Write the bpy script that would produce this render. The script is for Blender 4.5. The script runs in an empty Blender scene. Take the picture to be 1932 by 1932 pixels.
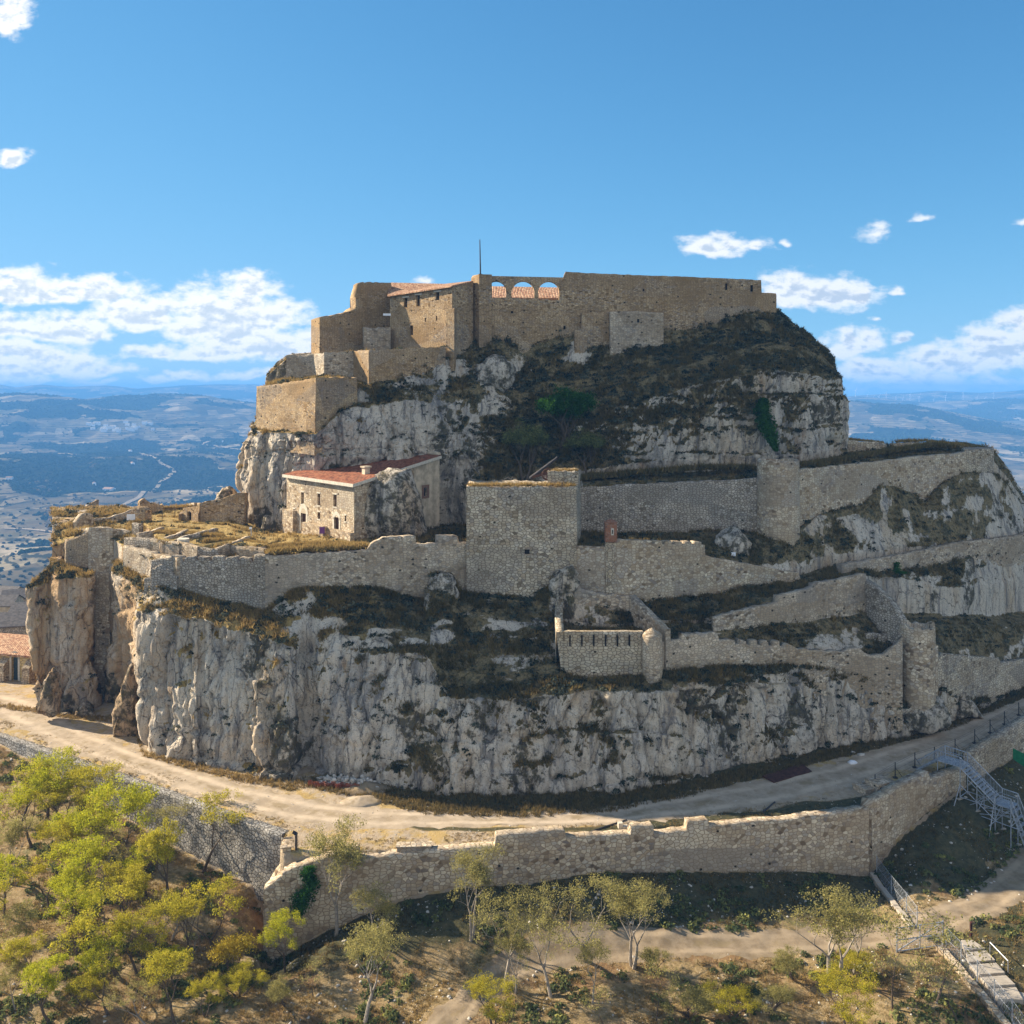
# Hilltop castle above a valley, rebuilt from a photograph. Blender 4.5.
SUN_E = 4.9; SKY_S = 0.12; CLOUD_S = 0.43; CLOUD_FILL = 0.50; EXPO = 1.4; SKY_G = 1.2; SKY_T = (0.47, 0.92, 0.98)
HAZE_C = (0.16, 0.46, 0.98); HAZE_D = 0.00019
import bpy, math, random
import numpy as np
from mathutils import Vector
random.seed(7)
RNG = np.random.RandomState(11)
scene = bpy.context.scene
COL = scene.collection
ZC = 60.0            # camera height above the scene's zero level
F = 1718.0           # focal length in pixels of a 1932 px wide frame
HZ = 740.0           # row of the horizon
R = math.radians

def P(u, v, Y):
    return ((u - 966.0) * Y / F, Y, ZC + (HZ - v) * Y / F)
def Yz(v, z):        # depth at which row v meets height z (relative to the camera)
    return -z * F / (v - HZ)

# ------------------------------------------------------------------ noise
_perm = RNG.permutation(256); _perm = np.concatenate([_perm, _perm, _perm])
_grad = RNG.normal(size=(256, 3)); _grad /= np.linalg.norm(_grad, axis=1)[:, None]
def pn(p):
    p = np.asarray(p, dtype=np.float64)
    i = np.floor(p).astype(np.int64); f = p - i; i &= 255
    w = f * f * f * (f * (f * 6 - 15) + 10)
    out = 0
    for dx in (0, 1):
        wx = w[:, 0] if dx else 1 - w[:, 0]
        for dy in (0, 1):
            wy = w[:, 1] if dy else 1 - w[:, 1]
            for dz in (0, 1):
                wz = w[:, 2] if dz else 1 - w[:, 2]
                h = _perm[_perm[_perm[i[:, 0] + dx] + i[:, 1] + dy] + i[:, 2] + dz]
                g = _grad[h]
                d = g[:, 0] * (f[:, 0] - dx) + g[:, 1] * (f[:, 1] - dy) + g[:, 2] * (f[:, 2] - dz)
                out = out + wx * wy * wz * d
    return out * 1.5
def fbm(p, o=4, lac=2.03, g=0.5):
    a, s = 1.0, 0
    p = np.array(p, dtype=np.float64)
    for k in range(o):
        s = s + a * pn(p + 17.3 * k); p = p * lac; a *= g
    return s
def ridged(p, o=3):
    a, s = 1.0, 0
    p = np.array(p, dtype=np.float64)
    for k in range(o):
        s = s + a * (1 - 2 * np.abs(pn(p + 9.1 * k))); p = p * 2.1; a *= 0.5
    return s
def worley(p, seed=0):
    """distance to the nearest and second nearest cell point, and a random number per cell"""
    p = np.asarray(p, float); i = np.floor(p).astype(np.int64); f = p - i; n = len(p)
    d1 = np.full(n, 9.0); d2 = np.full(n, 9.0); r = np.zeros(n); rs = np.random.RandomState(seed); tab = rs.uniform(0, 1, (256, 4))
    for dx in (-1, 0, 1):
        for dy in (-1, 0, 1):
            for dz in (-1, 0, 1):
                c = (i + [dx, dy, dz]) & 255; h = _perm[_perm[_perm[c[:, 0]] + c[:, 1]] + c[:, 2]]; q = tab[h]
                d = np.sqrt((f[:, 0] - dx - q[:, 0]) ** 2 + (f[:, 1] - dy - q[:, 1]) ** 2 + (f[:, 2] - dz - q[:, 2]) ** 2)
                m = d < d1; d2 = np.where(m, d1, np.minimum(d2, d)); r = np.where(m, q[:, 3], r); d1 = np.where(m, d, d1)
    return d1, d2, r
def sstep(a, b, x):
    t = np.clip((x - a) / (b - a), 0, 1); return t * t * (3 - 2 * t)

# ------------------------------------------------------------------ objects
def tag(o, label=None, cat=None, group=None, kind=None):
    if label: o['label'] = label
    if cat: o['category'] = cat; o['kind'] = 'thing'
    if group: o['group'] = group
    if kind: o['kind'] = kind
    return o
def empty(name, loc=(0, 0, 0), rz=0.0):
    o = bpy.data.objects.new(name, None); COL.objects.link(o)
    o.location = loc; o.rotation_euler = (0, 0, rz); o.empty_display_size = 0.3
    return o
def link(name, me, mats, parent=None):
    o = bpy.data.objects.new(name, me); COL.objects.link(o)
    for m in (mats if isinstance(mats, (list, tuple)) else [mats]): me.materials.append(m)
    if parent: o.parent = parent
    return o
def np_mesh(name, v, faces, k, uv=None, attrs=None, smooth=False):
    """mesh from arrays; every face has k corners"""
    v = np.asarray(v, dtype=np.float32); faces = np.asarray(faces, dtype=np.int32)
    me = bpy.data.meshes.new(name)
    me.vertices.add(len(v)); me.vertices.foreach_set('co', v.ravel())
    me.loops.add(faces.size); me.loops.foreach_set('vertex_index', faces.ravel())
    me.polygons.add(len(faces)); me.polygons.foreach_set('loop_start', np.arange(len(faces), dtype=np.int32) * k)
    if uv is not None:
        l = me.uv_layers.new(name='UVMap'); l.data.foreach_set('uv', np.asarray(uv, dtype=np.float32)[faces.ravel()].ravel())
    for an, av in (attrs or {}).items():
        av = np.asarray(av, dtype=np.float32)
        a = me.attributes.new(an, 'FLOAT', 'POINT'); a.data.foreach_set('value', av)
    me.update(calc_edges=True); me.validate()
    if smooth: me.polygons.foreach_set('use_smooth', np.ones(len(faces), dtype=bool))
    return me
def grid_faces(nr, nc):
    i = np.arange(nr * nc).reshape(nr, nc)
    return np.stack([i[:-1, :-1], i[:-1, 1:], i[1:, 1:], i[1:, :-1]], -1).reshape(-1, 4)

class MB:
    """collects polygons with uvs, builds one mesh object"""
    def __init__(s): s.v = []; s.f = []; s.uv = []
    def poly(s, pts, uvs=None):
        b = len(s.v); s.v += [tuple(p) for p in pts]; s.f.append(tuple(range(b, b + len(pts))))
        if uvs is None:
            a = Vector(pts[0]); n = (Vector(pts[1]) - a).cross(Vector(pts[2]) - a)
            if abs(n.z) > 0.8 * n.length: uvs = [(p[0], p[1]) for p in pts]
            else:
                h = Vector((-n.y, n.x, 0)); h.normalize() if h.length > 1e-9 else None
                uvs = [(Vector(p).dot(h), p[2]) for p in pts]
        s.uv += [tuple(q) for q in uvs]
    def box(s, c, d, rz=0.0, tilt=None):
        ca, sa = math.cos(rz), math.sin(rz); q = []
        for sx, sy, sz in ((-1,-1,-1),(1,-1,-1),(1,1,-1),(-1,1,-1),(-1,-1,1),(1,-1,1),(1,1,1),(-1,1,1)):
            x, y, z = sx * d[0] / 2, sy * d[1] / 2, sz * d[2] / 2
            if tilt: z += x * tilt
            q.append((c[0] + x * ca - y * sa, c[1] + x * sa + y * ca, c[2] + z))
        for f in ((0,3,2,1),(4,5,6,7),(0,1,5,4),(1,2,6,5),(2,3,7,6),(3,0,4,7)): s.poly([q[i] for i in f])
        return s
    def bar(s, a, b, r=0.03, n=6, r2=None):
        a = Vector(a); b = Vector(b); d = (b - a)
        if d.length < 1e-6: return s
        d.normalize(); h = Vector((0, 0, 1)) if abs(d.z) < 0.9 else Vector((1, 0, 0))
        x = d.cross(h).normalized(); y = d.cross(x); r2 = r if r2 is None else r2
        A = [a + (x * math.cos(2*math.pi*k/n) + y * math.sin(2*math.pi*k/n)) * r for k in range(n)]
        B = [b + (x * math.cos(2*math.pi*k/n) + y * math.sin(2*math.pi*k/n)) * r2 for k in range(n)]
        for k in range(n):
            m = (k + 1) % n; s.poly([A[k], B[k], B[m], A[m]])
        s.poly(A); s.poly(B[::-1]); return s
    def prism(s, ring, z0, z1):
        """vertical prism over a plan ring, z1 may be a list"""
        n = len(ring); zt = z1 if isinstance(z1, (list, tuple)) else [z1] * n
        zb = z0 if isinstance(z0, (list, tuple)) else [z0] * n
        L = 0
        for k in range(n):
            m = (k + 1) % n; d = math.hypot(ring[m][0]-ring[k][0], ring[m][1]-ring[k][1])
            s.poly([(*ring[k], zb[k]), (*ring[m], zb[m]), (*ring[m], zt[m]), (*ring[k], zt[k])],
                   [(L, zb[k]), (L+d, zb[m]), (L+d, zt[m]), (L, zt[k])]); L += d
        s.poly([(*ring[k], zt[k]) for k in range(n)]); s.poly([(*ring[k], zb[k]) for k in range(n)][::-1])
        return s
    def build(s, name, mat, parent=None, smooth=False):
        me = bpy.data.meshes.new(name); me.from_pydata(s.v, [], s.f)
        l = me.uv_layers.new(name='UVMap')
        lv = np.empty(len(me.loops), dtype=np.int32); me.loops.foreach_get('vertex_index', lv)
        l.data.foreach_set('uv', np.asarray(s.uv, dtype=np.float32)[lv].ravel())
        if smooth: me.polygons.foreach_set('use_smooth', np.ones(len(me.polygons), dtype=bool))
        me.update()
        return link(name, me, mat, parent)

# ------------------------------------------------------------------ materials
class NT:
    def __init__(s, name):
        s.m = bpy.data.materials.new(name); s.m.use_nodes = True; s.t = s.m.node_tree; s.t.nodes.clear()
    def n(s, typ, ins=None, **kw):
        nd = s.t.nodes.new(typ)
        for k, v in kw.items(): setattr(nd, k, v)
        for k, v in (ins or {}).items(): s.put(nd.inputs[k], v)
        return nd
    def put(s, sock, v):
        if isinstance(v, bpy.types.NodeSocket): s.t.links.new(v, sock)
        elif isinstance(v, bpy.types.Node): s.t.links.new(v.outputs[0], sock)
        elif isinstance(v, (tuple, list)) and len(v) == 3 and sock.type == 'RGBA': sock.default_value = (*v, 1)
        else: sock.default_value = v
    def pos(s): return s.n('ShaderNodeNewGeometry').outputs['Position']
    def nrm(s): return s.n('ShaderNodeNewGeometry').outputs['Normal']
    def uv(s): return s.n('ShaderNodeUVMap').outputs[0]
    def attr(s, a): return s.n('ShaderNodeAttribute', attribute_name=a).outputs['Fac']
    def vm(s, op, a, b): return s.n('ShaderNodeVectorMath', {0: a, 1: b}, operation=op).outputs[0]
    def ma(s, op, a, b=0.0, c=0.0, clamp=False): return s.n('ShaderNodeMath', {0: a, 1: b, 2: c}, operation=op, use_clamp=clamp).outputs[0]
    def sep(s, v): return s.n('ShaderNodeSeparateXYZ', {0: v}).outputs
    def noise(s, vec, scale, detail=4.0, rough=0.55, dist=0.0, dim='3D'):
        return s.n('ShaderNodeTexNoise', {'Vector': vec, 'Scale': scale, 'Detail': detail, 'Roughness': rough, 'Distortion': dist}, noise_dimensions=dim).outputs['Fac']
    def mr(s, x, a, b, c=0.0, d=1.0, smooth=True):
        return s.n('ShaderNodeMapRange', {0: x, 1: a, 2: b, 3: c, 4: d}, interpolation_type='SMOOTHSTEP' if smooth else 'LINEAR', clamp=True).outputs[0]
    def mix(s, f, a, b, blend='MIX'):
        nd = s.n('ShaderNodeMix', data_type='RGBA', blend_type=blend)
        s.put(nd.inputs[0], f); s.put(nd.inputs[6], a); s.put(nd.inputs[7], b); return nd.outputs[2]
    def ramp(s, x, stops, const=False):
        nd = s.n('ShaderNodeValToRGB'); s.put(nd.inputs[0], x); cr = nd.color_ramp
        if const: cr.interpolation = 'CONSTANT'
        while len(cr.elements) < len(stops): cr.elements.new(0.5)
        for e, (p, c) in zip(cr.elements, stops): e.position = p; e.color = (*c, 1) if len(c) == 3 else c
        return nd.outputs[0]
    def out(s, col, rough=0.9, bump=None, bdist=0.1, bstr=1.0, spec=0.2, metal=0.0, shader=None):
        if shader is None:
            b = s.n('ShaderNodeBsdfPrincipled', {'Base Color': col, 'Roughness': rough, 'Metallic': metal, 'Specular IOR Level': spec})
            if bump is not None: s.put(b.inputs['Normal'], s.n('ShaderNodeBump', {'Height': bump, 'Distance': bdist, 'Strength': bstr}).outputs[0])
            shader = b.outputs[0]
        o = s.n('ShaderNodeOutputMaterial'); s.put(o.inputs[0], shader)
        return s.m

def m_plain(name, col, rough=0.8, metal=0.0, var=0.25, scale=3.0):
    t = NT(name); p = t.pos(); n = t.noise(p, scale, 4, 0.6)
    c = t.mix(t.mr(n, 0.3, 0.7, 0, 1), tuple(x * (1 - var) for x in col), tuple(min(1, x * (1 + var)) for x in col))
    return t.out(c, rough, n, 0.01, 0.4, metal=metal)

def m_masonry(name, light=(0.63, 0.52, 0.38), mid=(0.41, 0.305, 0.195), dark=(0.15, 0.11, 0.07), mortar=(0.24, 0.20, 0.15),
              sx=0.46, sy=0.29, stain=(0.30, 0.20, 0.10), stain_amt=0.5, grey=0.35, holes=0.5, joint=0.075, coursed=False):
    t = NT(name); uv = t.uv(); p = t.pos()
    nz = t.n('ShaderNodeTexNoise', {'Vector': uv, 'Scale': 1.1, 'Detail': 3.0})
    d = t.vm('MULTIPLY', t.vm('SUBTRACT', nz.outputs['Color'], (0.5, 0.5, 0.5)), (0.35, 0.25, 0))
    q = t.vm('MULTIPLY', t.vm('ADD', uv, d), (1 / sx, 1 / sy, 1))
    v1 = t.n('ShaderNodeTexVoronoi', {'Vector': q, 'Scale': 1.0, 'Randomness': 0.85}, voronoi_dimensions='2D')
    q = t.vm('ADD', q, (0, 0, 0))
    ve = t.n('ShaderNodeTexVoronoi', {'Vector': q, 'Scale': 1.0, 'Randomness': 0.85}, voronoi_dimensions='2D', feature='DISTANCE_TO_EDGE')
    cs = t.n('ShaderNodeSeparateColor', {0: v1.outputs['Color']}).outputs
    cs0, dist = cs[0], ve.outputs['Distance']
    if coursed:
        bk = t.n('ShaderNodeTexBrick', {'Vector': t.vm('ADD', uv, t.vm('MULTIPLY', d, (0.55, 0.3, 0))), 'Color1': (0, 0, 0), 'Color2': (1, 1, 1), 'Mortar': (0.5, 0.5, 0.5), 'Scale': 1.0, 'Mortar Size': 0.022, 'Mortar Smooth': 0.6, 'Brick Width': sx, 'Row Height': sy})
        cs0 = t.ma('ADD', t.ma('MULTIPLY', t.n('ShaderNodeSeparateColor', {0: bk.outputs['Color']}).outputs[0], 0.75), t.ma('MULTIPLY', cs[0], 0.25)); dist = t.ma('MULTIPLY', t.ma('SUBTRACT', 1.0, bk.outputs['Fac']), 0.3)
    c = t.ramp(cs0, [(0.0, tuple(a * 0.8 for a in dark)), (0.2, mid), (0.5, tuple((a + b) / 2 for a, b in zip(light, mid))), (0.85, light), (1.0, tuple(min(0.8, a * 1.25) for a in light))])
    c = t.mix(t.mr(cs[1], 0.5, 1.0, 0, 0.55), c, (0.30, 0.285, 0.27))                    # greyer stones
    fine = t.noise(p, 5.0, 5, 0.65)
    c = t.mix(t.mr(fine, 0.35, 0.75, 0.0, 0.45), c, dark)
    big = t.noise(p, 0.13, 5, 0.62)
    c = t.mix(t.mr(big, 0.45, 0.68, 0, stain_amt), c, stain)
    st = t.noise(t.vm('MULTIPLY', p, (0.55, 0.55, 0.12)), 1.0, 5, 0.6)
    c = t.mix(t.mr(st, 0.5, 0.75, 0, grey), c, (0.115, 0.105, 0.10))
    vp = t.n('ShaderNodeTexVoronoi', {'Vector': t.vm('ADD', t.vm('MULTIPLY', uv, (0.16, 0.34, 1)), t.vm('MULTIPLY', d, (0.6, 0.9, 0))), 'Scale': 1.0}, voronoi_dimensions='2D')
    ps = t.n('ShaderNodeSeparateColor', {0: vp.outputs['Color']}).outputs        # rebuilt and patched stretches
    c = t.mix(t.mr(ps[0], 0.6, 0.95, 0, 0.35), c, tuple(min(0.8, a * 1.05) for a in light))
    c = t.mix(t.mr(ps[1], 0.5, 0.95, 0, 0.55), c, tuple(a * 0.72 for a in mid))
    c = t.mix(t.mr(ps[2], 0.7, 0.95, 0, 0.4), c, (0.24, 0.225, 0.205))
    sc = t.noise(p, 0.35, 4, 0.6)
    c = t.mix(t.mr(sc, 0.5, 0.8, 0, 0.5), c, tuple(min(0.75, a * 1.2) for a in light))
    e = t.mr(t.ma('ADD', dist, t.ma('MULTIPLY', t.ma('SUBTRACT', fine, 0.5), 0.12)), 0.0, joint * 2.0, 0, 1)
    c = t.mix(e, mortar, c)
    # put-log holes and tufts rooted in the joints
    vh = t.n('ShaderNodeTexVoronoi', {'Vector': t.vm('MULTIPLY', uv, (0.55, 0.75, 1)), 'Scale': 1.0}, voronoi_dimensions='2D')
    hs = t.n('ShaderNodeSeparateColor', {0: vh.outputs['Color']}).outputs
    hole = t.ma('MULTIPLY', t.mr(t.ma('ADD', vh.outputs['Distance'], t.ma('MULTIPLY', t.ma('SUBTRACT', fine, 0.5), 0.22)), 0.05, 0.12, 1, 0), t.mr(hs[0], 1 - holes * 0.7, 1 - holes * 0.7 + 0.02, 0, 1))
    c = t.mix(hole, c, (0.035, 0.03, 0.02))
    h = t.ma('ADD', t.ma('MULTIPLY', e, 0.6), t.ma('MULTIPLY', fine, 0.5))
    h = t.ma('ADD', h, t.ma('MULTIPLY', cs[2], 0.5))
    h = t.ma('SUBTRACT', h, hole)
    return t.out(c, 0.95, h, 0.10, 0.55, spec=0.05)

def m_rock():
    t = NT('limestone'); p = t.pos(); veg = t.attr('veg'); lich = t.attr('lich'); dry = t.attr('dry')
    s1 = t.noise(t.vm('MULTIPLY', p, (1, 1, 0.28)), 0.16, 6, 0.62)
    s2 = t.noise(t.vm('MULTIPLY', p, (1, 1, 0.16)), 0.6, 7, 0.68, 0.4)
    s3 = t.noise(p, 2.2, 6, 0.7)
    c = t.ramp(s1, [(0.28, (0.26, 0.245, 0.23)), (0.40, (0.57, 0.495, 0.40)), (0.52, (0.72, 0.625, 0.495)), (0.63, (0.60, 0.47, 0.32)), (0.76, (0.38, 0.355, 0.33))])
    o = t.noise(t.vm('MULTIPLY', p, (1, 1, 0.3)), 0.33, 5, 0.6, 0.5)
    c = t.mix(t.mr(o, 0.57, 0.75, 0, 0.75), c, (0.40, 0.235, 0.10))
    c = t.mix(t.mr(s2, 0.52, 0.64, 0, 0.8), c, (0.16, 0.155, 0.155))
    c = t.mix(t.mr(s3, 0.54, 0.68, 0, 0.8), c, (0.085, 0.08, 0.075))
    c = t.mix(t.mr(s3, 0.26, 0.42, 0.4, 0), c, (0.60, 0.53, 0.44))
    s4 = t.noise(t.vm('MULTIPLY', p, (1, 1, 0.07)), 1.1, 6, 0.7)
    c = t.mix(t.mr(s4, 0.52, 0.68, 0, 0.75), c, (0.15, 0.14, 0.135))
    px_ = t.sep(p)[0]
    c = t.mix(t.ma('MULTIPLY', t.mr(px_, -36, -52), t.mr(t.noise(t.vm('MULTIPLY', p, (1, 1, 0.35)), 0.22, 5, 0.6), 0.42, 0.6, 0.15, 0.85)), c, (0.46, 0.285, 0.13))
    gr = t.noise(p, 14.0, 3, 0.7)
    c = t.mix(t.mr(gr, 0.35, 0.65, 0.35, 0.0), c, (0.13, 0.115, 0.10))
    sp = t.noise(p, 6.5, 3, 0.6)
    c = t.mix(t.mr(sp, 0.60, 0.68, 0, 0.8), c, (0.05, 0.05, 0.045))
    # black lichen and moss patches
    ln = t.ma('ADD', lich, t.ma('MULTIPLY', t.ma('SUBTRACT', t.noise(p, 0.9, 6, 0.7), 0.5), 2.2))
    c = t.mix(t.mr(ln, 0.45, 0.8, 0, 0.9), c, t.mix(t.mr(s3, 0.4, 0.6), (0.045, 0.042, 0.035), (0.09, 0.075, 0.035)))
    # cracks
    vq = t.vm('ADD', t.vm('MULTIPLY', p, (0.45, 0.45, 0.13)), t.vm('MULTIPLY', t.n('ShaderNodeTexNoise', {'Vector': p, 'Scale': 0.7, 'Detail': 3.0}).outputs['Color'], (0.55, 0.55, 0.25)))
    cr = t.n('ShaderNodeTexVoronoi', {'Vector': vq, 'Scale': 1.0}, feature='DISTANCE_TO_EDGE').outputs['Distance']
    crk = t.mr(cr, 0.0, 0.022, 1, 0)
    c = t.mix(t.ma('MULTIPLY', crk, t.mr(s2, 0.42, 0.62, 0.0, 0.7)), c, (0.06, 0.05, 0.045))
    # grass and earth on the ledges
    g1 = t.noise(p, 0.7, 5, 0.65); g2 = t.noise(p, 4.0, 4, 0.7)
    gc = t.ramp(g1, [(0.3, (0.055, 0.055, 0.03)), (0.43, (0.14, 0.115, 0.06)), (0.54, (0.26, 0.19, 0.09)), (0.66, (0.12, 0.115, 0.07))])
    gc = t.mix(t.ma('MULTIPLY', dry, t.mr(g1, 0.3, 0.5, 0.5, 0.95)), gc, t.ramp(g1, [(0.3, (0.20, 0.15, 0.055)), (0.5, (0.42, 0.285, 0.10)), (0.7, (0.33, 0.25, 0.10))]))
    gc = t.mix(t.mr(g2, 0.48, 0.66, 0, 0.8), gc, t.mix(dry, (0.03, 0.032, 0.02), (0.14, 0.105, 0.045)))
    gc = t.mix(t.mr(g2, 0.3, 0.38, 0.7, 0), gc, (0.38, 0.35, 0.31))
    vv = t.ma('ADD', veg, t.ma('MULTIPLY', t.ma('SUBTRACT', t.noise(p, 1.3, 6, 0.75), 0.5), 1.1))
    c = t.mix(t.mr(vv, 0.40, 0.58), c, gc)
    h = t.ma('ADD', t.ma('MULTIPLY', s3, 0.8), t.ma('MULTIPLY', s2, 1.0))
    h = t.ma('SUBTRACT', h, t.ma('MULTIPLY', crk, 0.5))
    return t.out(c, 0.95, h, 0.5, 0.85, spec=0.08)

def m_ground():
    t = NT('hillside_earth'); p = t.pos(); dirt = t.attr('dirt'); dark = t.attr('dark')
    n1 = t.noise(p, 0.25, 6, 0.65); n2 = t.noise(p, 1.6, 6, 0.7); n3 = t.noise(p, 7.0, 4, 0.7)
    c = t.ramp(n2, [(0.3, (0.09, 0.075, 0.035)), (0.43, (0.21, 0.15, 0.07)), (0.55, (0.31, 0.225, 0.115)), (0.7, (0.40, 0.31, 0.19))])
    c = t.mix(t.mr(n1, 0.48, 0.62, 0, 0.75), c, (0.20, 0.115, 0.055))
    c = t.mix(t.mr(n1, 0.32, 0.42, 0.6, 0), c, (0.11, 0.115, 0.045))
    c = t.mix(t.mr(n3, 0.55, 0.72, 0, 0.6), c, (0.05, 0.042, 0.028))
    c = t.mix(t.mr(n3, 0.25, 0.36, 0.65, 0), c, (0.48, 0.42, 0.33))
    d = t.ramp(n2, [(0.3, (0.30, 0.225, 0.145)), (0.5, (0.41, 0.32, 0.22)), (0.7, (0.46, 0.375, 0.275))])
    gy = t.ramp(n2, [(0.3, (0.30, 0.19, 0.06)), (0.5, (0.43, 0.30, 0.11)), (0.7, (0.22, 0.16, 0.06))])
    d = t.mix(t.mr(t.noise(p, 0.45, 6, 0.7), 0.47, 0.6, 0, 0.85), d, gy)
    d = t.mix(t.mr(n3, 0.58, 0.75, 0, 0.5), d, (0.20, 0.16, 0.10))
    c = t.mix(t.mr(t.ma('ADD', dirt, t.ma('MULTIPLY', t.ma('SUBTRACT', n2, 0.5), 0.8)), 0.35, 0.65), c, d)
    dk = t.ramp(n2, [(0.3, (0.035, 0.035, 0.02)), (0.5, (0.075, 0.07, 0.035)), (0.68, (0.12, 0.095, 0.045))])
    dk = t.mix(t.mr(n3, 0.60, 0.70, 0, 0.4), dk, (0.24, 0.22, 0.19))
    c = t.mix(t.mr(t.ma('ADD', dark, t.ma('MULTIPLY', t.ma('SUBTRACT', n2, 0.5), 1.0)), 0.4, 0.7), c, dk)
    return t.out(c, 0.97, t.ma('ADD', n2, t.ma('MULTIPLY', n3, 0.5)), 0.25, 0.7, spec=0.05)

def m_road(name, a, b):
    t = NT(name); p = t.pos(); n = t.noise(p, 0.8, 6, 0.7); n3 = t.noise(p, 8, 4, 0.7); cr = t.attr('across')
    c = t.mix(t.mr(n, 0.35, 0.65), a, b)
    rut = t.mr(t.ma('ABSOLUTE', t.ma('SUBTRACT', t.ma('ABSOLUTE', cr), 0.5)), 0.05, 0.25, 1, 0)
    ed = t.noise(t.vm('MULTIPLY', p, (0.5, 0.5, 0.5)), 1.0, 5, 0.65)
    c = t.mix(t.ma('MULTIPLY', rut, t.mr(ed, 0.35, 0.6, 0.15, 0.75)), c, tuple(min(1, x * 1.3) for x in b))
    mid_ = t.mr(t.ma('ABSOLUTE', cr), 0.12, 0.3, 1, 0); edg = t.mr(t.ma('ABSOLUTE', cr), 0.7, 0.95, 0, 1)
    c = t.mix(t.ma('MULTIPLY', t.ma('MAXIMUM', mid_, edg), t.mr(ed, 0.48, 0.62, 0, 0.6)), c, (0.22, 0.165, 0.085))
    c = t.mix(t.mr(n3, 0.6, 0.75, 0, 0.5), c, tuple(x * 0.5 for x in a))
    return t.out(c, 0.95, t.ma('ADD', n, t.ma('MULTIPLY', n3, 0.4)), 0.08, 0.6, spec=0.05)

def m_tiles(name, a=(0.27, 0.085, 0.045), b=(0.36, 0.15, 0.08), c0=(0.13, 0.055, 0.04), mossy=0.4):
    t = NT(name); uv = t.uv(); p = t.pos(); s = t.sep(uv)
    col = t.ma('FRACT', t.ma('MULTIPLY', s[0], 1 / 0.26)); row = t.ma('FRACT', t.ma('MULTIPLY', s[1], 1 / 0.38))
    idx = t.n('ShaderNodeTexWhiteNoise', {'Vector': t.n('ShaderNodeCombineXYZ', {0: t.ma('FLOOR', t.ma('MULTIPLY', s[0], 1 / 0.26)), 1: t.ma('FLOOR', t.ma('MULTIPLY', s[1], 1 / 0.38))})}, noise_dimensions='2D').outputs[0]
    c = t.ramp(idx, [(0, c0), (0.35, a), (0.75, b), (1, tuple(x * 1.15 for x in b))])
    c = t.mix(t.mr(t.noise(p, 0.6, 5, 0.65), 0.5, 0.72, 0, mossy), c, (0.17, 0.13, 0.09))
    hump = t.ma('SINE', t.ma('MULTIPLY', col, math.pi))
    c = t.mix(t.mr(hump, 0.0, 0.4, 0.6, 0), c, (0.06, 0.03, 0.02))
    return t.out(c, 0.85, t.ma('ADD', hump, t.ma('MULTIPLY', row, -0.25)), 0.09, 1.0, spec=0.15)

def m_leaf(name, cols, trans=0.45):
    t = NT(name); rnd = t.attr('rnd'); p = t.pos()
    c = t.ramp(rnd, [(i / (len(cols) - 1), c) for i, c in enumerate(cols)])
    d = t.n('ShaderNodeBsdfDiffuse', {'Color': c}).outputs[0]
    tr = t.n('ShaderNodeBsdfTranslucent', {'Color': t.mix(0.5, c, tuple(min(1, x * 1.3) for x in cols[len(cols) // 2]))}).outputs[0]
    mx = t.n('ShaderNodeMixShader', {0: trans, 1: d, 2: tr}).outputs[0]
    return t.out(None, shader=mx)

M = {}
M['rock'] = m_rock()
M['ground'] = m_ground()
M['wall_cream'] = m_masonry('cream_rubble_masonry')
M['wall_ochre'] = m_masonry('ochre_rubble_masonry', (0.58, 0.42, 0.245), (0.385, 0.25, 0.13), (0.14, 0.085, 0.04), (0.20, 0.14, 0.075), 0.44, 0.22, (0.29, 0.175, 0.075), 0.85, 0.45, 0.3)
M['wall_dry'] = m_masonry('grey_dry_stone', (0.46, 0.43, 0.385), (0.33, 0.305, 0.265), (0.16, 0.145, 0.125), (0.085, 0.075, 0.06), 0.44, 0.36, (0.25, 0.20, 0.14), 0.35, 0.4, 0.15, 0.09)
M['wall_grey'] = m_masonry('grey_rubble_masonry', (0.56, 0.49, 0.395), (0.36, 0.30, 0.225), (0.16, 0.125, 0.09), (0.15, 0.12, 0.085), 0.44, 0.30, (0.25, 0.20, 0.14), 0.35, 0.4, 0.2, 0.1)
M['wall_ashlar'] = m_masonry('coursed_stone_masonry', (0.62, 0.53, 0.39), (0.46, 0.36, 0.24), (0.20, 0.15, 0.10), (0.15, 0.115, 0.075), 0.50, 0.33, (0.31, 0.225, 0.12), 0.55, 0.25, 0.2)
M['wall_pale'] = m_masonry('pale_rubble_masonry', (0.66, 0.55, 0.40), (0.44, 0.33, 0.21), (0.17, 0.115, 0.07), (0.27, 0.20, 0.13), 0.50, 0.34, (0.40, 0.29, 0.16), 0.4, 0.15, 0.25)
M['brick'] = m_masonry('red_brick', (0.36, 0.15, 0.075), (0.28, 0.105, 0.05), (0.16, 0.06, 0.035), (0.26, 0.18, 0.12), 0.26, 0.09, (0.25, 0.12, 0.06), 0.3, 0.3, 0.0)
M['tile'] = m_tiles('red_roof_tiles')
M['slates'] = m_plain('dark_grey_roofing', (0.13, 0.115, 0.105), 0.9, 0, 0.3, 1.5)
M['tile_pale'] = m_tiles('weathered_roof_tiles', (0.42, 0.21, 0.115), (0.56, 0.36, 0.22), (0.27, 0.13, 0.08), 0.25)
M['plaster'] = m_plain('worn_plaster', (0.50, 0.41, 0.29), 0.9, 0, 0.3, 0.8)
M['trim'] = m_plain('pale_dressed_stone', (0.55, 0.49, 0.39), 0.9, 0, 0.15)
M['wood'] = m_plain('dark_brown_wood', (0.09, 0.045, 0.03), 0.7, 0, 0.3, 6)
M['void'] = m_plain('dark_window_opening', (0.018, 0.015, 0.013), 0.9, 0, 0.2)
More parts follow.
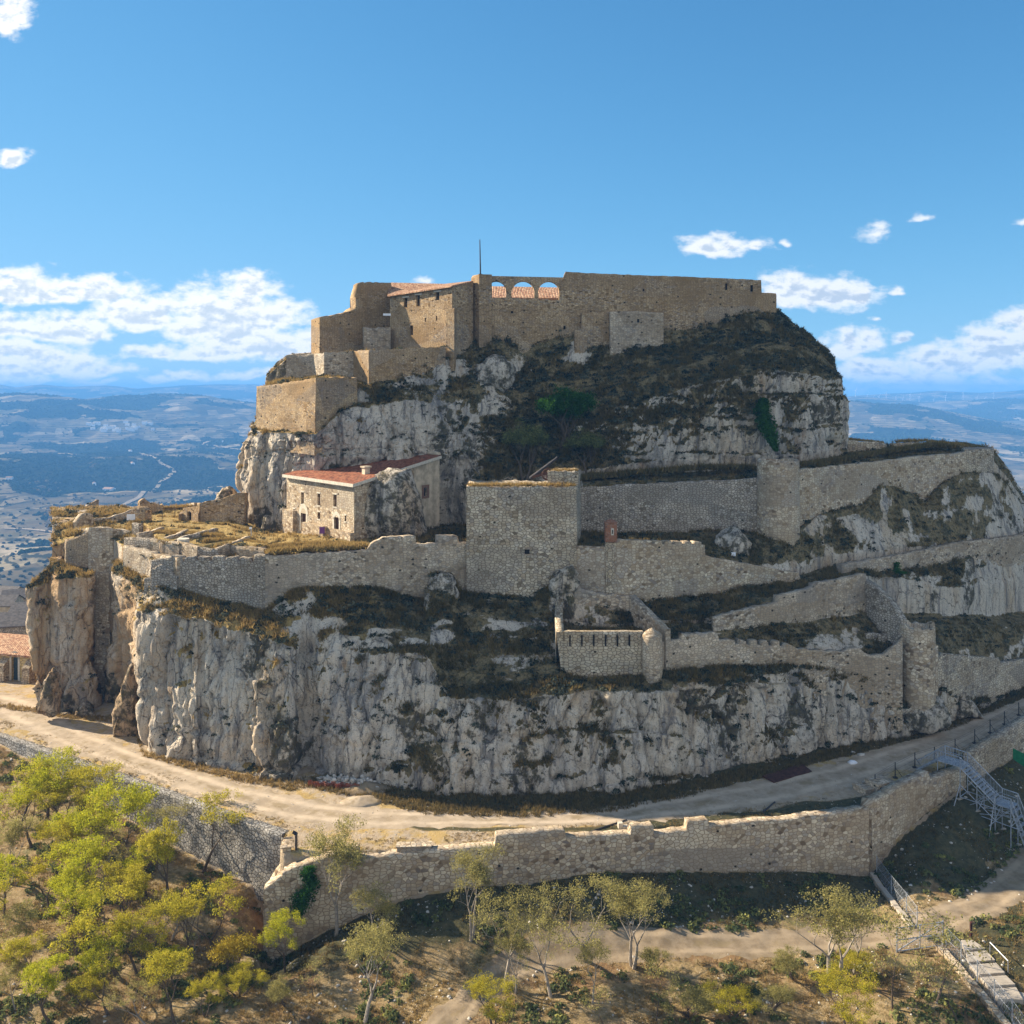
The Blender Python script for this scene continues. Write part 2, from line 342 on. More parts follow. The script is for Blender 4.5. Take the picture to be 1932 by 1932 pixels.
M['glass'] = m_plain('leaded_glass', (0.04, 0.06, 0.07), 0.15, 0, 0.3)
M['steel'] = m_plain('galvanised_steel', (0.36, 0.38, 0.41), 0.55, 0.5, 0.3, 4)
M['iron'] = m_plain('dark_iron', (0.06, 0.055, 0.055), 0.6, 0.5, 0.3)
M['rust'] = m_plain('rusty_plate', (0.075, 0.032, 0.022), 0.85, 0.1, 0.4)
M['concrete'] = m_plain('pale_concrete', (0.40, 0.345, 0.275), 0.9, 0, 0.12, 1.2)
M['white'] = m_plain('white_sheet', (0.75, 0.76, 0.78), 0.6, 0, 0.06)
M['purple'] = m_plain('purple_panel', (0.16, 0.06, 0.20), 0.5, 0, 0.1)
M['green_tarp'] = m_plain('green_net', (0.015, 0.14, 0.06), 0.7, 0, 0.2)
M['orange'] = m_plain('orange_plastic_mesh', (0.22, 0.055, 0.025), 0.6, 0, 0.2)
M['bark'] = m_plain('grey_brown_bark', (0.10, 0.075, 0.055), 0.95, 0, 0.4, 9)
M['twig'] = m_plain('pale_dry_twigs', (0.27, 0.23, 0.185), 0.95, 0, 0.25, 5)
M['road'] = m_road('pale_gravel_road', (0.33, 0.26, 0.18), (0.43, 0.345, 0.25))
M['track'] = m_road('earth_track', (0.20, 0.15, 0.095), (0.29, 0.225, 0.15))
M['leaf_yellow'] = m_leaf('yellow_green_leaves', [(0.13, 0.12, 0.025), (0.30, 0.28, 0.035), (0.46, 0.40, 0.04), (0.60, 0.48, 0.06)])
M['leaf_green'] = m_leaf('fresh_green_leaves', [(0.12, 0.13, 0.02), (0.28, 0.30, 0.025), (0.44, 0.43, 0.03), (0.58, 0.50, 0.045)])
M['leaf_olive'] = m_leaf('olive_grey_leaves', [(0.11, 0.105, 0.05), (0.22, 0.205, 0.08), (0.34, 0.30, 0.10), (0.46, 0.39, 0.13)])
M['leaf_dark'] = m_leaf('dark_ivy_leaves', [(0.015, 0.042, 0.01), (0.028, 0.08, 0.014), (0.045, 0.12, 0.02), (0.07, 0.16, 0.03)], 0.25)
M['leaf_bush'] = m_leaf('dusky_bush_leaves', [(0.05, 0.07, 0.035), (0.10, 0.12, 0.05), (0.17, 0.18, 0.065), (0.32, 0.30, 0.08)], 0.3)
M['leaf_gold'] = m_leaf('golden_autumn_leaves', [(0.22, 0.16, 0.03), (0.38, 0.28, 0.035), (0.48, 0.36, 0.045), (0.50, 0.42, 0.08)])
M['grass'] = m_leaf('dry_grass_blades', [(0.065, 0.06, 0.028), (0.15, 0.12, 0.05), (0.28, 0.19, 0.075), (0.42, 0.295, 0.11)], 0.3)
M['scrub'] = m_leaf('grey_green_scrub', [(0.022, 0.028, 0.02), (0.05, 0.058, 0.04), (0.10, 0.105, 0.075), (0.17, 0.145, 0.075)], 0.15)
M['stone'] = m_plain('loose_limestone', (0.46, 0.42, 0.36), 0.95, 0, 0.35, 2.0)
# ------------------------------------------------------------------ rock massifs as lofts through profiles
def loft(cols, nsub, ds, amps, crack=1.0):
    """cols: (s, [(u,v,Y)...]); rows between profile points nsub[k]; ds = column spacing in pixels"""
    cols = sorted(cols, key=lambda c: c[0])
    S = np.array([c[0] for c in cols], float); A = np.array([c[1] for c in cols], float)    # ncol, npt, 3
    s = np.arange(S[0], S[-1] + 1e-6, ds)
    B = np.empty((len(s), A.shape[1], 3))
    for k in range(A.shape[1]):
        for c in range(3): B[:, k, c] = np.interp(s, S, A[:, k, c])
    X = (B[..., 0] - 966) * B[..., 2] / F; Yy = B[..., 2]; Z = (HZ - B[..., 1]) * B[..., 2] / F
    Q = np.stack([X, Yy, Z], -1)
    rows = []; am = []
    for k in range(A.shape[1] - 1):
        for j in range(nsub[k]):
            t = j / nsub[k]; rows.append(Q[:, k] * (1 - t) + Q[:, k + 1] * t); am.append(amps[k] * (1 - t) + amps[k + 1] * t)
    rows.append(Q[:, -1]); am.append(amps[-1])
    G = np.stack(rows, 0); am = np.array(am)[:, None]                                       # nr, nc, 3
    def normals(G):
        du = np.gradient(G, axis=1); dv = np.gradient(G, axis=0)
        n = np.cross(du, dv); n /= np.maximum(np.linalg.norm(n, axis=2, keepdims=True), 1e-9); return n
    # soften the grid a little across columns
    for _ in range(2): G[:, 1:-1] = 0.25 * G[:, :-2] + 0.5 * G[:, 1:-1] + 0.25 * G[:, 2:]
    sh = G.shape
    n = normals(G); steep = 1 - sstep(0.25, 0.7, n[..., 2])
    p = G.reshape(-1, 3)
    d1 = (ridged(p * [0.075, 0.075, 0.025], 2) * 0.55 - 0.35).reshape(sh[:2])
    d2 = fbm(p * [0.32, 0.32, 0.11] + 5, 5).reshape(sh[:2])
    d3 = fbm(p * [0.9, 0.9, 0.6] + 31, 4).reshape(sh[:2])
    ck = np.exp(-np.abs(fbm(p * [0.12, 0.12, 0.02] + 77, 2)) * 22).reshape(sh[:2])
    strat = np.exp(-np.abs(fbm(p * [0.02, 0.02, 0.16] + 3, 2)) * 14).reshape(sh[:2])
    wa, wb, wr = worley(p * [0.15, 0.15, 0.052] + 0.25 * np.stack([fbm(p * 0.3, 2), fbm(p * 0.3 + 9, 2), fbm(p * 0.3 + 21, 2)], -1) * 0.6, 1); ya, yb, yr = worley(p * [0.40, 0.40, 0.13] + 0.2 * fbm(p * 0.8, 2)[:, None], 2)
    blk = ((wr - 0.5) * 1.5 - 0.7 * np.exp(-(wb - wa) * 14)).reshape(sh[:2]); blk2 = ((yr - 0.5) * 0.45 - 0.40 * np.exp(-(yb - ya) * 14)).reshape(sh[:2])
    ph = p[:, 2] * 0.21 + 0.5 * fbm(p * [0.05, 0.05, 0.05] + 14, 2); fr = ph - np.floor(ph); bed = (0.55 * (fr - 0.5) - 0.35 * np.exp(-fr * 12)).reshape(sh[:2]) * sstep(-0.2, 0.3, fbm(p * 0.06 + 60, 2)).reshape(sh[:2])
    d = am * (steep * (0.8 * d1 + 0.32 * d2 + 0.28 * d3 - crack * 0.8 * ck - 0.35 * strat + blk + blk2 + bed) + (1 - steep) * (0.35 * d2 + 0.3 * d3))
    G = G + n * d[..., None]
    n0 = n; n = normals(G)
    return G, n, n0

def pt3(L, u):      # (v,Y) entries use the column's u
    return [(u, *q) if len(q) == 2 else q for q in L]
def YB(v): return Yz(v, -43.0)
def wrapcol(s, u, Y, zs): return (s, [(u, HZ - z * F / Y, Y) for z in zs])

lower = []
def L11(u, L, s=None):
    q = pt3(L, u); m = lambda a, b: tuple((x + y) / 2 for x, y in zip(a, b))
    new = [q[0], q[1], q[2], q[3], m(q[3], q[4]), q[4], q[5], q[6], q[7], q[8], q[9], q[10]]
    fin(u if s is None else s, new)
def L12(u, L, s=None): fin(u if s is None else s, pt3(L, u))
def risers(q, pairs):
    """a rampart stands on each riser: level shelf first, then straight up inside the masonry"""
    out = []
    for k, a in enumerate(q):
        out.append(a)
        if k in pairs:
            b = q[k + 1]
            if pairs[k]: z = (HZ - a[1]) * a[2] / F + 0.15; out.append((a[0], HZ - z * F / b[2], b[2]))
            else: out.append(tuple((x + y) / 2 for x, y in zip(a, b)))
    return out
def fin(s, q):
    q = risers(q, {3: s >= 1062, 5: s >= 1062, 7: True, 9: s >= 1085 or 290 <= s <= 510})
    e = q[0]; q = [(e[0], e[1] + 12, e[2])] + q         # rooted below the plateau
    b = q[-1]; Y = b[2] + 30
    q.append(((b[0] - 966) * b[2] / Y + 966, HZ + 75 * F / Y, Y)); lower.append((s, q))
zs = [-62, -46, -34, -30, -28, -27, -26, -25, -24.5, -24, -23, -23, -22, -21, -21, -21, -21, -70]
lower.append(wrapcol(-110, 185, 178, zs))
lower.append(wrapcol(-10, 128, 152, zs))
L11(58, [(74, 1345, 122.2), (52, 1110, 126), (66, 1094, 127), (92, 1076, 128.5), (106, 1066, 129.5), (114, 1058, 130), (118, 1052, 131), (122, 1030, 132), (150, 985, 138), (180, 965, 147), (200, 957, 160)])
L11(97, [(1341, 124.4), (1098, 127.2), (1086, 127.6), (1078, 128.2), (1070, 129), (1064, 129.6), (1058, 130.4), (1030, 132), (985, 138), (965, 147), (958, 160)])
L11(106, [(1341, 123), (1094, 123.6), (1080, 124.6), (1074, 126), (1070, 127), (1066, 128.6), (1060, 130), (1030, 131.6), (985, 138), (965, 147), (958, 160)])
L11(150, [(1337, 123.4), (1088, 123.4), (1082, 124.6), (1080, 126), (1079, 127), (1078, 128), (1070, 129.2), (1010, 131), (985, 138), (965, 147), (957, 160)])
L11(176, [(1330, 124.8), (1088, 124.6), (1082, 125.6), (1080, 126.6), (1079, 127), (1078, 127.6), (1070, 128.2), (1010, 130), (985, 138), (965, 147), (957, 160)])
L11(182, [(1326, 129.2), (1180, 129.2), (1150, 129.2), (1120, 129.3), (1105, 129.4), (1095, 129.5), (1080, 129.6), (1010, 130.2), (985, 138), (965, 147), (957, 160)])
L11(203, [(1320, 129), (1180, 129), (1150, 129), (1120, 129.1), (1105, 129.2), (1095, 129.3), (1080, 129.4), (1010, 130), (985, 138), (965, 147), (956, 160)])
L11(209, [(1322, 126.4), (1092, 123.6), (1080, 124), (1074, 125), (1070, 126), (1066, 127), (1062, 127.6), (1012, 130), (985, 138), (966, 147), (956, 160)])
L11(236, [(1330, 125), (1096, 118.6), (1086, 119), (1078, 119.6), (1074, 120), (1072, 120.4), (1066, 120.8), (1036, 121.6), (1000, 133), (972, 144), (956, 160)])
L11(252, [(1345, 122), (1118, 116.5), (1106, 117), (1092, 117.8), (1088, 118.2), (1084, 118.4), (1076, 119), (1038, 120), (1000, 131), (972, 144), (956, 160)])
L11(262, [(1412, 109.9), (1154, 112.3), (1142, 113), (1120, 114.4), (1108, 115.2), (1100, 116.2), (1090, 117), (1044, 118), (1003, 130), (975, 143), (955, 160)])
L11(300, [(1428, 107.4), (1158, 109.8), (1142, 110.9), (1125, 111.6), (1112, 112), (1105, 112.3), (1095, 112.9), (1062, 113.6), (1052, 118.2), (1021, 119), (955, 158)])
L11(371, [(1447, 104.5), (1170, 107.8), (1152, 109), (1143, 109.9), (1136, 110.4), (1131, 110.8), (1124, 111.8), (1066, 112.4), (1062, 114.5), (1034, 115.4), (953, 155)])
L11(378, [(1447, 105.6), (1170, 108.6), (1154, 109.2), (1144, 109.9), (1137, 110.4), (1132, 110.8), (1125, 111.8), (1066, 112.4), (1062, 114.4), (1035, 115.3), (953, 155)])
L11(386, [(1449, 104.2), (1172, 107.4), (1156, 108.8), (1146, 109.8), (1139, 110.3), (1134, 110.6), (1127, 111.6), (1066, 112.2), (1062, 114.2), (1036, 115.1), (952, 155)])
L11(432, [(1456, 103.2), (1186, 106.6), (1166, 108), (1155, 109), (1148, 109.6), (1143, 109.9), (1138, 110.9), (1065, 111.5), (1054, 116), (1027, 116.9), (962, 148)])
L11(500, [(1468, 101.5), (1202, 104.8), (1186, 106.4), (1173, 107.6), (1166, 108.2), (1160, 108.7), (1150, 109.7), (1060, 110.3), (1052, 111.6), (1031, 113), (1001, 136)])
L11(546, [(1478, 100.1), (1216, 104), (1195, 105.6), (1165, 107.5), (1140, 108.6), (1124, 109.3), (1112, 110.2), (1050, 110.8), (1022, 117), (1007, 129), (1000, 138)])
L11(556, [(1474, 100.6), (1220, 104.8), (1195, 106), (1164, 107.8), (1140, 108.8), (1120, 109.5), (1110, 110.4), (1049, 111), (1022, 117), (1007, 129), (1000, 138)])
L11(580, [(1455, 104.2), (1226, 107.4), (1192, 107.4), (1162, 108.2), (1136, 109.2), (1115, 109.9), (1108, 110.8), (1049, 111.4), (1022, 117.5), (1009, 127), (1000, 138)])
L11(602, [(1465, 101.9), (1230, 105.5), (1196, 106.5), (1166, 107.5), (1140, 109), (1114, 110.2), (1108, 111.2), (1047, 111.8), (1022, 118), (1011, 124.5), (1000, 138)])
L11(700, [(1478, 100.1), (1230, 104.8), (1200, 106), (1170, 107.6), (1140, 109.6), (1112, 111.6), (1105, 112.6), (1040, 113.2), (1014, 122), (1006, 127), (990, 138)])
L11(800, [(1498, 97.5), (1234, 103.8), (1202, 106), (1180, 108), (1155, 111), (1137, 113.4), (1130, 114.4), (1028, 115), (1010, 124), (1006, 127), (990, 138)])
L11(812, [(1499, 97.4), (1250, 102.8), (1215, 105), (1180, 107.8), (1120, 111), (1088, 112.2), (1082, 114), (1026, 115), (1010, 124), (1006, 127), (990, 138)])
L11(848, [(1500, 97.2), (1316, 100.4), (1284, 102.6), (1222, 106.2), (1140, 110.4), (1092, 112.2), (1086, 114.2), (1024, 115.2), (1009, 125), (1006, 127), (990, 138)])
L11(868, [(1500, 97.2), (1322, 100), (1286, 102.4), (1226, 106.2), (1165, 110), (1122, 113.2), (1118, 114.6), (1022, 115.4), (1008, 125), (1005, 128), (990, 138)])
L11(1000, [(1501, 97.1), (1316, 100), (1290, 102), (1230, 106), (1172, 110), (1136, 113.2), (1130, 114.6), (1010, 115.6), (1005, 126), (1003, 128), (990, 138)])
L11(1036, [(1501, 97.1), (1310, 100.2), (1290, 102), (1245, 105), (1180, 109.4), (1120, 112), (1104, 114.6), (1010, 115.6), (1005, 126), (1003, 128), (990, 138)])
L11(1062, [(1500, 97.2), (1306, 100.4), (1290, 102), (1262, 104), (1190, 108.6), (1112, 112), (1076, 114.2), (1010, 115.6), (1005, 126), (1003, 128), (990, 138)])
L12(1085, [(1499, 97.3), (1303, 100.7), (1287, 102.2), (1280, 103.9), (1226, 104.9), (1196, 108), (1170, 111.5), (1080, 113.4), (1026, 114.6), (1006, 126), (1000, 128.6), (985, 140)])
L12(1096, [(1499, 97.4), (1302, 100.8), (1286, 102.3), (1280, 104), (1225, 105), (1198, 108), (1172, 111.5), (1120, 113.3), (1028, 114.7), (1007, 127.5), (917, 129), (885, 140)])
L12(1150, [(1497, 97.5), (1300, 101), (1285, 102.5), (1280, 104.4), (1225, 105.4), (1200, 108), (1178, 111.5), (1132, 113.7), (1028, 115), (1010, 127.5), (915, 129), (882, 140)])
L12(1250, [(1482, 99.6), (1305, 102), (1285, 103.5), (1268, 105), (1208, 106), (1190, 109), (1170, 112), (1130, 115.6), (1028, 116.8), (1008, 128.3), (912, 129.6), (880, 140)])
L12(1330, [(1470, 101.3), (1298, 104), (1275, 105), (1260, 106.4), (1210, 107.6), (1190, 110), (1168, 112.8), (1122, 117.2), (1045, 118.4), (1003, 128.3), (908, 129.6), (880, 142)])
L12(1352, [(1465, 101.9), (1295, 104.6), (1274, 105.4), (1258, 106.8), (1226, 107.8), (1192, 109.7), (1166, 111.5), (1118, 118), (1050, 119), (1003, 128.2), (906, 129.4), (878, 142)])
L12(1400, [(1450, 104), (1290, 106), (1272, 106.8), (1258, 107.8), (1228, 108.8), (1184, 111.2), (1150, 112.6), (1106, 119.2), (1062, 120.2), (1003, 127.8), (903, 129.4), (875, 142)])
L12(1470, [(1438, 105.8), (1290, 108), (1272, 108.6), (1258, 109.4), (1232, 110.4), (1170, 114), (1130, 115.2), (1098, 120.8), (1076, 121.8), (1022, 124.4), (895, 129.5), (868, 142)])
L12(1505, [(1430, 107), (1288, 109.2), (1272, 109.8), (1259, 110), (1235, 111), (1166, 115.8), (1112, 117), (1094, 121.8), (1074, 123), (1000, 126.6), (888, 128.6), (865, 144)])
L12(1550, [(1417, 109.1), (1288, 110.5), (1272, 110.8), (1262, 111), (1236, 112), (1162, 117.4), (1102, 118.8), (1083, 123), (1050, 126), (968, 130.4), (880, 131.8), (858, 148)])
L12(1630, [(1402, 111.6), (1290, 112.6), (1282, 112.9), (1275, 113.1), (1244, 114.1), (1153, 121.2), (1086, 122.6), (1070, 126), (1040, 130), (952, 135), (874, 136.4), (848, 152)])
L12(1660, [(1396, 112.6), (1318, 113.2), (1310, 113.3), (1300, 113.4), (1246, 114.6), (1168, 121), (1090, 125), (1072, 128), (1035, 131.5), (915, 137.6), (872, 139), (842, 154)])
L12(1684, [(1390, 113.6), (1338, 113.4), (1330, 113.5), (1318, 113.6), (1246, 115), (1184, 121), (1092, 127), (1070, 129), (1032, 133), (910, 139.6), (870, 141), (838, 155)])
L12(1700, [(1386, 113.6), (1336, 113.2), (1330, 113.6), (1322, 114.2), (1246, 116), (1186, 121), (1090, 127.4), (1068, 130), (1030, 133.4), (918, 140.4), (869, 141.8), (837, 156)])
L12(1745, [(1376, 115.2), (1334, 114.6), (1328, 115), (1320, 116), (1248, 117.4), (1184, 123), (1106, 129.6), (1064, 132.6), (1030, 135.4), (948, 142.4), (865, 144), (834, 159)])
L12(1775, [(1366, 116.8), (1322, 116.2), (1316, 116.4), (1302, 116.8), (1250, 118), (1184, 124.6), (1108, 131), (1060, 134.6), (1030, 137), (915, 144), (860, 146), (833, 160)])
L12(1820, [(1348, 121), (1332, 120.8), (1328, 121), (1322, 121.3), (1254, 122.4), (1185, 128), (1112, 134), (1054, 137.2), (1028, 139.2), (890, 147.4), (858, 149), (834, 162)])
L12(1872, [(1325, 126.3), (1320, 126.3), (1318, 126.5), (1316, 126.7), (1256, 127.8), (1186, 133), (1102, 140), (1046, 142), (1022, 144), (893, 150), (866, 151.5), (845, 165)])
L12(1900, [(1316, 128.3), (1312, 128.5), (1310, 128.7), (1308, 128.9), (1258, 130.2), (1184, 136), (1098, 143), (1043, 144.8), (1018, 147), (915, 152), (898, 154.5), (880, 168)])
L12(1934, [(1306, 130.6), (1304, 130.9), (1303, 131.1), (1302, 131.3), (1258, 132.6), (1182, 139), (1094, 147), (1038, 148.4), (1013, 150), (962, 155), (948, 158), (938, 172)])
L12(2030, [(1280, 136.8), (1278, 137), (1277, 137.2), (1276, 137.4), (1250, 139.5), (1180, 147), (1088, 156), (1030, 157), (1005, 159), (995, 165), (985, 172), (980, 185)])
lower.append(wrapcol(2200, 2250, 170, [-62, -46, -44, -43.5, -43, -42, -41, -38, -36, -33, -29, -28, -27, -26, -26, -25, -25, -70]))
nsub = [3, 56, 8, 8, 3, 6, 8, 3, 8, 12, 3, 12, 10, 3, 12, 8, 8, 8]
nsub = nsub[:len(lower[0][1]) - 1]
ampL = [0.5, 0.9, 0.85, 0.6, 0.15, 0.1, 0.3, 0.15, 0.1, 0.25, 0.12, 0.08, 0.12, 0.12, 0.08, 0.12, 0.4, 0.8][:len(lower[0][1])]
GL, NL, BL = loft(lower, nsub, 1.7, ampL)

upper = []
def U9(u, L, s=None):
    q = pt3(L, u); ks = 1.1 if u <= 680 else 0.5
    q = [(a[0], HZ - (HZ - a[1]) * a[2] / F * F / (a[2] - ks), a[2] - ks) if k in (4, 5) else a for k, a in enumerate(q)]
    q = risers(q, {5: u <= 680, 7: u <= 850, 8: u <= 1470})
    upper.append((u if s is None else s, q))
zu = [-40, -24, -14, -8, -6, -4, -3.5, -3, -2.5, -2.2, -2, -2, -4]
upper.append(wrapcol(345, 560, 178, zu))
upper.append(wrapcol(405, 500, 156, zu))
def foot(u, Y, z=-22.0): return (u, HZ - z * F / Y, Y)
U9(447, [foot(462, 141, -28), (462, 985, 140), (447, 905, 141), (449, 868, 142), (462, 830, 143), (474, 808, 143.5), (486, 790, 146), (510, 770, 149), (530, 765, 151), (545, 770, 168)])
U9(500, [foot(500, 138, -28), (500, 975, 137), (500, 920, 137), (500, 862, 138), (500, 832, 139), (814, 139.8), (730, 141.2), (724, 145), (712, 148), (705, 165)])
U9(540, [foot(540, 136, -28), (540, 975, 135), (925, 135), (860, 135), (830, 135.4), (815, 136), (722, 137.4), (718, 144.8), (676, 146), (668, 162)])
U9(597, [foot(597, 133.5, -28), (975, 132.6), (925, 132), (855, 131), (832, 130.9), (819, 131), (720, 132.6), (713, 142.6), (671, 144.4), (664, 160)])
U9(588, [foot(588, 134, -28), (975, 133.2), (925, 132.6), (855, 131.6), (832, 131.4), (818.5, 131.7), (719.5, 133.2), (714, 143.4), (672, 145.2), (664, 160)])
U9(614, [foot(614, 133.8, -28), (975, 132.9), (925, 132.3), (855, 131.5), (825, 131.6), (805, 131.9), (718, 133.6), (712, 140), (670, 141.6), (664, 160)])
U9(640, [foot(640, 134, -28), (975, 133.4), (925, 133), (850, 132.8), (800, 133.2), (776, 133.8), (718, 135), (712, 140.2), (668, 141.6), (662, 160)])
U9(672, [foot(672, 135, -28), (975, 133.8), (925, 133.4), (850, 133.4), (795, 134.4), (765, 135.4), (726, 136.8), (722, 140.6), (664, 142), (658, 160)])
U9(700, [foot(700, 136, -28), (975, 134.6), (925, 134.2), (850, 134), (800, 134.8), (770, 135.6), (745, 136.2), (728, 137.2), (662, 138.6), (656, 160)])
U9(760, [foot(760, 137, -28), (975, 135.4), (925, 135), (850, 134.6), (800, 135.6), (755, 136.4), (730, 138), (706, 139.2), (660, 140.6), (654, 160)])
U9(838, [foot(838, 139, -28), (975, 137.6), (925, 137), (862, 136.4), (812, 138), (768, 139.2), (725, 140.2), (676, 141.4), (658, 143), (650, 165)])
U9(888, [foot(888, 138, -28), (970, 136), (910, 135), (855, 136.6), (800, 139.2), (745, 141.4), (705, 143.2), (676, 145), (640, 147.4), (630, 168)])
U9(930, [foot(930, 137, -28), (965, 135), (905, 134), (840, 138), (785, 141), (738, 142.6), (700, 143.6), (668, 145.4), (630, 148), (620, 168)])
U9(965, [foot(965, 137, -28), (960, 135), (900, 134), (835, 138.6), (790, 141.4), (752, 143), (720, 144.2), (676, 146.2), (630, 149), (620, 168)])
U9(985, [foot(985, 137, -28), (960, 135), (900, 134.4), (830, 139), (790, 141.6), (760, 143.4), (730, 145), (694, 147.2), (630, 149.2), (620, 168)])
U9(1012, [foot(1012, 137, -28), (955, 135), (895, 135), (825, 140), (785, 142.4), (745, 144.4), (705, 146.2), (662, 147.8), (620, 150), (615, 170)])
U9(1100, [foot(1100, 138, -28), (950, 136.6), (890, 136), (820, 140.6), (780, 142.8), (740, 145), (692, 147), (636, 148.8), (600, 151), (595, 170)])
U9(1160, [foot(1160, 138, -28), (945, 137), (880, 136.2), (810, 139.4), (770, 141.8), (728, 144.4), (692, 146.8), (645, 148.6), (600, 151.2), (595, 170)])
U9(1250, [foot(1250, 138, -28), (940, 137), (868, 136), (795, 137.6), (745, 139.6), (712, 142.4), (684, 145.4), (645, 149), (600, 151.6), (595, 170)])
U9(1300, [foot(1300, 138, -28), (940, 137), (866, 136), (790, 137.6), (728, 139.6), (700, 142.4), (675, 145.8), (646, 149.2), (600, 152), (590, 172)])
U9(1356, [foot(1356, 139, -28), (940, 137.4), (866, 136.6), (782, 138), (715, 140.6), (688, 143.6), (660, 147), (626, 150), (590, 152.4), (585, 172)])
U9(1372, [foot(1372, 139, -28), (940, 137.6), (865, 136.8), (780, 138.2), (712, 141), (684, 144), (654, 147.6), (603, 150.4), (588, 152.6), (583, 173)])
U9(1430, [foot(1430, 140, -28), (935, 138), (862, 137.2), (770, 139), (700, 141.6), (668, 145), (630, 149), (590, 151.2), (580, 153), (575, 174)])
U9(1466, [foot(1466, 141, -28), (935, 139), (860, 138), (765, 139.8), (698, 142), (662, 146), (622, 150), (594, 152), (586, 156), (590, 176)])
U9(1520, [foot(1520, 143, -28), (935, 141), (856, 139.4), (760, 141.6), (705, 143.6), (668, 147.4), (642, 150.6), (626, 153.4), (640, 160), (680, 178)])
U9(1562, [foot(1562, 146, -28), (935, 144), (852, 142), (760, 144), (715, 146), (692, 149), (674, 151.6), (662, 154.4), (680, 162), (730, 178)])
U9(1600, [foot(1600, 150, -28), (1601, 935, 148.5), (1602, 855, 147), (1597, 765, 148), (1585, 715, 150), (1574, 690, 152), (1566, 676, 154), (1562, 668, 157), (1560, 690, 165), (1558, 740, 180)])
upper.append((1660, [foot(1575, 168, -40)] + [(1575, HZ - z * F / 164, 164) for z in (-18, -10, -4, 0, 1, 3, 5, 5.5, 6, 4, 2, -10)]))
upper.append((1730, [foot(1480, 186, -40)] + [(1480, HZ - z * F / 184, 184) for z in (-18, -10, -4, 0, 1, 3, 5, 5.5, 6, 4, 2, -10)]))
nsubU = [6, 14, 24, 26, 16, 3, 14, 16, 3, 12, 3, 12, 10]
ampU = [0.5, 0.8, 0.9, 1.0, 0.7, 0.3, 0.3, 0.35, 0.15, 0.15, 0.15, 0.12, 0.2, 1.0]
GU, NU, BU = loft(upper, nsubU, 1.6, ampU)

def massif(name, G, N, N0, up=False):
    p = G.reshape(-1, 3); n = N.reshape(-1, 3)
    k = fbm(p * 0.16 + 3, 4)
    nb = 0.65 * N0.reshape(-1, 3)[:, 2] + 0.35 * n[:, 2]
    veg = np.clip(sstep(0.36, 0.62, nb + 0.30 * k + (0.20 * sstep(-12, 2, p[:, 0]) if up else 0.11 * sstep(-2, 20, p[:, 0]))), 0, 1)
    band = sstep(0.12, 0.34, fbm(p * [0.11, 0.11, 0.42] + 200, 4)) * sstep(0.93, 0.8, N0.reshape(-1, 3)[:, 2])
    veg = veg * (1 - (0.35 if up else 0.8) * band * (0.75 + 0.25 * sstep(22, 8, p[:, 0])))
    veg = np.maximum(veg, 0.7 * sstep(0.36, 0.6, fbm(p * [0.25, 0.25, 0.4] + 40, 4)) * sstep(0.05, 0.3, n[:, 2]))
    lich = 0.8 * sstep(0.12, 0.5, fbm(p * [0.1, 0.1, 0.07] + 91, 4)) * (1 - veg)
    w = p + np.array([0, 0, ZC])
    me = np_mesh(name, w, grid_faces(G.shape[0], G.shape[1]), 4, attrs={'veg': veg, 'lich': lich, 'dry': sstep(-11, -30, p[:, 0])}, smooth=True)
    o = link(name, me, M['rock']); tag(o, kind='structure')
    return o, w, n, veg
lower_cliff, LW, LN, LV = massif('rock_hill', GL, NL, BL)
upper_cliff, UW, UN, UV = massif('rock_cliff', GU, NU, BU, True)
# ------------------------------------------------------------------ near ground: the plateau inside the outer wall, the orchard slope outside
BX = np.array([-135, -110, -64.2, -36.5, -22.4, -21.7, -19, -10.3, -4.6, 2.2, 8, 16.7, 24.3, 29.5, 37.2, 44.6, 49.5, 53.3, 64.7, 100, 140])
BY = np.array([158, 143, 114.6, 97.7, 88.2, 84.0, 83.9, 84.6, 85.4, 86.4, 87.6, 89.4, 90.9, 92.2, 94, 98.4, 101.4, 105.2, 115.6, 150, 185])
FX = np.array([-135, -64.4, -52, -36.5, -26, -22.7, -19, -16.4, -10.2, -4.5, 2.1, 7.8, 16.4, 24, 28.8, 36.6, 41, 49.5, 64.7, 140])
FZ = np.array([-46, -44.3, -45.6, -48.5, -48.9, -52.6, -50.7, -49.2, -46.9, -46.2, -46.3, -45.9, -46.8, -47.6, -48, -49.5, -46.8, -44.4, -45.5, -45])
def zground(x, y):
    x = np.asarray(x, float); y = np.asarray(y, float); p = np.stack([x, y, 0 * x], -1)
    b = np.interp(x, BX, BY); d = b - y                               # >0 outside
    nz = fbm(p * 0.09, 4) * 0.45 + fbm(p * 0.5 + 7, 3) * 0.12
    foot = np.interp(x + 0.8 * fbm(p * 0.4, 2), FX, FZ)
    far = -48.5 + 0.9 * fbm(p * 0.035 + 3, 3) - 1.0 * sstep(46, 60, x) * sstep(92, 70, y) - 1.6 * sstep(-16, -20, x) * sstep(75, 83, y) * sstep(-34, -24, x)
    out = foot + (far - foot) * sstep(1.0, 10.0, d) + nz * sstep(0.5, 4, d)
    out = np.minimum(out, out - 0.30 * np.maximum(0, 50 - y)) 
    out = out - 0.25 * np.maximum(0, -x - 70 - (y - 80) * 0.3)
    ins = -43.0 + 0.06 * nz + 0.10 * fbm(p * 0.25 + 50, 3)
    # beyond the hill the land falls away to the village
    ins = ins - 0.30 * np.maximum(0, y - 142) - 0.08 * np.maximum(0, y - 128) * (x < 0)
    t = sstep(-0.95, -0.25, d)
    return ins * (1 - t) + out * t
def zg(x, y): return float(zground(np.array([x]), np.array([y]))[0]) + ZC
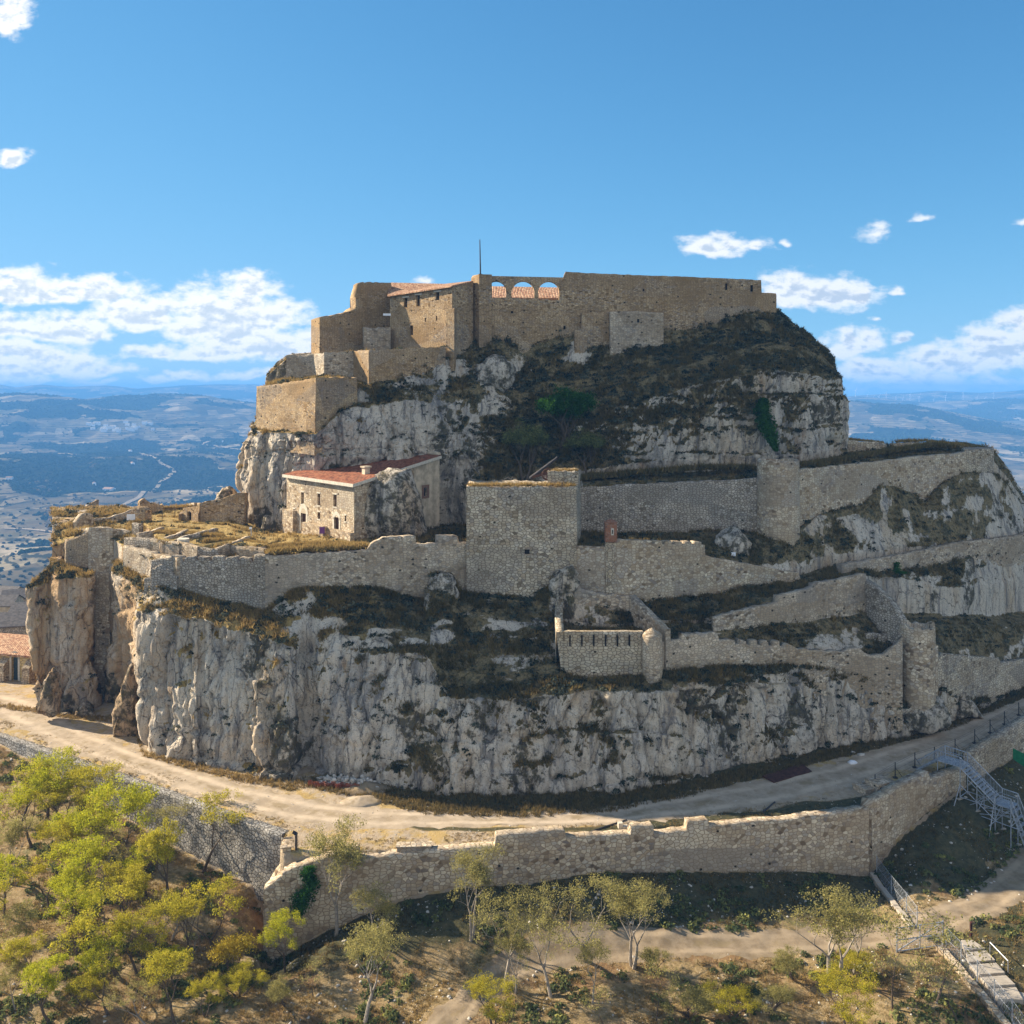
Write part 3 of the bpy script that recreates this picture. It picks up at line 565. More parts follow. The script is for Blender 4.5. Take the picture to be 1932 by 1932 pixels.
def on_ground(u, v, z0=-48.0):
    Y = Yz(v, z0)
    for _ in range(12):
        z = float(zground(np.array([(u - 966) * Y / F]), np.array([Y]))[0]); Y = 0.5 * Y + 0.5 * Yz(v, z)
    return ((u - 966) * Y / F, Y, ZC + float(zground(np.array([(u - 966) * Y / F]), np.array([Y]))[0]))

gx = np.arange(-135, 135.01, 0.36); gy = np.arange(44, 186, 0.36)
XX, YY = np.meshgrid(gx, gy); px, py = XX.ravel(), YY.ravel(); pz = zground(px, py)
pp = np.stack([px, py, pz], -1); dd = np.interp(px, BX, BY) - py
# where the soil is bare earth, where it is rank dark growth
dirt = np.where(dd < 0.6, 1.0, 0.0)
band = np.where(dd < 0, 1, 0) * sstep(98, 102, py + 0.25 * px) * 0      
k1 = fbm(pp * 0.2 + 12, 4)
# strip at the foot of the cliff is grassy
base_u = 966 + px * F / np.maximum(py, 1)
base_v = np.interp(base_u, [0, 100, 250, 270, 430, 545, 580, 700, 800, 1000, 1150, 1300, 1500, 1660, 1790, 1932, 2200], [1330, 1345, 1360, 1420, 1458, 1480, 1470, 1482, 1500, 1502, 1499, 1478, 1432, 1398, 1368, 1310, 1250])
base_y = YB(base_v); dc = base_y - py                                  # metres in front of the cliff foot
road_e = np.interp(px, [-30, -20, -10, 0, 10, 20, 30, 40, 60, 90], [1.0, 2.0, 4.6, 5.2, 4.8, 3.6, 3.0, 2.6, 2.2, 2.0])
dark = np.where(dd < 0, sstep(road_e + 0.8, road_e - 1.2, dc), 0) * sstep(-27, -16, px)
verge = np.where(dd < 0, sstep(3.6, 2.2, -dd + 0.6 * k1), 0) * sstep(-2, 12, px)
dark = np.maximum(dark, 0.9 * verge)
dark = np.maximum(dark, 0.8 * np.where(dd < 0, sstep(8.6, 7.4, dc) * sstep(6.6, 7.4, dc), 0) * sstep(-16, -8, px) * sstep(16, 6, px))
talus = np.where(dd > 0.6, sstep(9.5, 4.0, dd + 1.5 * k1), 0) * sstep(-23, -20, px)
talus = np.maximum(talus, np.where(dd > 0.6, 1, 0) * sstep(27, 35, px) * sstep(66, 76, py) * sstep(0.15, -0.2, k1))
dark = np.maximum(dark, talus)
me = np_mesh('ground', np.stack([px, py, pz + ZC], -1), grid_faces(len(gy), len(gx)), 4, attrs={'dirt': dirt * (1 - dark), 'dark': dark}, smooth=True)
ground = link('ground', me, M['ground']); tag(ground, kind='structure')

def draped_road(name, pts, mat, lift=0.03, n=10, step=0.5, wob=0.35):
    """pts: (x, y, halfwidth)"""
    a = np.array(pts, float); L = np.r_[0, np.cumsum(np.hypot(np.diff(a[:, 0]), np.diff(a[:, 1])))]
    s = np.arange(0, L[-1], step); X = np.interp(s, L, a[:, 0]); Y = np.interp(s, L, a[:, 1]); W = np.interp(s, L, a[:, 2])
    for _ in range(12):
        X[1:-1] = (X[:-2] + 2 * X[1:-1] + X[2:]) / 4; Y[1:-1] = (Y[:-2] + 2 * Y[1:-1] + Y[2:]) / 4
    tx, ty = np.gradient(X), np.gradient(Y); l = np.hypot(tx, ty); nx, ny = -ty / l, tx / l
    V = []; ac = []
    for j in range(n + 1):
        q = j / n * 2 - 1; w = W * q
        if j in (0, n): w = w * (1 + wob * fbm(np.stack([s * 0.5, 0 * s + j, 0 * s], -1), 4))
        x, y = X + nx * w, Y + ny * w
        z = zground(x, y) + ZC + lift * (1 if j not in (0, n) else 0.1); V.append(np.stack([x, y, z], -1)); ac.append(0 * s + q)
    V = np.stack(V, 0)
    me = np_mesh(name, V.reshape(-1, 3), grid_faces(n + 1, len(s)), 4, attrs={'across': np.stack(ac, 0).ravel()}, smooth=True)
    o = link(name, me, mat); tag(o, kind='structure'); return o
def G2(u, v, z=-43.0):
    Y = Yz(v, z); return ((u - 966) * Y / F, Y)
road = draped_road('gravel_road', [(*G2(-160, 1290), 3.6), (*G2(20, 1330), 3.2), (*G2(130, 1390), 2.6), (*G2(260, 1440), 2.2), (*G2(420, 1495), 2.4), (*G2(560, 1528), 2.6), (*G2(700, 1545), 2.2), (*G2(850, 1545), 1.6), (*G2(980, 1546), 1.5),
    (*G2(1150, 1540), 2.0), (*G2(1300, 1520), 2.6), (*G2(1450, 1495), 3.0), (*G2(1600, 1458), 2.6), (*G2(1750, 1408), 2.4), (*G2(1932, 1338), 2.4), (*G2(2150, 1265), 2.4)], M['road'])
def G3(u, v): q = on_ground(u, v); return (q[0], q[1])
track = draped_road('dirt_track', [(*G3(760, 2060), 1.6), (*G3(840, 1930), 1.6), (*G3(900, 1870), 1.5), (*G3(985, 1812), 1.7), (*G3(1080, 1785), 1.9), (*G3(1250, 1779), 1.9), (*G3(1450, 1782), 1.9), (*G3(1620, 1772), 2.0),
    (*G3(1740, 1752), 2.0), (*G3(1840, 1712), 2.0), (*G3(1930, 1650), 2.0), (*G3(2020, 1560), 2.0), (*G3(2100, 1500), 2.0)], M['track'])

# ------------------------------------------------------------------ far land
def zfar(x, y):
    x = np.asarray(x, float); y = np.asarray(y, float)
    rr = np.hypot(x, y); a = np.arctan2(x, y); ly = np.log(rr)
    uu = 966 + F * np.tan(np.clip(a, -1.3, 1.3))
    p = np.stack([x, y, 0 * x], -1)
    base = -62 - 195 * sstep(np.log(210), np.log(1150), ly)
    hills = fbm(p / 900 + 5, 5) * 60 * sstep(500, 1500, rr)
    z = base + hills
    # low wooded plateau in the middle distance on the left, spur with the switchback road
    z = z + np.where(x < 0, 1, 0.25) * 60 * np.exp(-((ly - np.log(2700)) / 0.2) ** 2) * (0.8 + 0.5 * fbm(p / 700 + 20, 3))
    z = z + 55 * np.exp(-((x + 560) / 200) ** 2 - ((y - 1250) / 330) ** 2)
    z = z + 60 * np.exp(-((x + 400) / 260) ** 2 - ((y - 1900) / 300) ** 2)
    def ridge(prof_u, prof_v, Yr, w, zb, rough):
        crest = (HZ - np.interp(uu, prof_u, prof_v)) * Yr / F
        s = np.exp(-(np.abs(ly - np.log(Yr)) / w) ** 1.7)
        q = fbm(p / (Yr * 0.09) + Yr, 5)
        return (crest - zb) * s * (1 + rough * q * (1 - s * 0.75))
    zb = -235
    z = np.maximum(z, zb + ridge([-900, -100, 60, 150, 240, 300, 400, 480, 620, 900, 1300, 1600, 1660, 1720, 1800, 1870, 1932, 2100, 2800],
                                 [770, 748, 746, 750, 749, 747, 752, 760, 775, 790, 800, 754, 758, 764, 776, 788, 797, 800, 790], 4700, 0.28, zb, 0.5))
    z = np.maximum(z, zb + ridge([-900, 0, 300, 600, 1200, 1500, 1620, 1750, 1850, 1932, 2100, 2800], [760, 760, 765, 765, 760, 757, 750, 758, 753, 752, 756, 760], 6900, 0.20, zb, 0.4))
    z = np.maximum(z, zb + ridge([-900, -60, 0, 30, 80, 130, 200, 260, 300, 340, 420, 485, 700, 1200, 1590, 1650, 1720, 1770, 1850, 1932, 2100, 2800],
                                 [740, 727, 727, 732, 726, 730, 728, 733, 729, 726, 725, 727, 735, 742, 747, 744, 741, 738, 741, 737, 736, 738], 9200, 0.22, zb, 0.2))
    return z
az = np.linspace(-0.95, 0.95, 900); lr = np.concatenate([np.linspace(np.log(150), np.log(900), 120), np.linspace(np.log(905), np.log(7000), 420), np.linspace(np.log(7050), np.log(12500), 120)])
AA, LR = np.meshgrid(az, lr); RR = np.exp(LR)
fx, fy = (RR * np.sin(AA)).ravel(), (RR * np.cos(AA)).ravel(); fz = zfar(fx, fy)
# ground sheet reaches on under the near land too
fp = np.stack([fx, fy, fz], -1)
def far_mask(x, y, z):
    p = np.stack([x, y, z * 2.0], -1)
    f1 = fbm(p / 420 + 2, 5); f2 = fbm(p / 150 + 60, 4)
    return sstep(-0.06, 0.08, f1 + 0.6 * f2)
wood = far_mask(fx, fy, fz)
def m_far():
    t = NT('valley_land'); p = t.pos(); w = t.attr('wood')
    z = t.sep(p)[2]
    n1 = t.noise(p, 0.006, 6, 0.65); n2 = t.noise(p, 0.03, 6, 0.7)
    # terraced fields follow the contours
    tz = t.ma('FRACT', t.ma('MULTIPLY', t.ma('ADD', z, t.ma('MULTIPLY', n1, 18.0)), 1 / 6.0))
    fld = t.n('ShaderNodeTexVoronoi', {'Vector': t.vm('MULTIPLY', p, (1, 0.55, 3.5)), 'Scale': 0.016}).outputs['Color']
    fs = t.n('ShaderNodeSeparateColor', {0: fld}).outputs
    c = t.ramp(fs[0], [(0, (0.09, 0.075, 0.045)), (0.35, (0.16, 0.125, 0.075)), (0.6, (0.34, 0.265, 0.16)), (0.8, (0.12, 0.105, 0.055)), (1, (0.50, 0.40, 0.26))])
    c = t.mix(t.mr(n2, 0.4, 0.65, 0, 0.6), c, (0.11, 0.095, 0.06))
    c = t.mix(t.ma('MULTIPLY', t.mr(tz, 0.66, 0.78, 0, 0.9), t.mr(t.noise(p, 0.012, 4, 0.6), 0.4, 0.55)), c, (0.03, 0.035, 0.025))
    c = t.mix(t.mr(t.ma('ADD', w, t.ma('MULTIPLY', t.ma('SUBTRACT', n2, 0.5), 1.2)), 0.4, 0.6), c, t.mix(t.mr(n2, 0.4, 0.6), (0.012, 0.02, 0.012), (0.03, 0.036, 0.02)))
    return t.out(c, 0.95, n2, 6.0, 0.6, spec=0.0)
M['far'] = m_far()
me = np_mesh('terrain', np.stack([fx, fy, fz + ZC], -1), grid_faces(len(lr), len(az)), 4, attrs={'wood': wood}, smooth=True)
terrain = link('terrain', me, M['far']); tag(terrain, kind='structure')

# roads across the valley, draped as thin sheets
def far_road(name, uvY, hw, lift=1.2):
    a = np.array([((u - 966) * Y / F, Y) for u, Y in uvY]); L = np.r_[0, np.cumsum(np.hypot(*np.diff(a, axis=0).T))]
    s = np.arange(0, L[-1], 6.0); X = np.interp(s, L, a[:, 0]); Y = np.interp(s, L, a[:, 1])
    for _ in range(6):
        X[1:-1] = (X[:-2] + 2 * X[1:-1] + X[2:]) / 4; Y[1:-1] = (Y[:-2] + 2 * Y[1:-1] + Y[2:]) / 4
    tx, ty = np.gradient(X), np.gradient(Y); l = np.hypot(tx, ty) + 1e-9
    V = np.stack([np.stack([X - ty / l * hw * q, Y + tx / l * hw * q, zfar(X - ty / l * hw * q, Y + tx / l * hw * q) + ZC + lift], -1) for q in (-1, 0, 1)], 0)
    me = np_mesh(name, V.reshape(-1, 3), grid_faces(3, len(s)), 4, attrs={'across': np.zeros(3 * len(s))}); o = link(name, me, M['road']); tag(o, kind='structure'); return o
# ------------------------------------------------------------------ masonry
def wall(name, label, cat, pts, thick=1.2, mat='wall_cream', ruin=0.12, sink=1.2, step=0.32, group=None, parent=None, rough=0.07, batter=0.0, jag=0.5):
    """free-standing stone wall: pts = (u, v top, v bottom, depth) of its near face"""
    a = []
    for (u, vt, vb, Y) in pts:
        x = (u - 966) * Y / F; a.append((x, Y, (HZ - vt) * Y / F + ZC, (HZ - vb) * Y / F + ZC - sink))
    a = np.array(a); seg = np.hypot(np.diff(a[:, 0]), np.diff(a[:, 1])); L = np.r_[0, np.cumsum(seg)]
    L = L + np.arange(len(L)) * 1e-6
    s = np.unique(np.r_[np.arange(0, L[-1], step), L])
    x, y, zt, zb = [np.interp(s, L, a[:, k]) for k in range(4)]
    tx, ty = np.gradient(x, s), np.gradient(y, s); l = np.hypot(tx, ty); tx, ty = tx / l, ty / l
    for _ in range(3):
        tx[1:-1] = (tx[:-2] + 2 * tx[1:-1] + tx[2:]) / 4; ty[1:-1] = (ty[:-2] + 2 * ty[1:-1] + ty[2:]) / 4
    l = np.hypot(tx, ty); tx, ty = tx / l, ty / l; nx, ny = ty, -tx
    q = np.stack([s * jag * 2, 0 * s + a[0, 0], 0 * s + a[0, 1]], -1)
    zt = zt + ruin * (np.sign(pn(q)) * np.abs(pn(q)) ** 0.6 * 1.2 + 0.5 * pn(q * 3.1)) + 0.8 * ruin * fbm(q * 0.12, 2)
    H = float(np.max(zt - zb)); nr = max(3, int(H / 0.45)); n = len(s); rows = []; uvr = []
    for j in range(nr + 1):
        t = j / nr; z = zb + (zt - zb) * t
        pp = np.stack([x * 0.7, y * 0.7, z * 0.9], -1); d = rough * fbm(pp, 3) + batter * (zt - z)
        rows.append(np.stack([x + nx * d, y + ny * d, z], -1)); uvr.append(np.stack([s, z], -1))
    zt2 = zt - 0.05 + ruin * 0.8 * pn(q * 1.7 + 9)
    rows.append(np.stack([x - nx * thick * 0.5, y - ny * thick * 0.5, (zt + zt2) / 2 + ruin * 0.5 * pn(q * 2.3 + 4)], -1)); uvr.append(np.stack([s, zt + thick * 0.5], -1))
    rows.append(np.stack([x - nx * thick, y - ny * thick, zt2], -1)); uvr.append(np.stack([s, zt + thick], -1))
    rows.append(np.stack([x - nx * thick, y - ny * thick, zb], -1)); uvr.append(np.stack([s, 2 * zt + thick - zb], -1))
    V = np.stack(rows, 0); NRr = V.shape[0]; UVv = np.stack(uvr, 0)
    faces = grid_faces(NRr, n)
    # closed ends: strips between the near face and the back edge
    idx = np.arange(NRr * n).reshape(NRr, n); ex = []
    for c in (0, n - 1):
        top, back, bb = idx[NRr - 3, c], idx[NRr - 2, c], idx[NRr - 1, c]; front = [idx[j, c] for j in range(nr + 1)]
        cyc = front + [top, back, bb]
        m = len(cyc)
        for k in range(1, m - 2, 2):
            f = [cyc[0], cyc[k], cyc[k + 1], cyc[k + 2]]
            ex.append(f if c else f[::-1])
    uvs = UVv.reshape(-1, 2).copy(); vv = V.reshape(-1, 3)
    # separate corner verts for the ends so their masonry is not smeared
    exv = []; exu = []; exf = []
    for f in ex:
        b = len(vv) + len(exv)
        for k in f:
            exv.append(vv[k]); c = k % n; exu.append((np.dot(vv[k][:2] - vv[idx[0, c]][:2], [nx[c], ny[c]]), vv[k][2]))
        exf.append([b, b + 1, b + 2, b + 3])
    vv = np.vstack([vv, np.array(exv)]); uvs = np.vstack([uvs, np.array(exu)]); faces = np.vstack([faces, np.array(exf)])
    me = np_mesh(name, vv, faces, 4, uv=uvs)
    o = link(name, me, M[mat] if isinstance(mat, str) else mat, parent)
    if label: tag(o, label, cat, group)
    return o

def merlons(u0, u1, vt0, vt1, vb0, vb1, Y0, Y1, n, drop, gap=0.4, rnd=0.0):
    """wall-top points with n merlons between u0 and u1 (drop in pixels)"""
    out = []
    for k in range(n):
        for (t, up) in ((k, 1), (k + 1 - gap, 1), (k + 1 - gap + 0.02, 0), (k + 0.98, 0)):
            f = t / n; j = drop * (1 + rnd * (random.random() - 0.5))
            out.append((u0 + (u1 - u0) * f, vt0 + (vt1 - vt0) * f + (0 if up else j), vb0 + (vb1 - vb0) * f, Y0 + (Y1 - Y0) * f))
    return out

def tower(name, label, cat, u, Y, r, vt, vb, mat='wall_cream', ruin=0.15, batter=0.06, sink=2.0, dome=0.0, parent=None, parapet=0.6, jag=1.0, group=None):
    """round tower: near side at the given centre depth"""
    cx, cy = (u - 966) * Y / F, Y; zt = (HZ - vt) * (Y - r) / F + ZC; zb = (HZ - vb) * (Y - r) / F + ZC - sink
    n = 48; nr = max(4, int((zt - zb) / 0.5)); a = np.linspace(0, 2 * math.pi, n + 1); rows = []; uvr = []
    q = np.stack([np.cos(a) * 1.6 + cx, np.sin(a) * 1.6 + cy, 0 * a], -1)
    top = zt + ruin * (np.sign(pn(q * jag)) * 0.6 + pn(q * 2.7)); top[-1] = top[0]
    for j in range(nr + 1):
        f = j / nr; z = zb + (top - zb) * f; rr = r + batter * (zt - z) * 0.5
        pp = np.stack([np.cos(a) * r + cx, np.sin(a) * r + cy, z], -1); rr = rr + 0.06 * fbm(pp * 0.9, 3)
        rows.append(np.stack([cx + np.cos(a) * rr, cy + np.sin(a) * rr, z], -1)); uvr.append(np.stack([a * r, z], -1))
    def ring(rr, z, du): rows.append(np.stack([cx + np.cos(a) * rr, cy + np.sin(a) * rr, z + 0 * a], -1)); uvr.append(np.stack([a * r, z + du + 0 * a], -1))
    if dome:
        for k, f in enumerate((0.97, 0.8, 0.5, 0.2, 0.001)): ring(r * f, zt + dome * (1 - f) ** 0.8, 0.3 * k)
    else:
        ring(r - 0.6, top - 0.03, 0.6); ring(r - 0.62, zt - parapet, 1.2); ring(0.001, zt - parapet + 0.1, r)
    V = np.stack(rows, 0); me = np_mesh(name, V.reshape(-1, 3), grid_faces(V.shape[0], n + 1)[:, ::-1], 4, uv=np.stack(uvr, 0).reshape(-1, 2))
    o = link(name, me, M[mat], parent)
    if label: tag(o, label, cat, group)
    return o

def on_line(u, p0, p1):
    """plan point of pixel column u on the line p0-p1"""
    k = (u - 966) / F; dx, dy = p1[0] - p0[0], p1[1] - p0[1]
    t = (k * p0[1] - p0[0]) / (dx - k * dy); return t, (p0[0] + t * dx, p0[1] + t * dy)
def facade(mb, p0, p1, zb, zt0, zt1, holes=(), depth=0.45, zb1=None, u_off=0.0):
    """planar wall p0 -> p1 (plan) with rectangular openings (s0,s1,z0,z1) and their reveals"""
    Ln = math.hypot(p1[0] - p0[0], p1[1] - p0[1]); d = ((p1[0] - p0[0]) / Ln, (p1[1] - p0[1]) / Ln); nrm = (d[1], -d[0]); zb1 = zb if zb1 is None else zb1
    ss = sorted(set([0, Ln] + [h[0] for h in holes] + [h[1] for h in holes] + list(np.linspace(0, Ln, max(2, int(Ln / 1.5))))))
    zs_ = sorted(set([h[2] for h in holes] + [h[3] for h in holes]))
    def pt(s, z, o=0.0): return (p0[0] + d[0] * s - nrm[0] * o, p0[1] + d[1] * s - nrm[1] * o, z)
    for a, b in zip(ss[:-1], ss[1:]):
        ta, tb = zt0 + (zt1 - zt0) * a / Ln, zt0 + (zt1 - zt0) * b / Ln; ba, bb = zb + (zb1 - zb) * a / Ln, zb + (zb1 - zb) * b / Ln
        lev = [(ba, bb)] + [(z, z) for z in zs_ if z > max(ba, bb) and z < min(ta, tb)] + [(ta, tb)]
        for (l0, l1), (h0, h1) in zip(lev[:-1], lev[1:]):
            m = (l0 + h0) / 2
            if any(h[0] - 1e-6 <= a and b <= h[1] + 1e-6 and h[2] < m < h[3] for h in holes): continue
            mb.poly([pt(a, l0), pt(b, l1), pt(b, h1), pt(a, h0)], [(u_off + a, l0), (u_off + b, l1), (u_off + b, h1), (u_off + a, h0)])
    for (s0, s1, z0, z1) in holes:
        mb.poly([pt(s0, z0), pt(s0, z0, depth), pt(s0, z1, depth), pt(s0, z1)], [(0, z0), (depth, z0), (depth, z1), (0, z1)])
        mb.poly([pt(s1, z0, depth), pt(s1, z0), pt(s1, z1), pt(s1, z1, depth)], [(0, z0), (depth, z0), (depth, z1), (0, z1)])
        mb.poly([pt(s0, z1), pt(s0, z1, depth), pt(s1, z1, depth), pt(s1, z1)], [(s0, 0), (s0, depth), (s1, depth), (s1, 0)])
        mb.poly([pt(s0, z0, depth), pt(s0, z0), pt(s1, z0), pt(s1, z0, depth)], [(s0, depth), (s0, 0), (s1, 0), (s1, depth)])
    return pt, nrm, d
def px_hole(p0, p1, u0, u1, v0, v1):
    Ln = math.hypot(p1[0] - p0[0], p1[1] - p0[1]); t0, a = on_line(u0, p0, p1); t1, b = on_line(u1, p0, p1); Y = (a[1] + b[1]) / 2
    return (t0 * Ln, t1 * Ln, ZC + (HZ - v1) * Y / F, ZC + (HZ - v0) * Y / F)
def pane(name, pt, h, mat, parent, depth=0.42, th=0.06, arch=False):
    s0, s1, z0, z1 = h; m = MB(); c = [pt(s0 - 0.04, z0 - 0.04, depth), pt(s1 + 0.04, z0 - 0.04, depth), pt(s1 + 0.04, z1 + 0.04, depth), pt(s0 - 0.04, z1 + 0.04, depth)]
    e = [pt(s0 - 0.04, z0 - 0.04, depth + th), pt(s1 + 0.04, z0 - 0.04, depth + th), pt(s1 + 0.04, z1 + 0.04, depth + th), pt(s0 - 0.04, z1 + 0.04, depth + th)]
    m.poly(c); m.poly(e[::-1])
    for k in range(4): m.poly([c[k], e[k], e[(k + 1) % 4], c[(k + 1) % 4]])
    return m.build(name, M[mat], parent)
def pxz(v, Y): return ZC + (HZ - v) * Y / F
def pl(u, Y): return ((u - 966) * Y / F, Y)

# ---- outer wall along the plateau
RG = 'stone_wall'
def sw(label, pts, **k): return wall(k.pop('name', RG), label, 'wall', pts, **k)
sw('grey dry-stone retaining wall with pale coping climbing the left edge of the gravel terrace',
   [(-260, 1290, 1300, 141.5), (-120, 1336, 1348, 127), (0, 1388, 1404, 114.6), (132, 1435, 1472, 106.6), (324, 1500, 1596, 97.6), (430, 1540, 1650, 92.4), (505, 1566, 1682, 89), (531, 1575, 1690, 88.2)], mat='wall_dry', ruin=0.04, thick=1.1, rough=0.1)
sw('short sloping wall joining the grey retaining wall to the sharp outer corner', [(532, 1580, 1680, 87.6), (531, 1625, 1680, 86.2), (512, 1652, 1760, 84.8), (499, 1680, 1832, 83.2)], mat='wall_pale', thick=1.0, ruin=0.03)
sw('long stepped outer rampart with merlons running from the sharp corner to the right',
   [(497, 1681, 1832, 83), (532, 1652, 1812, 83.2), (533, 1646, 1812, 83.2), (574, 1632, 1786, 83.5), (629, 1613, 1752, 83.8), (677, 1602, 1730, 84), (678, 1621, 1730, 84), (758, 1612, 1694, 84.6), (876, 1602, 1673, 85.2), (934, 1598, 1669, 85.6), (935, 1578, 1669, 85.6),
    (1008, 1571, 1665, 86), (1066, 1567, 1655, 86.6), (1068, 1580, 1655, 86.6), (1120, 1578, 1647, 87), (1190, 1574, 1646, 87.8), (1191, 1560, 1646, 87.8), (1233, 1558, 1645, 88.4), (1234, 1576, 1645, 88.4), (1296, 1567, 1645, 89.1), (1297, 1551, 1645, 89.1), (1337, 1549, 1645, 89.6),
    (1338, 1560, 1646, 89.6), (1420, 1552, 1646, 90.4), (1486, 1547, 1645, 91.1), (1508, 1543, 1645, 91.3), (1560, 1537, 1650, 91.9), (1640, 1527, 1658, 92.9)], mat='wall_pale', ruin=0.06, thick=1.2, sink=2.5)
sw('outer rampart stretch climbing from the bend up to the scaffold stairs', [(1645, 1526, 1656, 93), (1647, 1511, 1654, 93.2), (1662, 1505, 1632, 94), (1703, 1483, 1580, 96.3), (1753, 1457, 1535, 99), (1755, 1471, 1533, 99.1), (1808, 1454, 1497, 101.6), (1822, 1450, 1486, 102.6)], mat='wall_pale', ruin=0.05, thick=1.2, sink=2.5)
sw('outer rampart stretch beyond the scaffold stairs at the right edge', [(1838, 1420, 1452, 105), (1885, 1391, 1450, 110), (1932, 1362, 1428, 115.2), (2040, 1300, 1370, 127), (2200, 1245, 1310, 142)], mat='wall_ashlar', ruin=0.08, thick=1.2, sink=2.0)

# ---- ramparts on the middle ledges
sw('grey crenellated wall with rounded merlons above the pale buttress cliff',
   [(272, 1092, 1110, 113.6), (284, 1090, 1105, 113.2), (285, 1057, 1105, 113.1), (322, 1052, 1118, 112.2)] + merlons(323, 478, 1050, 1052, 1118, 1148, 112.2, 109.6, 6, 9, 0.28, 0.5) + [(480, 1046, 1149, 109.5), (500, 1047, 1156, 109)],
   mat='wall_grey', ruin=0.1, thick=1.1)
sw('low broken wall stub in front of the grey crenellated wall', [(286, 1074, 1105, 112.4), (300, 1068, 1112, 112.1), (318, 1080, 1116, 111.7), (334, 1088, 1122, 111.4)], mat='wall_grey', thick=1.0, ruin=0.3)
sw('curtain wall between grey corner and big square tower, dry grass spilling over its top',
   [(500, 1050, 1158, 109), (560, 1047, 1118, 109.9), (629, 1043, 1113, 110.9), (692, 1039, 1106, 111.9), (700, 1028, 1104, 112), (722, 1014, 1112, 112.4), (757, 1013, 1130, 113), (758, 1026, 1130, 113), (761, 1026, 1130, 113), (762, 1012, 1133, 113.1), (784, 1012, 1136, 113.4), (785, 1027, 1136, 113.5), (822, 1026, 1136, 114.1), (823, 1011, 1136, 114.1),
    (864, 1010, 1130, 114.7), (866, 1022, 1125, 114.8), (882, 1022, 1125, 115)], mat='wall_cream', ruin=0.08, thick=1.2, sink=2.0)
# big square tower
tw = MB(); tA, tB, tC, tD = pl(880, 114.3), pl(1088, 113.9), pl(1096, 121.5), pl(886, 122.5)
sq = tag(empty('square_tower', (tA[0], tA[1], pxz(1130, 114))), 'massive square stone tower with ragged grassy top carrying a cannon', 'tower')
def stack_tower(name, parent, ring, zb, zt, mat, cell=0.5, ruin=0.3, rough=0.08):
    """thick four-sided block whose top edge is ragged"""
    Vs = []; n = len(ring); pts = []; Ls = [0]
    for k in range(n):
        a, b = ring[k], ring[(k + 1) % n]; m = max(2, int(math.hypot(b[0]-a[0], b[1]-a[1]) / cell))
        for j in range(m): pts.append((a[0] + (b[0]-a[0]) * j / m, a[1] + (b[1]-a[1]) * j / m))
    pts.append(pts[0]); pts = np.array(pts); s = np.r_[0, np.cumsum(np.hypot(*np.diff(pts, axis=0).T))]
    q = np.stack([pts[:, 0] * 0.8, pts[:, 1] * 0.8, 0 * s], -1); top = zt + ruin * (pn(q) + 0.5 * pn(q * 2.7)); top[-1] = top[0]
    c = pts[:-1].mean(0); nr = max(3, int((zt - zb) / 0.5)); rows = []; uvr = []
    for j in range(nr + 1):
        z = zb + (top - zb) * j / nr; d = rough * fbm(np.stack([pts[:, 0] * 0.8, pts[:, 1] * 0.8, z * 0.9], -1), 3); r = (pts - c) / np.linalg.norm(pts - c, axis=1)[:, None]
        rows.append(np.c_[pts + r * d[:, None], z]); uvr.append(np.c_[s, z])
    for f, dz in ((0.88, 0.1), (0.5, 0.25), (0.001, 0.3)):
        pp = c + (pts - c) * f; rows.append(np.c_[pp, top * 0.5 + zt * 0.5 - dz + ruin * 0.5 * pn(np.c_[pp * 0.6, 0 * s])]); uvr.append(np.c_[s, zt + (1 - f) * 6 + 0 * s])
    V = np.stack(rows, 0); me = np_mesh(name, V.reshape(-1, 3), grid_faces(V.shape[0], len(s)), 4, uv=np.stack(uvr, 0).reshape(-1, 2))
    return link(name, me, M[mat], parent)
def unparent_offset(root):
    for ch in root.children:
        ch.location = (-root.location[0], -root.location[1], -root.location[2])
tower_body = stack_tower('tower_shaft', sq, [tA, tB, tC, tD], pxz(1150, 114), pxz(919, 114), 'wall_ashlar', 0.4, 0.28)
bA, bB = pl(1033, 116.2), pl(1091, 115.6)
stack_tower('corner_parapet', sq, [bA, bB, pl(1095, 119), pl(1036, 119.5)], pxz(925, 116), pxz(889, 116), 'wall_ashlar', 0.4, 0.25)
h = px_hole(tA, tB, 990, 999, 1036, 1044); m = MB(); zz = (h[2] + h[3]) / 2; xx = tA[0] + (tB[0]-tA[0]) * ((h[0]+h[1])/2) / math.hypot(tB[0]-tA[0], tB[1]-tA[1])
m.box((xx, 113.95, zz), (h[1]-h[0], 0.5, h[3]-h[2])); m.build('window', M['void'], sq)
for nm_, dz_ in (('lintel', 0.4), ('sill', -0.4)): m = MB(); m.box((xx, 113.92, zz + dz_), (1.1, 0.5, 0.2)); m.build(nm_, M['wall_pale'], sq)
unparent_offset(sq)

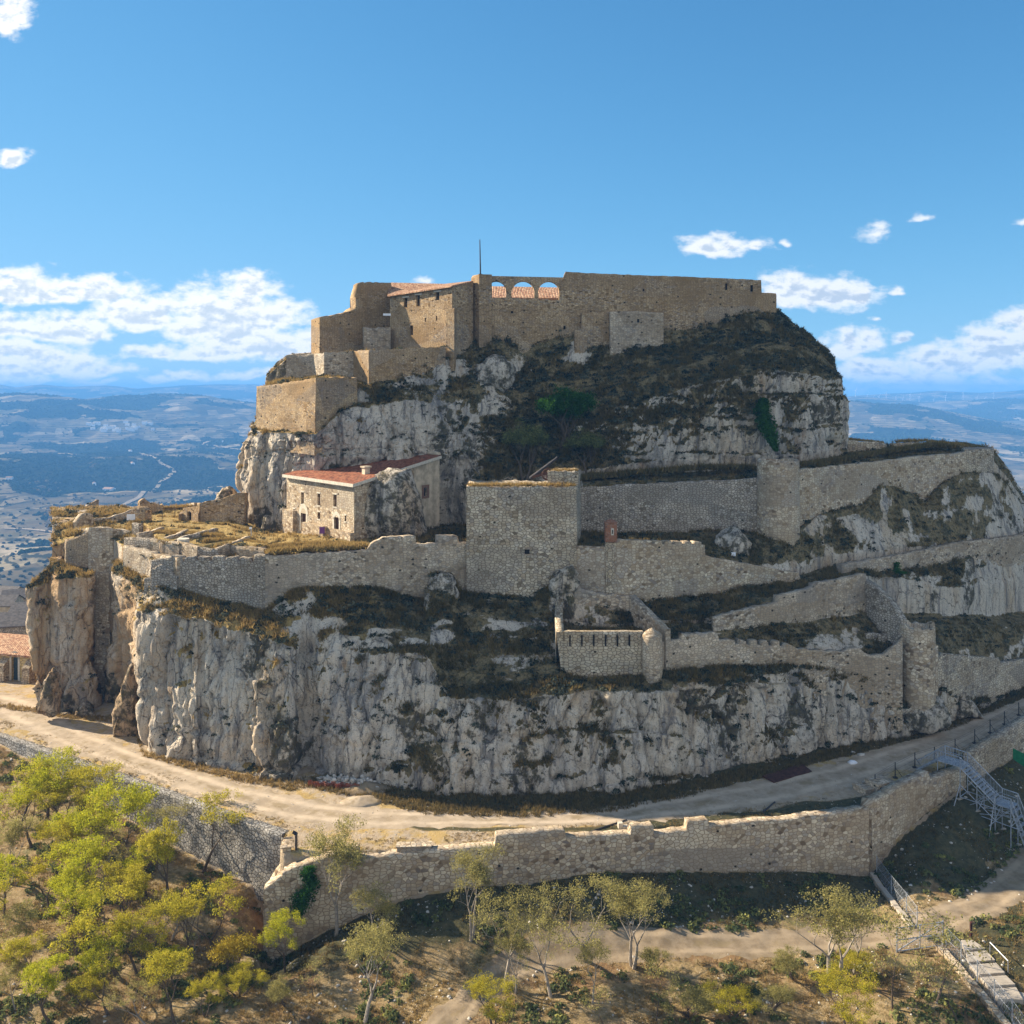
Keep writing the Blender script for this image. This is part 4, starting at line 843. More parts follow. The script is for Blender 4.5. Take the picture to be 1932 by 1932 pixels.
lw = sw('pale second rampart with a row of brick-topped crenels, stepping down to the ramp',
   [(1088, 1030, 1122, 114.2), (1142, 1032, 1122, 113.8), (1143, 1019, 1122, 113.8), (1167, 1018, 1126, 113.9), (1200, 1020, 1136, 114.2)] + merlons(1218, 1330, 1020, 1023, 1136, 1118, 114.6, 117.2, 6, 6, 0.35) + [(1331, 1049, 1118, 117.2), (1395, 1061, 1110, 118.6), (1440, 1069, 1105, 119.7), (1477, 1077, 1102, 120.6), (1507, 1081, 1106, 121.3), (1514, 1104, 1116, 121.5)],
   mat='wall_pale', ruin=0.05, thick=1.3, sink=2.0)
bt = tag(empty('brick_sentry_turret', P(1153, 1050, 113.5)), 'small red brick turret on a pale pilaster at the second rampart', 'turret')
m = MB(); c = P(1153, 1003, 113.6); m.box((c[0], 114.2, pxz(1004, 113.6)), (1.45, 1.45, 2.5)); m.build('turret_body', M['brick'], bt)
m = MB()
for k, (r0, r1) in enumerate(((0.92, 0.7), (0.7, 0.4), (0.4, 0.05))): m.bar((c[0], 114.2, pxz(985, 113.6) + 0.16 * k - 0.12), (c[0], 114.2, pxz(985, 113.6) + 0.16 * (k + 1) - 0.12), r0, 12, r1)
m.build('domed_cap', M['brick'], bt)
m = MB(); m.box((c[0] + 0.15, 113.46, pxz(1003, 113.6)), (0.35, 0.1, 0.85)); m.build('window', M['trim'], bt)
m = MB(); m.box((c[0] + 0.15, 113.40, pxz(1003, 113.6)), (0.12, 0.1, 0.5)); m.build('loophole', M['void'], bt)
m = MB(); m.box((P(1151, 0, 113.6)[0], 114.0, (pxz(1024, 113.6) + pxz(1122, 113.6)) / 2), (1.0, 0.9, pxz(1024, 113.6) - pxz(1122, 113.6))); m.build('pilaster', M['wall_ashlar'], bt)
unparent_offset(bt)

sw('dark upper curtain wall between the square tower and the round bastion', [(1085, 922, 1010, 128.6), (1094, 920, 1010, 128.7), (1180, 915, 1012, 128.4), (1260, 911, 1012, 128.6), (1350, 906, 1006, 128.6), (1432, 902, 1006, 127.6)], mat='wall_grey', ruin=0.1, thick=1.4, sink=2.0)
tower('round_tower', 'tall half-round pale stone tower on the upper curtain wall', 'tower', 1468, 127.6, 2.85, 871, 1028, 'wall_pale', 0.12, 0.02, 2.5)
sw('long pale curtain wall climbing from the half-round tower to the far right corner', [(1500, 888, 975, 127.6), (1560, 881, 968, 131), (1626, 874, 955, 135.2), (1676, 869, 935, 138.8), (1745, 860, 950, 143), (1790, 857, 905, 145.8), (1822, 853, 895, 147.6)], mat='wall_pale', ruin=0.07, thick=1.4, sink=2.5)
cb = MB(); ring = [pl(1820, 147.6), pl(1875, 150.4), pl(1872, 156), pl(1812, 154)]
stack_tower('corner_bastion', None, ring, pxz(915, 149), pxz(848, 149), 'wall_ashlar', 0.5, 0.15); tag(bpy.data.objects['corner_bastion'], 'stubby corner bastion with grassy top at the far right end of the curtain wall', 'bastion')
sw('low golden parapet lit by the sun behind the cliff, left piece', [(1599, 831, 852, 150), (1650, 833, 850, 151), (1673, 838, 850, 151.5)], mat='wall_ashlar', ruin=0.12, thick=0.9)
sw('low golden parapet lit by the sun behind the grassy bank, right piece', [(1684, 836, 852, 153), (1730, 834, 852, 154), (1790, 836, 852, 155), (1840, 846, 856, 155.5)], mat='wall_ashlar', ruin=0.12, thick=0.9)

# ---- ramp, lower bastion, and right-hand ramparts
sw('sloping rampart with loopholes beside the ramp, its near half', [(1346, 1170, 1194, 109.8), (1349, 1165, 1194, 109.8), (1405, 1151, 1186, 111.2), (1469, 1137, 1174, 113.6), (1470, 1124, 1173, 113.7), (1536, 1108, 1166, 116.4), (1537, 1101, 1166, 116.5), (1595, 1091, 1160, 119), (1634, 1082, 1156, 121.2)], mat='wall_cream', ruin=0.08, thick=1.0, sink=2.0)
sw('long rampart climbing along the upper right slope to the picture edge', [(1588, 1065, 1084, 123.4), (1634, 1059, 1100, 125.2), (1703, 1047, 1078, 129.4), (1745, 1037, 1068, 132.2), (1786, 1028, 1060, 135), (1860, 1018, 1050, 140.4), (1932, 1008, 1042, 147.4), (2030, 992, 1028, 156.4)], mat='wall_cream', ruin=0.14, thick=1.1, sink=2.0)
sw('steep cross wall with dark openings dropping to the tall round tower', [(1630, 1092, 1160, 121.4), (1650, 1106, 1168, 119.6), (1680, 1134, 1182, 117.4), (1700, 1168, 1196, 115.6)], mat='wall_grey', ruin=0.12, thick=0.9, sink=2.0)
sw('small rubble wall inside the triangular ward', [(1634, 1195, 1216, 117.2), (1690, 1197, 1212, 118)], mat='wall_grey', ruin=0.1, thick=0.8)
sw('crenellated lower rampart from the domed turret to the tall round tower',
   [(1249, 1211, 1275, 104.9), (1285, 1207, 1268, 105.6), (1287, 1196, 1268, 105.6), (1354, 1194, 1262, 107), (1357, 1208, 1262, 107)] + merlons(1375, 1480, 1207, 1211, 1262, 1260, 107.3, 109.7, 5, 8, 0.45, 0.5) + [(1484, 1215, 1260, 109.8), (1506, 1224, 1262, 110.2), (1588, 1231, 1282, 111.9), (1606, 1224, 1290, 112.3), (1622, 1223, 1300, 112.6), (1637, 1236, 1322, 112.9), (1668, 1236, 1342, 113.3), (1690, 1216, 1344, 113.2), (1703, 1200, 1340, 113)],
   mat='wall_cream', ruin=0.1, thick=1.0, sink=2.5)
tower('round_tower', 'tall round stone tower standing on the boulder at the right end of the lower rampart', 'tower', 1731, 115, 2.05, 1186, 1336, 'wall_pale', 0.3, 0.02, 2.5, jag=0.7)
sw('narrow buttress block at the right side of the tall round tower', [(1758, 1218, 1300, 115.2), (1770, 1218, 1300, 115.6)], mat='wall_pale', thick=1.6, ruin=0.05)
sw('rampart beside the gravel road at the right edge, below the steep rocky slope', [(1768, 1246, 1304, 116.8), (1786, 1234, 1316, 117.8), (1841, 1238, 1336, 123.3), (1885, 1243, 1322, 127.2), (1887, 1251, 1321, 127.4), (1932, 1246, 1308, 131.4), (2040, 1230, 1282, 138)], mat='wall_ashlar', ruin=0.1, thick=1.1, sink=2.0)
# bastion yard with its domed turret
bs = tag(empty('walled_bastion', P(1066, 1280, 103.8)), 'square walled bastion yard with a row of arrow slits below the brick turret', 'bastion')
wall('front_wall', None, None, [(1064, 1192, 1284, 103.8), (1140, 1192, 1280, 104.1), (1214, 1192, 1284, 104.2)], mat='wall_ashlar', ruin=0.03, thick=0.9, parent=bs)
wall('side_wall', None, None, [(1062, 1130, 1180, 112.2), (1061, 1160, 1225, 108.2), (1064, 1191, 1284, 103.9)], mat='wall_ashlar', ruin=0.04, thick=-0.9, parent=bs)
wall('rear_wall', None, None, [(1084, 1104, 1172, 112.4), (1130, 1120, 1185, 112.8), (1188, 1124, 1190, 112.9)], mat='wall_cream', ruin=0.15, thick=0.8, parent=bs)
wall('side_wall', None, None, [(1188, 1122, 1190, 112.7), (1215, 1150, 1205, 109), (1250, 1184, 1240, 105.2), (1256, 1188, 1240, 104.8)], mat='wall_cream', ruin=0.06, thick=0.8, parent=bs)
for k in range(6):
    u = 1107 + k * 28.4; hh = pxz(1148 + 62 - 16, 103.9); m = MB(); c = P(1054 + 8 + (k + 0.6) * 22.5, 1209, 103.75); m.box((c[0], 103.95, c[2] - 0.0), (0.16, 0.4, 1.25)); m.build('arrow_slit', M['void'], bs)
unparent_offset(bs)
tower('round_turret', 'slim round turret with a stone dome at the bastion corner', 'turret', 1230, 104.2, 1.18, 1203, 1300, 'wall_cream', 0.0, 0.0, 0.6, dome=0.85)

# ---- ruined terraces on the left
sw('sunlit slanting wall between the left corner tower and the grey crenellated wall', [(232, 1030, 1056, 120.4), (262, 1036, 1072, 117.6), (300, 1046, 1092, 114.4), (334, 1053, 1096, 111.6)], mat='wall_pale', ruin=0.12, thick=1.1, sink=3.0)
lt = tag(empty('corner_tower', P(175, 1085, 128)), 'half ruined corner tower rising from the leftmost cliff pillars', 'tower')
wall('front_wall', None, None, [(122, 1016, 1082, 129.6), (124, 1018, 1085, 129), (148, 1012, 1084, 128.4), (166, 1004, 1082, 128.1), (168, 996, 1084, 128.2)], mat='wall_ochre', ruin=0.06, thick=1.4, parent=lt, sink=2)
wall('side_wall', None, None, [(140, 997, 1030, 131), (150, 998, 1030, 129.4), (168, 996, 1090, 128), (190, 996, 1100, 128.1), (213, 997, 1100, 128.4), (228, 1000, 1090, 129.4), (232, 1006, 1080, 129)], mat='wall_pale', ruin=0.06, thick=1.4, parent=lt, sink=3)
wall('rock_filling_wall', None, None, [(174, 1080, 1345, 128), (190, 1080, 1345, 127.9), (208, 1080, 1345, 127.8)], mat='wall_pale', ruin=0.05, thick=2.0, parent=lt, rough=0.2)
wall('parapet', None, None, [(146, 984, 1000, 133), (158, 970, 998, 134), (169, 968, 996, 135), (176, 972, 996, 135.6)], mat='wall_pale', ruin=0.15, thick=1.0, parent=lt)
unparent_offset(lt)
sw('low parapet wall along the left skyline beside the corner tower', [(176, 978, 996, 137), (205, 976, 994, 138.5), (232, 968, 988, 140), (256, 958, 984, 141)], mat='wall_cream', ruin=0.06, thick=0.7)
sw('ruined gate pier on the left skyline', [(252, 958, 988, 139.5), (262, 956, 990, 139), (274, 962, 992, 138.6)], mat='wall_ochre', ruin=0.15, thick=1.4)
sw('overgrown broken wall on the left skyline behind the gate pier', [(264, 948, 968, 148), (272, 942, 970, 148.4), (284, 949, 972, 149), (308, 952, 970, 150)], mat='wall_ochre', ruin=0.25, thick=1.2)
sw('low boundary wall beside the paved path on the left skyline', [(310, 957, 966, 152), (350, 952, 962, 152), (366, 948, 962, 150)], mat='wall_cream', ruin=0.06, thick=0.6)
sw('dark curved ruined wall leaning against the foot of the cliff', [(372, 950, 990, 137.5), (376, 948, 992, 137), (400, 944, 993, 136.6), (420, 940, 993, 136.4), (432, 934, 992, 136.2), (446, 930, 990, 136), (462, 930, 990, 135.8)], mat='wall_ochre', ruin=0.08, thick=1.0)
gh = tag(empty('ruined_gatehouse', P(358, 990, 138)), 'little stone gatehouse remnant with a dark doorway beside the paved path', 'gatehouse')
p0, p1 = pl(345, 139), pl(374, 136.5); mb = MB(); hd = px_hole(p0, p1, 353, 361, 966, 993); ptf, _, _ = facade(mb, p0, p1, pxz(996, 138), pxz(960, 138), pxz(952, 138), [hd])
mb.build('wall', M['wall_ochre'], gh); pane('door', ptf, hd, 'void', gh)
m = MB(); m.prism([p0, (p0[0] - 0.3, p0[1] - 1), (p0[0] - 1.2, p0[1] + 3), (p0[0], p0[1] + 3)], pxz(998, 138), pxz(970, 138)); m.build('side_wall', M['wall_ochre'], gh); unparent_offset(gh)
for lab, pts, mt in (
    ('dark inner terrace wall behind the sunlit slanting wall', [(234, 1014, 1036, 122.6), (262, 1014, 1042, 121), (284, 1016, 1048, 120)], 'wall_grey'),
    ('plastered terrace wall with a rounded end above the slanting wall', [(284, 1017, 1046, 119.6), (310, 1020, 1050, 118.4), (338, 1024, 1054, 117)], 'wall_cream'),
    ('sunlit garden terrace wall sweeping towards the crenellated wall', [(336, 1020, 1058, 117.4), (352, 1026, 1060, 116.2), (372, 1032, 1062, 114.8)], 'wall_pale'),
    ('grey garden terrace wall facing the merlons', [(372, 1033, 1062, 114.9), (392, 1035, 1064, 114.4), (412, 1036, 1064, 114)], 'wall_grey'),
    ('shaded garden terrace wall rising to the lamp post', [(411, 1035, 1058, 114.2), (440, 1024, 1052, 117.2), (472, 1012, 1046, 120.6)], 'wall_cream'),
    ('terrace wall under the golden grass mound', [(446, 1032, 1056, 113.6), (470, 1032, 1056, 113), (498, 1036, 1058, 112)], 'wall_cream'),
    ('low stepped garden wall, left of the grass plots', [(262, 1006, 1014, 124.6), (290, 1001, 1012, 126.4), (310, 994, 1006, 128.6)], 'wall_cream'),
    ('low stepped garden wall, middle of the grass plots', [(316, 1014, 1024, 121.4), (340, 1006, 1018, 123.6), (356, 998, 1010, 126.2)], 'wall_cream'),
    ('low curved rubble wall bordering the largest grass plot', [(338, 1018, 1028, 119.8), (356, 1010, 1020, 121.8), (380, 1004, 1014, 123.6), (405, 998, 1006, 126), (412, 996, 1006, 127.5)], 'wall_grey'),
    ('upright rubble pier at the start of the stepped garden path', [(249, 986, 1014, 128.4), (262, 988, 1014, 127.6)], 'wall_grey')):
    sw(lab, pts, mat=mt, thick=0.7, ruin=0.06, sink=1.5)

# ---- upper castle
sw('lowest sunlit bastion wall on the left of the castle', [(484, 730, 812, 142), (520, 725, 814, 138.4), (560, 719, 816, 134.6), (596, 713, 820, 131.2)], mat='wall_ochre', ruin=0.13, thick=1.4, sink=3, batter=0.02)
sw('shaded right flank of the lowest bastion wall', [(596, 713, 820, 131.2), (630, 712.5, 790, 133.2), (655, 712, 770, 135), (674, 712, 752, 136.4)], mat='wall_ochre', ruin=0.13, thick=1.4, sink=3)
sw('grey stepped wall of the second castle tier', [(540, 670, 722, 145.6), (566, 668.5, 720, 145), (592, 667.5, 718, 144.2), (612, 665.5, 716, 140.6), (640, 664, 714, 141.2), (667, 663, 714, 141.8)], mat='wall_cream', ruin=0.12, thick=1.3, sink=3)
sw('tan terrace wall with a sharp corner in front of the gabled building', [(667, 662, 722, 141.8), (682, 661, 728, 139.4), (696, 660, 738, 137.2), (740, 658, 722, 138.4), (790, 657, 705, 139.8), (841, 655, 682, 141.4)], mat='wall_ochre', ruin=0.12, thick=1.3, sink=4)
sw('square left bastion of the keep with a sloping top', [(603, 599, 670, 148.6), (640, 592, 668, 150.4), (668, 586, 667, 152), (684, 574, 666, 153)], mat='wall_ochre', ruin=0.13, thick=4, sink=3)
sw('tall ruined tower wall with a ragged left edge', [(671, 560, 668, 152.8), (673, 545, 668, 152.9), (676, 533, 668, 153), (704, 532.5, 668, 154.6), (738, 533.5, 668, 156)], mat='wall_ochre', ruin=0.12, thick=2.5, sink=3)
sw('low wall with a doorway between the ruined tower and the gabled building', [(686, 618, 662, 149), (708, 617.5, 662, 149.6), (737, 616.5, 662, 150.4)], mat='wall_cream', ruin=0.12, thick=1.0, sink=3)

def hole_windows(mb, p0, p1, zb, zt0, zt1, wins, parent, mat='void', depth=0.45, zb1=None):
    hs = [px_hole(p0, p1, *w_) for w_ in wins]; ptf, nr_, d_ = facade(mb, p0, p1, zb, zt0, zt1, hs, depth, zb1)
    for h_ in hs: pane('window', ptf, h_, mat, parent)
    return ptf
# gabled building with tiled roof
gb = tag(empty('castle_building', P(790, 660, 147)), 'tall ochre stone building with a tiled roof and small square windows', 'building')
A, B, C = pl(735.5, 152), pl(853, 142.6), pl(893, 147); Dp = pl(800, 160)
zA, zB, zC = pxz(559, 152), pxz(541, 142.6), pxz(531, 147)
mb = MB(); W1 = hole_windows(mb, A, B, pxz(680, 148), zA, zB, [(761.5, 768, 562, 580), (785.5, 792, 557, 578), (822, 828.5, 551, 566), (773.5, 779, 614, 632), (822, 825, 596, 605), (764, 768, 470 + 0, 471) if False else (801, 804, 600, 607)], gb)
facade(mb, B, C, pxz(690, 144), zB, zC, [], 0.4, pxz(690, 147)); facade(mb, C, pl(870, 160), pxz(680, 150), zC, zC, []); facade(mb, pl(760, 162), A, pxz(680, 152), zA, zA, [])
mb.build('wall', M['wall_ochre'], gb)
m = MB(); zr = pxz(537, 158); e = 0.35
rA = (A[0] - 0.3, A[1] - 0.6, zA + 0.1); rB = (B[0] - 0.1, B[1] - 0.6, zB + 0.1); rC = (C[0], C[1], zC + 0.12); rT1 = (*pl(737, 160), pxz(533, 160)); rT2 = (*pl(838, 158), pxz(535.5, 158))
ln = math.hypot(rB[0] - rA[0], rB[1] - rA[1])
m.poly([rA, rB, rT2, rT1], [(0, 0), (ln, 0), (ln, 8), (0, 8)]); m.poly([rB, rC, rT2], [(0, 0), (8, 0), (4, 8)])
for a_, b_ in ((rA, rB), (rB, rC), (rC, rT2), (rT2, rT1), (rT1, rA)): m.poly([(a_[0], a_[1], a_[2] - 0.22), (b_[0], b_[1], b_[2] - 0.22), b_, a_])
m.build('roof', M['tile_pale'], gb)
# lintels over the three upper windows
for (u0, u1, vv_) in ((759, 772, 560.5), (783, 796, 555.5), (819, 833, 549.5)):
    m = MB(); h_ = px_hole(A, B, u0, u1, vv_ - 1.5, vv_ + 1.2); m.poly([W1(h_[0], h_[2], -0.06), W1(h_[1], h_[2], -0.06), W1(h_[1], h_[3], -0.06), W1(h_[0], h_[3], -0.06)])
    m.poly([W1(h_[0], h_[3], -0.06), W1(h_[1], h_[3], -0.06), W1(h_[1], h_[3], 0.1), W1(h_[0], h_[3], 0.1)]); m.build('lintel', M['trim'], gb)
# corner buttress
m = MB(); zq = pxz(664, 142.4); q0, q1, q2 = pl(841, 142.6), pl(857, 141.6), pl(862, 143.4)
m.prism([q0, q1, q2, pl(852, 145)], zq - 3, [pxz(583, 142.6)] * 2 + [pxz(580, 143)] * 2); m.build('buttress', M['wall_ochre'], gb)
unparent_offset(gb)

# keep: pier, arcade, great wall
kp = tag(empty('castle_keep', P(1180, 600, 149)), 'long high keep wall with three open arches at its left end', 'keep')
m = MB(); m.prism([pl(889, 148.6), pl(904, 146.2), pl(928, 146.6), pl(928, 152), pl(892, 152)], pxz(705, 147), [pxz(522, 147), pxz(518.5, 147), pxz(518.5, 147), pxz(518, 152), pxz(520, 152)]); m.build('pier', M['wall_ochre'], kp)
wall('arcade_base', None, None, [(928, 561, 672, 147.4), (960, 562.5, 690, 147.8), (1000, 564, 695, 148.3), (1056, 567, 655, 149)], mat='wall_ochre', ruin=0.12, thick=2.4, sink=4, parent=kp)
# the arcade: solid columns of wall above a curved underside
def arcade(parent):
    cols = []; Ya, Yb = 148.3, 149.5; u = 926.0
    arches = [(938, 954.6, 530.0, 562), (965.5, 1008, 530.5, 564), (1015.5, 1055, 531, 566)]
    arches = [(917, 954.6, 530.5, 562), arches[1], arches[2]]
    us = np.arange(926, 1063.01, 0.5); top0, top1 = 520.5, 523.5; front = []; 
    m = MB(); prev = None
    for u in us:
        Y = Ya + (Yb - Ya) * (u - 926) / 137; vt = top0 + (top1 - top0) * (u - 926) / 137; vb = 572.0
        for (a, b, cr, sp) in arches:
            if a < u < b:
                c = (a + b) / 2; r = (b - a) / 2; f = math.sqrt(max(0, 1 - ((u - c) / r) ** 2)); vb = (cr + r) - r * f if True else 0
                if f < 0.06: vb = 572
        p = (*pl(u, Y),); cur = (p[0], p[1], pxz(vt, Y), pxz(vb, Y), u)
        if prev:
            hi = prev[3]; h2 = cur[3]
            if abs(prev[3] - cur[3]) > 1.2: h2 = hi = max(prev[3], cur[3])
            T = 1.1; a0, a1 = prev, cur; s0, s1 = prev[4] * 0.087, cur[4] * 0.087
            m.poly([(a0[0], a0[1], hi), (a1[0], a1[1], h2), (a1[0], a1[1], a1[2]), (a0[0], a0[1], a0[2])], [(s0, hi), (s1, h2), (s1, a1[2]), (s0, a0[2])])
            m.poly([(a1[0], a1[1] + T, h2), (a0[0], a0[1] + T, hi), (a0[0], a0[1] + T, a0[2]), (a1[0], a1[1] + T, a1[2])], [(s1, h2), (s0, hi), (s0, a0[2]), (s1, a1[2])])
            m.poly([(a0[0], a0[1] + T, hi), (a1[0], a1[1] + T, h2), (a1[0], a1[1], h2), (a0[0], a0[1], hi)], [(s0, 0), (s1, 0), (s1, T), (s0, T)])
            m.poly([(a0[0], a0[1], a0[2]), (a1[0], a1[1], a1[2]), (a1[0], a1[1] + T, a1[2]), (a0[0], a0[1] + T, a0[2])], [(s0, 0), (s1, 0), (s1, T), (s0, T)])
            # pier cheeks
            if prev[3] - cur[3] > 1.2: m.poly([(a1[0], a1[1], cur[3]), (a1[0], a1[1], hi), (a1[0], a1[1] + T, hi), (a1[0], a1[1] + T, cur[3])], [(0, cur[3]), (0, hi), (T, hi), (T, cur[3])])
            if cur[3] - prev[3] > 1.2: m.poly([(a0[0], a0[1] + T, prev[3]), (a0[0], a0[1] + T, hi), (a0[0], a0[1], hi), (a0[0], a0[1], prev[3])], [(0, prev[3]), (0, hi), (T, hi), (T, prev[3])])
        prev = cur
    return m.build('arcade', M['wall_ochre'], parent)
arcade(kp)
wall('great_wall', None, None, [(1054, 567, 660, 149), (1058, 545, 655, 149), (1063, 522, 650, 149), (1067, 513, 645, 149), (1110, 515, 645, 149.3), (1200, 518.5, 650, 149.9), (1300, 522.5, 655, 150.6), (1380, 526, 640, 151.2), (1436, 528.5, 602, 151.6), (1437, 552, 602, 151.6), (1464, 553, 600, 152), (1465, 556, 600, 152)], mat='wall_ochre', ruin=0.05, thick=2.0, sink=4, parent=kp)
wall('repaired_wall_skin', None, None, [(1084, 622, 648, 148), (1097, 621, 648, 148.1), (1098, 590, 648, 148.1), (1150, 589, 654, 148.4)], mat='wall_ochre', ruin=0.04, thick=1.2, sink=4, parent=kp)
wall('repaired_wall_skin', None, None, [(1151, 588, 656, 147.6), (1200, 587, 660, 147.9), (1252, 590, 665, 148.2)], mat='wall_cream', ruin=0.04, thick=2.0, sink=4, parent=kp)
for (u, v, w_, h_) in ((1370, 541, 3.2, 12), (1418, 544, 4, 12), (1204, 605, 4, 6), (966, 589, 4, 4), (1065, 640 - 22, 4, 6), (1214, 573 - 26, 3, 4)):
    Yf = np.interp(u, [930, 1056, 1067, 1200, 1436], [147.4, 149, 149, 149.9, 151.6]) - (2.0 if 1151 < u < 1250 and v > 590 else 0)
    c = P(u, v, Yf); m = MB(); m.box((c[0], Yf + 0.1, c[2]), (w_ * Yf / F, 0.5, h_ * Yf / F)); m.build('window', M['void'], kp)
unparent_offset(kp)
hr = tag(empty('tiled_roof_house', P(995, 560, 162)), 'low house with pale tiled roof seen through the three arches', 'house')
m = MB(); a, b, c, d = (*pl(905, 157), pxz(561, 157)), (*pl(1085, 158), pxz(562, 158)), (*pl(1085, 166), pxz(543, 166)), (*pl(905, 166), pxz(539.5, 166))
m.poly([a, b, c, d], [(0, 0), (16, 0), (16, 8), (0, 8)]); m.poly([(p[0], p[1], p[2] - 0.3) for p in (a, d, c, b)])
for q_, r_ in ((a, b), (b, c), (c, d), (d, a)): m.poly([(q_[0], q_[1], q_[2] - 0.3), (r_[0], r_[1], r_[2] - 0.3), r_, q_])
m.build('roof', M['tile_pale'], hr)
m = MB(); m.prism([pl(907, 157.6), pl(1083, 158.6), pl(1083, 165), pl(907, 165)], pxz(600, 157), pxz(564, 158)); m.build('wall', M['plaster'], hr); unparent_offset(hr)

# ---- the governor's house under the cliff
hs_ = tag(empty('stone_house', P(610, 1008, 124)), 'two-storey stone house with a red tiled shed roof set against the cliff', 'house')
A, B, C = pl(541, 133), pl(668, 119.5), pl(829, 134.5); zb = pxz(1006, 125.5)
zeA, zeB, zC = pxz(899, 133), pxz(908.5, 119.5), pxz(861, 134.5)
zeA = zeB = (zeA + zeB) / 2
wins = [(568, 573, 928.5, 951), (598.8, 604, 931, 953.5), (629, 635, 933, 956), (599, 604, 966, 979), (650, 653.4, 972.5, 983.5), (553.5, 556.5, 960.5, 969.5)]
doors = [(568, 577.6, 968.5, 1002), (630.6, 639.6, 976, 1010)]
mb = MB(); hw = [px_hole(A, B, *q) for q in wins]; hd = [px_hole(A, B, *q) for q in doors]
ptf, nr_, d_ = facade(mb, A, B, zb - 3, zeA, zeB, hw + hd, 0.4)
ws = px_hole(B, C, 799.5, 805.5, 920, 936); pts_, _, _ = facade(mb, B, C, zb - 3, zeB, zC, [ws], 0.4)
D = (A[0] + C[0] - B[0], A[1] + C[1] - B[1]); facade(mb, C, D, zb - 3, zC, zC); facade(mb, D, A, zb - 3, zC, zeA)
mb.build('wall', M['wall_pale'], hs_)
for h_ in hw:
    wf = pane('window', ptf, h_, 'wood', hs_, 0.3); th = 0.12
    for nm_, s0, s1, z0, z1 in (('lintel', h_[0] - th, h_[1] + th, h_[3], h_[3] + 0.2), ('sill', h_[0] - th, h_[1] + th, h_[2] - 0.16, h_[2])):
        f = MB(); c4 = [ptf(s0, z0, -0.05), ptf(s1, z0, -0.05), ptf(s1, z1, -0.05), ptf(s0, z1, -0.05)]; f.poly(c4); f.poly([ptf(s0, z1, -0.05), ptf(s1, z1, -0.05), ptf(s1, z1, 0.05), ptf(s0, z1, 0.05)]); f.build(nm_, M['trim'], wf)
for k, h_ in enumerate(hd):
    dd_ = pane('door', ptf, h_, 'wood', hs_, 0.3); f = MB(); mid = (h_[0] + h_[1]) / 2; hw_ = (h_[1] - h_[0]) / 2
    n_ = 10
    for j in range(n_):                                           # arched surround of dressed stone
        a0, a1 = math.pi * j / n_, math.pi * (j + 1) / n_; ri, ro = hw_, hw_ * 1.75; zc = h_[3] - (0.0 if k == 0 else hw_ * 0.6)
        q = [(mid + ri * math.cos(a0), zc + ri * math.sin(a0)), (mid + ro * math.cos(a0), zc + ro * 1.1 * math.sin(a0)), (mid + ro * math.cos(a1), zc + ro * 1.1 * math.sin(a1)), (mid + ri * math.cos(a1), zc + ri * math.sin(a1))]
        f.poly([ptf(s_, z_, -0.04) for s_, z_ in q])
    for sg in (-1, 1):
        e0, e1 = mid + sg * hw_ * 1.02, mid + sg * hw_ * 1.6; f.poly([ptf(min(e0, e1), h_[2], -0.04), ptf(max(e0, e1), h_[2], -0.04), ptf(max(e0, e1), h_[3], -0.04), ptf(min(e0, e1), h_[3], -0.04)])
    f.build('surround', M['trim'], dd_)
    if k == 0:
        f = MB()
        for j in range(8):
            a0, a1 = math.pi * j / 8, math.pi * (j + 1) / 8; f.poly([ptf(mid, h_[3], -0.03), ptf(mid + hw_ * math.cos(a0), h_[3] + hw_ * math.sin(a0), -0.03), ptf(mid + hw_ * math.cos(a1), h_[3] + hw_ * math.sin(a1), -0.03)])
        f.build('tympanum', M['plaster'], dd_)
f = MB()
for (s0, s1, z0, z1) in ((ws[0] - 0.5, ws[0], ws[2] - 0.3, ws[3] + 0.4), (ws[1], ws[1] + 0.5, ws[2] - 0.3, ws[3] + 0.4), (ws[0], ws[1], ws[3], ws[3] + 0.4), (ws[0], ws[1], ws[2] - 0.35, ws[2])):
    f.poly([pts_(s0, z0, -0.05), pts_(s1, z0, -0.05), pts_(s1, z1, -0.05), pts_(s0, z1, -0.05)])
wf = f.build('brick_framed_window', M['brick'], hs_); pane('shutter', pts_, ws, 'void', wf, 0.3)
# plaster coat of the stair block on the right flank
t0, e0 = on_line(781, B, C); Lbc = math.hypot(C[0]-B[0], C[1]-B[1]); f = MB(); zt_ = zeB + (zC - zeB) * t0
hole = ws; strips = [(t0 * Lbc, ws[0] - 0.5, zb - 3, None), (ws[1] + 0.5, Lbc, zb - 3, None), (ws[0] - 0.5, ws[1] + 0.5, zb - 3, ws[2] - 0.35), (ws[0] - 0.5, ws[1] + 0.5, ws[3] + 0.4, None)]
for s0, s1, z0, z1 in strips:
    za, zb_ = [(zeB + (zC - zeB) * s_ / Lbc - 0.25) if z1 is None else z1 for s_ in (s0, s1)]; f.poly([pts_(s0, z0, -0.025), pts_(s1, z0, -0.025), pts_(s1, zb_, -0.025), pts_(s0, za, -0.025)])
f.build('plaster_coat', M['plaster'], hs_)
